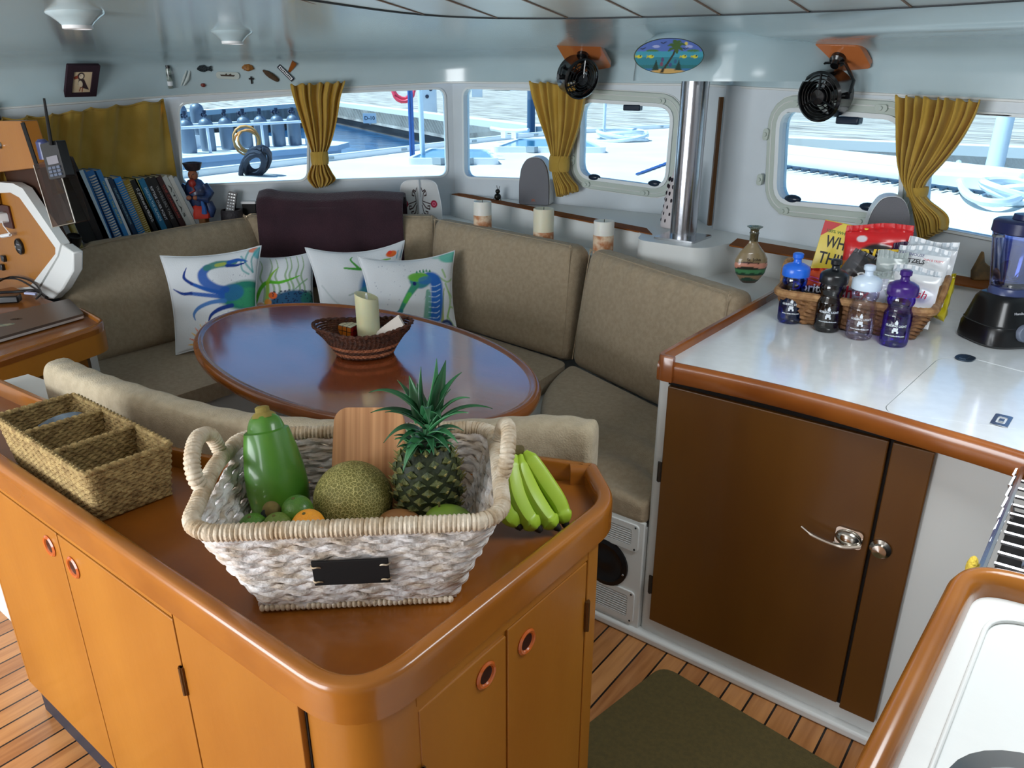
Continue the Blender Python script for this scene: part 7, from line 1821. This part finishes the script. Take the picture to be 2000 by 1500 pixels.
crownm = [mat('crown_leaf', (40,96,56), .4, col2=(70,140,90), scale=14, coat=.3), mat('crown_leaf_dark', (24,66,38), .4, col2=(40,100,60), scale=14, coat=.3)]
def leaf(base, tip, w, bend, m, twist=0):
    base, tip = Vector(base), Vector(tip); L_ = (tip-base).length; d = (tip-base).normalized(); side = d.cross(Vector(bend)); side = side.normalized() if side.length > 1e-4 else d.orthogonal()
    if twist: side = Matrix.Rotation(twist, 3, d) @ side
    nb_ = side.cross(d); n = 12
    def f(u, v):
        ww = w*(1-v)**.7*(.55+.9*v*(1-v)*1.6+.25*(1-v)); p = base.lerp(tip, v) + Vector(bend)*4*v*(1-v)
        x = (u-.5)*2; return tuple(p+side*x*ww+nb_*(x*x*ww*.45))
    MB().grid(4, n, f).build('crown_leaf', m, t, solid=.0012, angle=180)
cr0 = Fp @ Vector((0,0,Hp-.004)); dv_ = Vector((-SY,CY,0))
def LP_(u, v, dd=0): return PD(u, v, 1.165+dd)
crown = [((828,790),(720,767),.013,(0,0,.022),0),((826,800),(724,806),.012,(0,0,.014),-.01),((822,792),(799,733),.012,(0,0,.0),.03),((832,780),(822,716),.009,(-.004,0,0),.02),((840,770),(853,700),.014,(.002,0,0),.03),((850,775),(871,703),.012,(.0,0,0),.035),((852,790),(902,727),.012,(0,0,.012),.02),((848,800),(880,760),.010,(0,0,.006),0),
         ((850,810),(918,777),.011,(0,0,.016),-.01),((850,815),(962,798),.010,(0,0,.018),-.02),((852,820),(915,806),.012,(0,0,.010),-.03),((826,815),(752,805),.010,(0,0,.010),-.03),((822,830),(749,865),.012,(0,0,.018),-.02),((826,840),(775,872),.010,(0,0,.014),-.04),((848,832),(895,866),.011,(0,0,.012),-.03),
         ((844,838),(880,884),.010,(0,0,.01),-.05),((830,850),(786,925),.014,(0,0,.02),-.055),((842,800),(862,818),.014,(0,0,.016),-.06),((836,800),(838,830),.013,(0,0,.03),-.07),((834,800),(815,748),.012,(0,0,.004),.05),((846,800),(868,742),.012,(0,0,.0),.05),
         ((852,838),(906,842),.009,(0,0,.012),.0),((820,845),(772,838),.009,(0,0,.010),0),((838,850),(848,890),.010,(0,0,.012),-.06),((826,858),(800,900),.009,(0,0,.010),-.05),((852,855),(890,878),.008,(0,0,.008),0),((830,790),(790,770),.010,(0,0,.012),.04),((828,790),(776,742),.009,(0,0,.006),.06)]
for i, (b0, tp, w, bd, dd) in enumerate(crown):
    bp_ = cr0.lerp(LP_(b0[0], b0[1]), .62); leaf(bp_, LP_(tp[0], tp[1], dd), w, bd, crownm[i % 2 if i % 3 else 1])
for i in range(26):
    a = 2*PI*i/13+.2*(i%2); z = Hp-.006+.010*(i//13); e = Fp.to_3x3() @ Vector((math.cos(a), math.sin(a), .5)); c_ = Fp @ Vector((math.cos(a)*.02, math.sin(a)*.02, z)); leaf(c_, c_+e*.032, .007, (0,0,.006), crownm[i % 2])
# other fruit
def citrus(u, v, d, r, m, lab, name, cat, sq_=1.0, zmin=None):
    p = PD(u, v, d); 
    t = thing(name, lab, cat, p)
    MB().ell(p, (r*1.05,r,r*sq_), 24, 16, rot=(.3,.4,u)).build('fruit_skin', m, t)
    MB().at(M=frame(p, (1,0,0), zdir=Vector((-p.x*.3+.4,-p.y*.3,.9)))).lathe([(.0035,r*.96),(.0025,r*1.03),(0,r*1.03)], 8).build('stem_button', mat('stem_button', (90,84,40), .8), t)
    return t
lime = mat('lime_skin', (56,104,30), .4, col2=(84,130,40), scale=20, bump=.4, bscale=300, coat=.3); lime2 = mat('lime_skin_yellow', (110,130,56), .45, col2=(84,110,44), scale=14, bump=.4, bscale=300)
orm = mat('orange_skin', (236,150,30), .4, col2=(242,166,40), scale=20, bump=.5, bscale=300, coat=.2)
citrus(581,997,1.085,.0255,lime,'bright green lime right in front of the papaya','lime','lime'); citrus(543,1030,1.055,.0245,lime2,'yellowish green lime left of the orange, at the basket rim','lime','lime')
citrus(496,1034,1.06,.026,lime,'dark green lime in the left corner of the fruit basket','lime','lime')
citrus(602,1028,1.035,.0265,orm,'large bright orange at the front rim of the fruit basket','orange','orange'); citrus(702,1048,1.03,.026,orm,'orange barely showing above the rim below the cantaloupe','orange','orange')
citrus(560,1075,1.06,.03,lime,'hidden green lime low in the left of the fruit basket','lime','lime') if False else None
kiw = mat('kiwi_skin', (122,108,60), .9, col2=(96,84,44), scale=40)
p = PD(531,1000,1.085); t = thing('kiwi', 'small brown kiwi with a dark sticker beside the papaya', 'kiwi', p); MB().ell(p, (.017,.015,.022), 20, 14, rot=(.2,.5,0)).build('fruit_skin', kiw, t)
MB().at(M=frame(p+Vector((.004,-.0145,.004)), (CY,SY,0), zdir=(SY,-CY,.3))).lathe([(0,.001),(.008,.0005),(.0082,-.001)], 14).build('sticker', mat('sticker_dark', (30,34,40), .4), t)
p = PD(782,1024,1.10); t = thing('mango', 'brownish mango lying between the cantaloupe and pineapple', 'mango', p); MB().ell(p, (.038,.026,.026), 24, 16, rot=(0,.1,YAW)).build('fruit_skin', mat('mango_brown', (128,88,52), .5, col2=(150,104,56), scale=12), t)
p = PD(874,1018,1.10); t = thing('mango', 'green mango with a dark stem at the right front of the fruit basket', 'mango', p); MB().ell(p, (.042,.028,.029), 24, 16, rot=(0,.15,YAW), fn=lambda d: 1+.08*d.x).build('fruit_skin', mat('mango_green', (104,140,44), .4, col2=(126,150,56), scale=12, coat=.3), t)
q_ = PD(858,990,1.10); MB().tube([q_+Vector((0,0,-.004)), q_+Vector((0,0,.006))], .0018, 6).build('stem', mat('stem_button', (90,84,40), .8), t)
p = PD(772,1020,1.045); t = citrus(772,1021,1.045,.0088,mat('kumquat_skin', (250,190,30), .35, coat=.3),'tiny yellow kumquat peeking over the basket rim','kumquat','kumquat')
# lining of hidden bulk: a folded cloth keeps the fruit up
MB().at(M=F)
tag(MB().at(M=F).prism(rrect(-.158,.158,-.112,.112,.03), .008, .030).build('basket_liner', mat('liner_brown', (70,52,36), .9, bump=1, bscale=60), bevel=.008), 'brown cloth lining under the fruit in the big basket', 'liner')
# ------------------------------------------------------------------ bananas
banm = mat('banana_skin', (176,204,60), .42, col2=(150,188,50), scale=7, lo=.35, hi=.65, coat=.15); bantip = mat('banana_tip', (24,20,14), .7); stk = mat('banana_stalk', (112,104,54), .8, col2=(84,70,40), scale=40)
def banana(ctrl, r, lab):
    P = smooth_path(ctrl, 9); K = len(P); t = thing('banana', lab, 'banana', P[K//2])
    rad = []
    for i in range(K):
        s_ = i/(K-1)
        if s_ < .16: k = .36+.5*(s_/.16)**1.5
        elif s_ > .86: k = 1-.62*((s_-.86)/.14)**1.4
        else: k = .86+.18*math.sin(PI*(s_-.16)/.70)
        rad.append(r*k)
    MB().tube(P, rad, 20, rf=lambda i, ph, L: 1+.075*math.cos(5*ph)).build('peel', banm, t)
    d = (P[-1]-P[-3]).normalized(); MB().tube([P[-1]-d*.004, P[-1]+d*.004, P[-1]+d*.010], [rad[-1]*1.25, rad[-1]*1.05, rad[-1]*.6], 10).build('dark_tip', bantip, t)
    return t
def BP(pts): return [PD(u, v, d) for u, v, d in pts]
banana(BP([(994,890,1.290),(982,915,1.275),(975,950,1.255),(985,990,1.235),(1012,1026,1.222)]), .0185, 'green banana at the left of the bunch, nearest the basket')
banana(BP([(1004,888,1.295),(999,920,1.275),(1006,965,1.25),(1026,1005,1.232),(1050,1031,1.222)]), .0190, 'green banana second from the left in the bunch')
banana(BP([(1016,888,1.30),(1018,920,1.28),(1036,965,1.26),(1062,1005,1.24),(1086,1028,1.230)]), .0185, 'green banana second from the right in the bunch')
banana(BP([(1024,882,1.305),(1040,905,1.295),(1066,945,1.28),(1092,985,1.262),(1104,1022,1.245)]), .0185, 'green banana at the right outer side of the bunch')
banana(BP([(1006,893,1.30),(990,930,1.262),(992,985,1.232),(1015,1035,1.212)]), .015, 'green banana underneath, showing at the lower left of the bunch') if False else None
q = MB(); hub = BP([(985,882,1.292),(1004,880,1.298),(1022,878,1.305)]); q.tube(smooth_path(hub, 5), [.0075,.008,.009,.0095,.0095,.010,.0105,.0105,.010,.009,.007][:len(smooth_path(hub,5))], 10, flat=.8); q.tube([PD(1004,884,1.298), PD(1002,876,1.30)], [.010,.007], 8)
tag(q.build('banana_stalk', stk), 'brown dried stalk joining the banana bunch at its top', 'banana stalk')
# ------------------------------------------------------------------ divided seagrass basket
sg = mat('seagrass', (166,142,92), .8, col2=(122,98,58), scale=60, bump=1, bscale=160)
c0 = [Vector((-1.795,.532)), Vector((-1.405,.527)), Vector((-1.393,.668)), Vector((-1.785,.668))]   # bottom
c1 = [Vector((-1.812,.520)), Vector((-1.392,.512)), Vector((-1.382,.680)), Vector((-1.805,.682))]   # top
HB = .112
t = thing('divided_basket', 'rectangular seagrass basket with two dividers on the left of the island', 'basket', ((-1.6),.6,BZ)); 
def loopP(f_, step=.006):
    P = [c0[i].lerp(c1[i], f_) for i in range(4)]; P = [Vector(p) for p in rpoly([tuple(p) for p in P], .014, 4)]; P.append(P[0]); tot = sum((P[i+1]-P[i]).length for i in range(len(P)-1))
    return resample(P, int(tot/step))[:-1]
q = MB(); NRW = 17
for k in range(NRW):
    f_ = k/(NRW-1); z = BZ+.005+f_*(HB-.008)
    P = [Vector((p.x,p.y,z+.0006*math.sin(i*.7+k))) for i, p in enumerate(loopP(f_, .0045))]
    q.tube(P, .0040, 6, closed=True, rf=lambda i, ph, L, k=k: 1+.38*math.cos(2*ph-L*330-k*2.1))
q.prism([tuple(p) for p in c0], BZ, BZ+.005)
q.build('woven_wall', sg, t)
rimP = [Vector((p.x,p.y,BZ+HB)) for p in loopP(1.0, .0028)]
MB().tube(rimP, .0058, 8, closed=True, rf=lambda i, ph, L: 1+.28*math.cos(2*ph-L*420)).build('braided_rim', sg, t)
for fx, h0 in ((.335,.0),(.665,.0)):
    q = MB()
    for k in range(16):
        f_ = k/15; z = BZ+.006+f_*(HB-.010); A_ = c0[0].lerp(c0[1], fx).lerp(c1[0].lerp(c1[1], fx), f_); B_2 = c0[3].lerp(c0[2], fx).lerp(c1[3].lerp(c1[2], fx), f_)
        P = resample([Vector((A_.x,A_.y+.004,z)), Vector((B_2.x,B_2.y-.004,z))], 34); q.tube(P, .0040, 6, rf=lambda i, ph, L, k=k: 1+.38*math.cos(2*ph-L*330-k*2.1))
    P = resample([Vector((A_.x,A_.y,BZ+HB)), Vector((B_2.x,B_2.y,BZ+HB))], 60); q.tube(P, .0055, 8, rf=lambda i, ph, L: 1+.28*math.cos(2*ph-L*420))
    q.build('divider', sg, t)
# grey-blue cloth bundle inside the left compartment
p = Vector((-1.745,.615,BZ+.062))
tag(MB().ell(p, (.022,.060,.034), 24, 16, rot=(.35,.1,-.5), fn=lambda d: 1+.10*math.sin(9*d.x+4*d.y)).build('napkin_roll', mat('napkin_blue', (120,136,150), .8, col2=(90,104,118), scale=20)), 'grey blue folded napkin in the left compartment of the divided basket', 'napkin')
